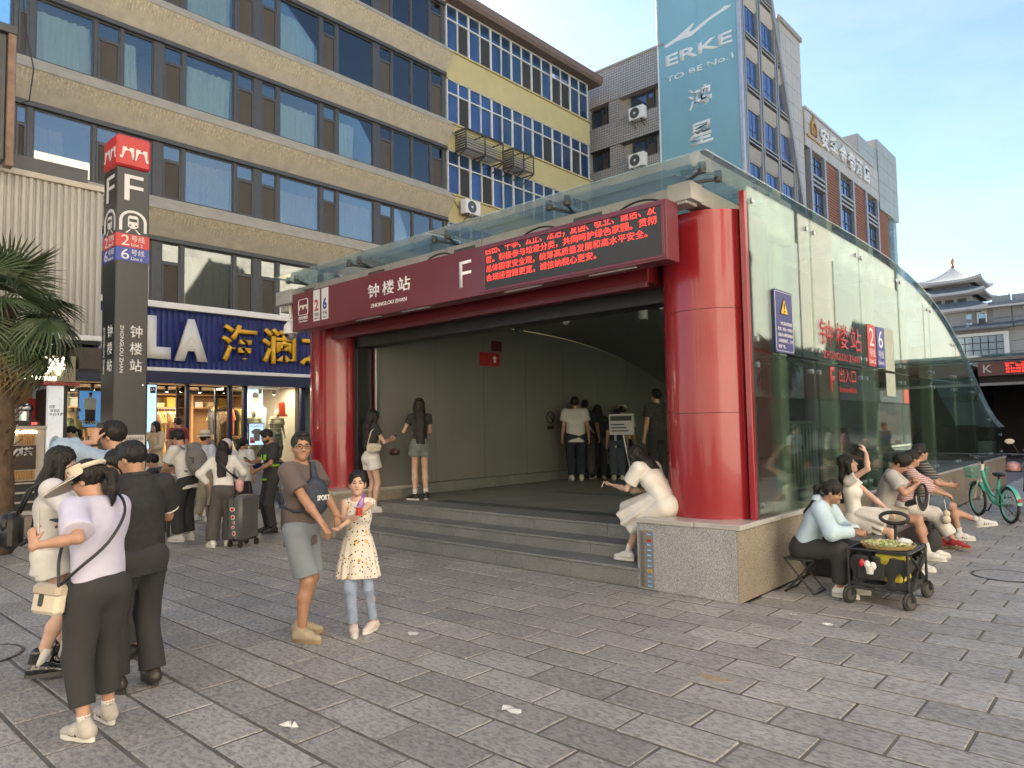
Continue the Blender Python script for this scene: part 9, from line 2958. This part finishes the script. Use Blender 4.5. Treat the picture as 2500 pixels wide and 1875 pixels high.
tr2 = thing('bamboo_tray', 'round bamboo tray heaped with pale green blossoms on the wagon', 'tray', (-2.02, 7.66, 0.52))
MB().lathe([(0.0, 0.0), (0.225, 0.0), (0.245, 0.035), (0.235, 0.035), (0.215, 0.012), (0.0, 0.012)], (-2.02, 7.66, 0.515), 28).build('tray', M('bamboo', (0.42, 0.29, 0.12), 0.6, var=0.3, scale=20), tr2, True, smooth=30)
fr3 = random.Random(5)
for nm, mm, n_, xr in (('blossom', M('blossom_cream', (0.58, 0.56, 0.36), 0.7, var=0.2), 170, (-0.2, 0.2)), ('leaf_bud', M('bud_green', (0.22, 0.34, 0.07), 0.7, var=0.2), 90, (-0.2, 0.1))):
 b = MB()
 for k in range(n_):
  a, r_ = fr3.uniform(0, 6.28), 0.2 * math.sqrt(fr3.random())
  b.ell((-2.02 + r_ * math.cos(a), 7.66 + r_ * math.sin(a), 0.535 + fr3.uniform(0, 0.03)), (0.013, 0.009, 0.008), Matrix.Rotation(fr3.uniform(0, 3), 3, 'Z'), 5, 4)
 tag(b.build(nm, mm, tr2, True), kind='stuff')
B = Body().ell((-1.9, 7.74, 0.57), V3(0.07, 0.06, 0.035), None, 0.01)
link('plastic_bag', B.mesh('plastic_bag', 0.007, (0.007, 40, 40), 6), M('milky_bag', (0.6, 0.6, 0.6), 0.3), tr2).matrix_parent_inverse = _pinv(tr2)
# ---- bicycle
m_mint = M('mint_paint', (0.085, 0.40, 0.31), 0.35, var=0.06, coat=0.3)
bk_ = thing('bicycle', 'mint green shared bicycle with white front post and basket beyond the bench', 'bicycle', (-1.90, 14.3, 0), math.atan2(0.95, -0.62))
rw, fw_, Rw = Vector((0, 0, 0.31)), Vector((1.08, 0, 0.31)), 0.285
circ = lambda c, r, n=28: [(c.x + r * math.cos(2 * math.pi * k / n), c.y, c.z + r * math.sin(2 * math.pi * k / n)) for k in range(n)]
for c in (rw, fw_):
 w = MB().tube(circ(c, Rw), 0.022, 8, closed=True).build('wheel', m_blkrub, bk_, smooth=True)
 MB().tube(circ(c, Rw - 0.028), 0.014, 6, closed=True).build('rim', m_mint, w, smooth=True)
 MB().cyl(c + Vector((0, -0.05, 0)), c + Vector((0, 0.05, 0)), 0.025, n=10).build('hub', m_darkframe, w)
 sp_ = MB()
 for k in range(20):
  a = 2 * math.pi * k / 20
  sp_.tube([c + Vector((0.02 * math.cos(a + 0.6), 0.03 * (-1) ** k, 0.02 * math.sin(a + 0.6))), c + Vector(((Rw - 0.03) * math.cos(a), 0, (Rw - 0.03) * math.sin(a)))], 0.0022, 4)
 tag(sp_.build('spoke', m_steel, w), kind='stuff')
for c, a0, a1 in ((rw, 20, 175), (fw_, 40, 150)):
 P = []
 for k in range(13):
  a = R(a0 + (a1 - a0) * k / 12)
  P.append([(c.x + (Rw + 0.045) * math.cos(a), y, c.z + (Rw + 0.045 - abs(y) * 0.3) * math.sin(a)) for y in (-0.035, 0.0, 0.035)])
 MB().grid(P).build('mudguard', m_mint, bk_, smooth=True)
bb = Vector((0.42, 0, 0.29))
MB().tube(spl([bb, (0.55, 0, 0.33), (0.72, 0, 0.52), (0.86, 0, 0.82)]), 0.03, 10).build('frame_tube', m_mint, bk_, smooth=True)
MB().tube(spl([(0.40, 0, 0.40), (0.55, 0, 0.44), (0.68, 0, 0.56), (0.80, 0, 0.72)]), 0.02, 10).build('frame_tube', m_mint, bk_, smooth=True)
MB().cyl(bb, (0.30, 0, 0.72), 0.024, n=10).build('seat_tube', m_mint, bk_)
for y in (-0.05, 0.05):
 MB().cyl((bb.x, y * 0.6, bb.z), (0, y, 0.31), 0.012, n=8).build('chain_stay', m_mint, bk_)
 MB().cyl((0.34, y * 0.4, 0.60), (0, y, 0.31), 0.011, n=8).build('seat_stay', m_mint, bk_)
 MB().cyl((0.92, y, 0.66), (1.08, y, 0.31), 0.014, n=8).build('fork_leg', m_white, bk_)
MB().cyl((0.94, 0, 0.63), (0.84, 0, 0.95), 0.033, n=12).build('head_tube', m_white, bk_)
MB().cyl((0.84, 0, 0.95), (0.81, 0, 1.06), 0.02, n=10).build('stem', m_black, bk_)
MB().tube(spl([(0.70, -0.27, 1.10), (0.80, -0.16, 1.10), (0.82, 0, 1.07), (0.80, 0.16, 1.10), (0.70, 0.27, 1.10)]), 0.012, 8).build('handlebar', m_black, bk_, smooth=True)
for y in (-0.22, 0.22):
 MB().cyl((0.70, y * 1.25, 1.10), (0.77, y * 0.9, 1.10), 0.018, n=8).build('grip', m_blkrub, bk_)
B = Body().ell((0.27, 0, 0.80), V3(0.13, 0.085, 0.04), None, 0.02).cone((0.33, 0, 0.80), (0.45, 0, 0.80), 0.04, 0.025, 0.03)
link('saddle', B.mesh('saddle', 0.008), m_black, bk_)
MB().cyl((0.30, 0, 0.70), (0.28, 0, 0.79), 0.015, n=8).build('seat_post', m_black, bk_)
bs = MB()
for z in (0.72, 0.80, 0.88):
 f_ = 0.8 + 0.2 * (z - 0.72) / 0.16
 bs.tube([(1.08 + 0.13 * f_ * sx, 0.16 * f_ * sy, z) for sx, sy in ((-1, -1), (1, -1), (1, 1), (-1, 1))], 0.006, 5, closed=True)
for k in range(6):
 for sy in (-1, 1):
  x = -0.11 + 0.044 * k
  bs.tube([(1.08 + x * 0.8, 0.128 * sy, 0.70), (1.08 + x, 0.16 * sy, 0.89)], 0.004, 4)
  bs.tube([(1.08 + 0.104 * sy, -0.13 + 0.052 * k, 0.70), (1.08 + 0.13 * sy, -0.16 + 0.064 * k, 0.89)], 0.004, 4)
bs.box((0.98, -0.128, 0.695), (1.18, 0.128, 0.702))
tag(bs.build('basket', m_mint, bk_), kind='stuff')
MB().cyl((0.30, -0.06, 0.28), (0.16, -0.24, 0.012), 0.013, n=8).build('kickstand', m_black, bk_)
MB().cyl((-0.335, 0, 0.42), (-0.35, 0, 0.42), 0.03, n=12).build('rear_lamp', m_lred, bk_)
MB().lathe([(0.02, 0), (0.09, 0), (0.09, 0.008), (0.02, 0.008)], (bb.x, -0.06, bb.z), 18, Matrix.Rotation(R(90), 3, 'X')).build('chain_ring', m_mint, bk_)
for s_ in (1, -1):
 MB().bar(bb + Vector((0, 0.075 * s_, 0)), bb + Vector((0.11 * s_, 0.08 * s_, -0.12 * s_)), 0.02, 0.012).build('crank', m_black, bk_)
 MB().obox(bb + Vector((0.11 * s_, 0.13 * s_, -0.12 * s_)), (0.09, 0.08, 0.02), None, 0.005).build('pedal', m_black, bk_)
# ---- electric scooter with the helmet
sx_, sy_ = -1.72, 16.2
so_ = thing('electric_scooter', 'black electric scooter with rear box and blue number plate beyond the bicycle', 'scooter', (sx_, sy_, 0), R(12))
w = MB().tube([(0, -0.45 + 0.2 * math.cos(a), 0.25 + 0.2 * math.sin(a)) for a in [2 * math.pi * k / 24 for k in range(24)]], 0.05, 8, closed=True).build('wheel', m_blkrub, so_, smooth=True)
MB().cyl((-0.04, -0.45, 0.25), (0.04, -0.45, 0.25), 0.14, n=16).build('rim', m_darkframe, w)
w = MB().tube([(0, 0.75 + 0.2 * math.cos(a), 0.25 + 0.2 * math.sin(a)) for a in [2 * math.pi * k / 24 for k in range(24)]], 0.05, 8, closed=True).build('wheel', m_blkrub, so_, smooth=True)
MB().cyl((-0.04, 0.75, 0.25), (0.04, 0.75, 0.25), 0.14, n=16).build('rim', m_darkframe, w)
B = Body().cone((0, -0.42, 0.62), (0, 0.02, 0.60), 0.17, 0.15, 0.05, (V3(0, 0, 1), 0.75)).cone((0, 0.0, 0.42), (0, 0.45, 0.36), 0.12, 0.13, 0.06, (V3(0, 0, 1), 0.5)).cone((0, 0.5, 0.4), (0, 0.42, 0.95), 0.16, 0.12, 0.06, (V3(0, 1, 0), 0.5)).cone((0, -0.55, 0.70), (0, -0.62, 0.52), 0.14, 0.08, 0.05)
link('bodywork', B.mesh('bodywork', 0.012), M('glossy_black_plastic', (0.014, 0.014, 0.016), 0.2, coat=0.4), so_)
MB().obox((0, -0.18, 0.80), (0.27, 0.6, 0.09), None, 0.035).build('seat', m_blkleather, so_, smooth=40)
MB().obox((0, -0.58, 1.0), (0.42, 0.36, 0.30), None, 0.04).build('rear_box', M('black_box_plastic', (0.018, 0.018, 0.02), 0.45), so_, smooth=40)
MB().obox((0, -0.58, 1.165), (0.44, 0.38, 0.05), None, 0.02).build('box_lid', m_black, so_, smooth=40)
for x in (-0.14, 0.14):
 MB().obox((x, -0.768, 0.98), (0.10, 0.012, 0.05), None, 0.004).build('reflector', m_lred, so_)
MB().obox((-0.05, -0.765, 1.10), (0.035, 0.02, 0.11), None, 0.004).build('latch', m_white, so_)
MB().obox((0, -0.70, 0.72), (0.26, 0.03, 0.02), None, 0.004).build('tail_lamp', m_lred, so_)
p_ = MB().obox((-0.02, -0.735, 0.52), (0.26, 0.012, 0.15), None, 0.004).build('number_plate', M('plate_deep_blue', (0.03, 0.06, 0.28), 0.4), so_)
for body, r_ in (('227501', (-0.13, 0.465, 0.09, 0.515)), ('陕·A', (-0.09, 0.54, 0.05, 0.58))):
 o = lettering('number', body, m_offwhite, None, (0, -0.7415, 0), EX, EZ, r_, 0.002, 0.02)
 o.parent = p_
MB().tube(spl([(-0.34, 0.34, 1.04), (-0.2, 0.42, 1.06), (0, 0.44, 1.02), (0.2, 0.42, 1.06), (0.34, 0.34, 1.04)]), 0.014, 8).build('handlebar', m_black, so_, smooth=True)
for s_ in (-1, 1):
 MB().tube(spl([(0.2 * s_, 0.42, 1.06), (0.26 * s_, 0.40, 1.2), (0.30 * s_, 0.38, 1.27)]), 0.008, 6).build('mirror_stem', m_black, so_)
 MB().ell((0.34 * s_, 0.38, 1.31), (0.08, 0.018, 0.05), None, 12, 8).build('mirror', m_pink if s_ > 0 else m_visor, so_, smooth=True)
MB().obox((-0.29, -0.15, 0.12), (0.02, 0.1, 0.26), None).build('stand', m_black, so_)
t = thing('helmet', 'pink helmet hanging from the left side of the black scooter', 'helmet', (-1.98, 16.0, 0.85))
B = Body().ell((-1.98, 15.62, 0.86), V3(0.125, 0.145, 0.115), None, 0.01, cut=[(V3(-1.98, 15.62, 0.80), V3(0, 0, -1))])
link('shell', B.mesh('shell', 0.009), m_pink, t).matrix_parent_inverse = _pinv(t)
MB().tube([(-1.98 + 0.128 * math.cos(a), 15.62 + 0.148 * math.sin(a), 0.80) for a in [2 * math.pi * k / 24 for k in range(24)]], 0.012, 6, closed=True).build('edge', m_black, t, True)
MB().tube(spl([(-1.88, 15.66, 0.83), (-1.84, 15.75, 0.95), (-1.82, 15.8, 1.0)]), 0.009, 6).build('strap', m_white, t, True)
# ---- leaflet table, stools
t = thing('leaflet_table', 'folding table with grey top beside the pylon', 'table', (-12.75, 4.75, 0))
MB().box((-13.2, 4.45, 0.70), (-12.4, 5.05, 0.735), 0.006).build('top', M('table_grey', (0.36, 0.37, 0.38), 0.5), t, True)
for x in (-13.15, -12.45):
 for y in (4.5, 5.0):
  MB().box((x - 0.02, y - 0.02, 0), (x + 0.02, y + 0.02, 0.70)).build('leg', m_darkframe, t, True)
for k, (y, mm, h_2, ch) in enumerate(((4.50, m_plate, 0.28, '7'), (4.68, M('leaflet_orange', (0.50, 0.14, 0.07), 0.5), 0.31, '优惠'), (4.86, M('leaflet_peach', (0.55, 0.30, 0.14), 0.5), 0.27, '特价'), (4.34, M('leaflet_blue', (0.30, 0.40, 0.52), 0.5), 0.26, '')) if False else ((4.50, m_plate, 0.28, '7'), (4.68, M('leaflet_orange', (0.50, 0.14, 0.07), 0.5), 0.31, ''), (4.86, M('leaflet_peach', (0.55, 0.30, 0.14), 0.5), 0.27, ''))):
 b = thing('leaflet_holder', ('white leaflets with figure 7', 'orange leaflets', 'peach leaflets')[k] + ' in a holder on the grey table', 'leaflets', (-12.5, y, 0.735), group='leaflet holders on the table')
 MB().obox((-12.5, y + 0.08, 0.735 + h_2 / 2), (0.03, 0.15, h_2), Matrix.Rotation(-0.2, 3, 'Y')).build('card', mm, b, True)
 MB().obox((-12.46, y + 0.08, 0.76), (0.07, 0.16, 0.04), None, 0.004).build('foot', m_plate, b, True)
 if ch:
  lettering('figure', ch, m_black, b, (-12.478, 0, 0), EY, EZ, (y + 0.05, 0.80, y + 0.115, 0.91), 0.003, 0.02)
m_stool = M('stool_grey', (0.085, 0.08, 0.075), 0.55, var=0.06)
for lab, (x, y) in (('grey plastic stool with splayed legs left of the masked guard', (-14.9, 8.2)), ('grey plastic stool beside the woman in the white blouse', (-14.75, 7.35)), ('grey plastic stool under the seated boy behind the table', (-14.25, 5.35)), ('grey plastic stool under the seated person in dark clothes', (-12.95, 5.05))):
 t = thing('plastic_stool', lab, 'stool', (x, y, 0), group='grey stools outside the shops')
 zt = 0.48
 MB().obox((x, y, zt), (0.30, 0.30, 0.035), None, 0.015).build('seat', m_stool, t, True)
 MB().obox((x, y, zt - 0.045), (0.27, 0.27, 0.05), None, 0.01).build('skirt', m_stool, t, True)
 for sx in (-1, 1):
  for sy in (-1, 1):
   MB().bar((x + 0.12 * sx, y + 0.12 * sy, zt - 0.02), (x + 0.165 * sx, y + 0.165 * sy, 0), 0.04, 0.04, 0.006).build('leg', m_stool, t, True)
# ---- litter
m_lit = M('litter_white', (0.60, 0.60, 0.57), 0.8)
for lab, x, y, s_, sd in (('crumpled white tissue on the paving in front of the steps', -3.05, 3.30, 0.05, 1), ('white paper scrap on the paving at the bottom middle', -3.9, 2.28, 0.04, 2), ('torn paper scrap behind the heel of the man in glasses', -4.8, 3.95, 0.045, 3), ('small white scrap on the paving before the right granite plinth', -2.2, 6.4, 0.035, 4), ('cigarette end on the paving right of the granite corner', -2.55, 6.55, 0.02, 5)):
 t = thing('paper_scrap', lab, 'litter', (x, y, 0), group='litter on the paving')
 rr = random.Random(sd)
 P = [[(x + s_ * (i - 1.5) * rr.uniform(0.6, 1.1), y + s_ * (j - 1) * rr.uniform(0.5, 0.9), 0.004 + abs(rr.gauss(0, 0.3)) * s_ * 0.6) for i in range(4)] for j in range(3)]
 MB().grid(P).build('paper', m_lit, t, True)
t = thing('stain', 'ochre stain on one paving slab in the foreground', 'stain', (-2.35, 4.55, 0))
MB().prism([(-2.35 + 0.11 * math.cos(a) * (1 + 0.3 * math.sin(3 * a)), 4.6 + 0.06 * math.sin(a) * (1 + 0.25 * math.cos(2 * a))) for a in [2 * math.pi * k / 22 for k in range(22)]], (0, 0, 0.0005), EX, EY, (0, 0, 0.002)).build('patch', M('ochre_stain', (0.34, 0.25, 0.15), 0.8, var=0.25, scale=30), t, True)
# ---- passers-by behind and mirrored in the side glass
c_or = cloth('orange_jacket', (0.50, 0.15, 0.07))
simple('person in orange jacket with back turned behind the side glass, nearer one', (-3.85, 15.1, 0.53), R(50), 1.66, c_or, c_dark, True, 'bob', 1.85, group='passers-by beyond the side glass')
simple('person in orange jacket with back turned behind the side glass, farther one', (-3.85, 15.8, 0.53), R(30), 1.66, c_or, c_dark, True, 'bob', 1.85, group='passers-by beyond the side glass')
for lab, x, y, rz_, tm, bm_, fe in (('man in white t-shirt mirrored in the side glass', 0.2, 17, 100, c_white, c_dark, False), ('woman in white top mirrored in the side glass', 0.6, 20.5, 60, c_white, c_black, True), ('man in grey shirt mirrored in the side glass', 0.1, 24, 120, c_greyblue, c_khaki, False), ('woman in pink top mirrored in the side glass', -0.3, 19, 80, M('cloth_pink_top', (0.5, 0.25, 0.27), 0.85), c_jean, True)):
 simple(lab, (x, y, 0), R(rz_), 1.68, tm, bm_, fe, 'long' if fe else 'short', group='passers-by beyond the side glass')
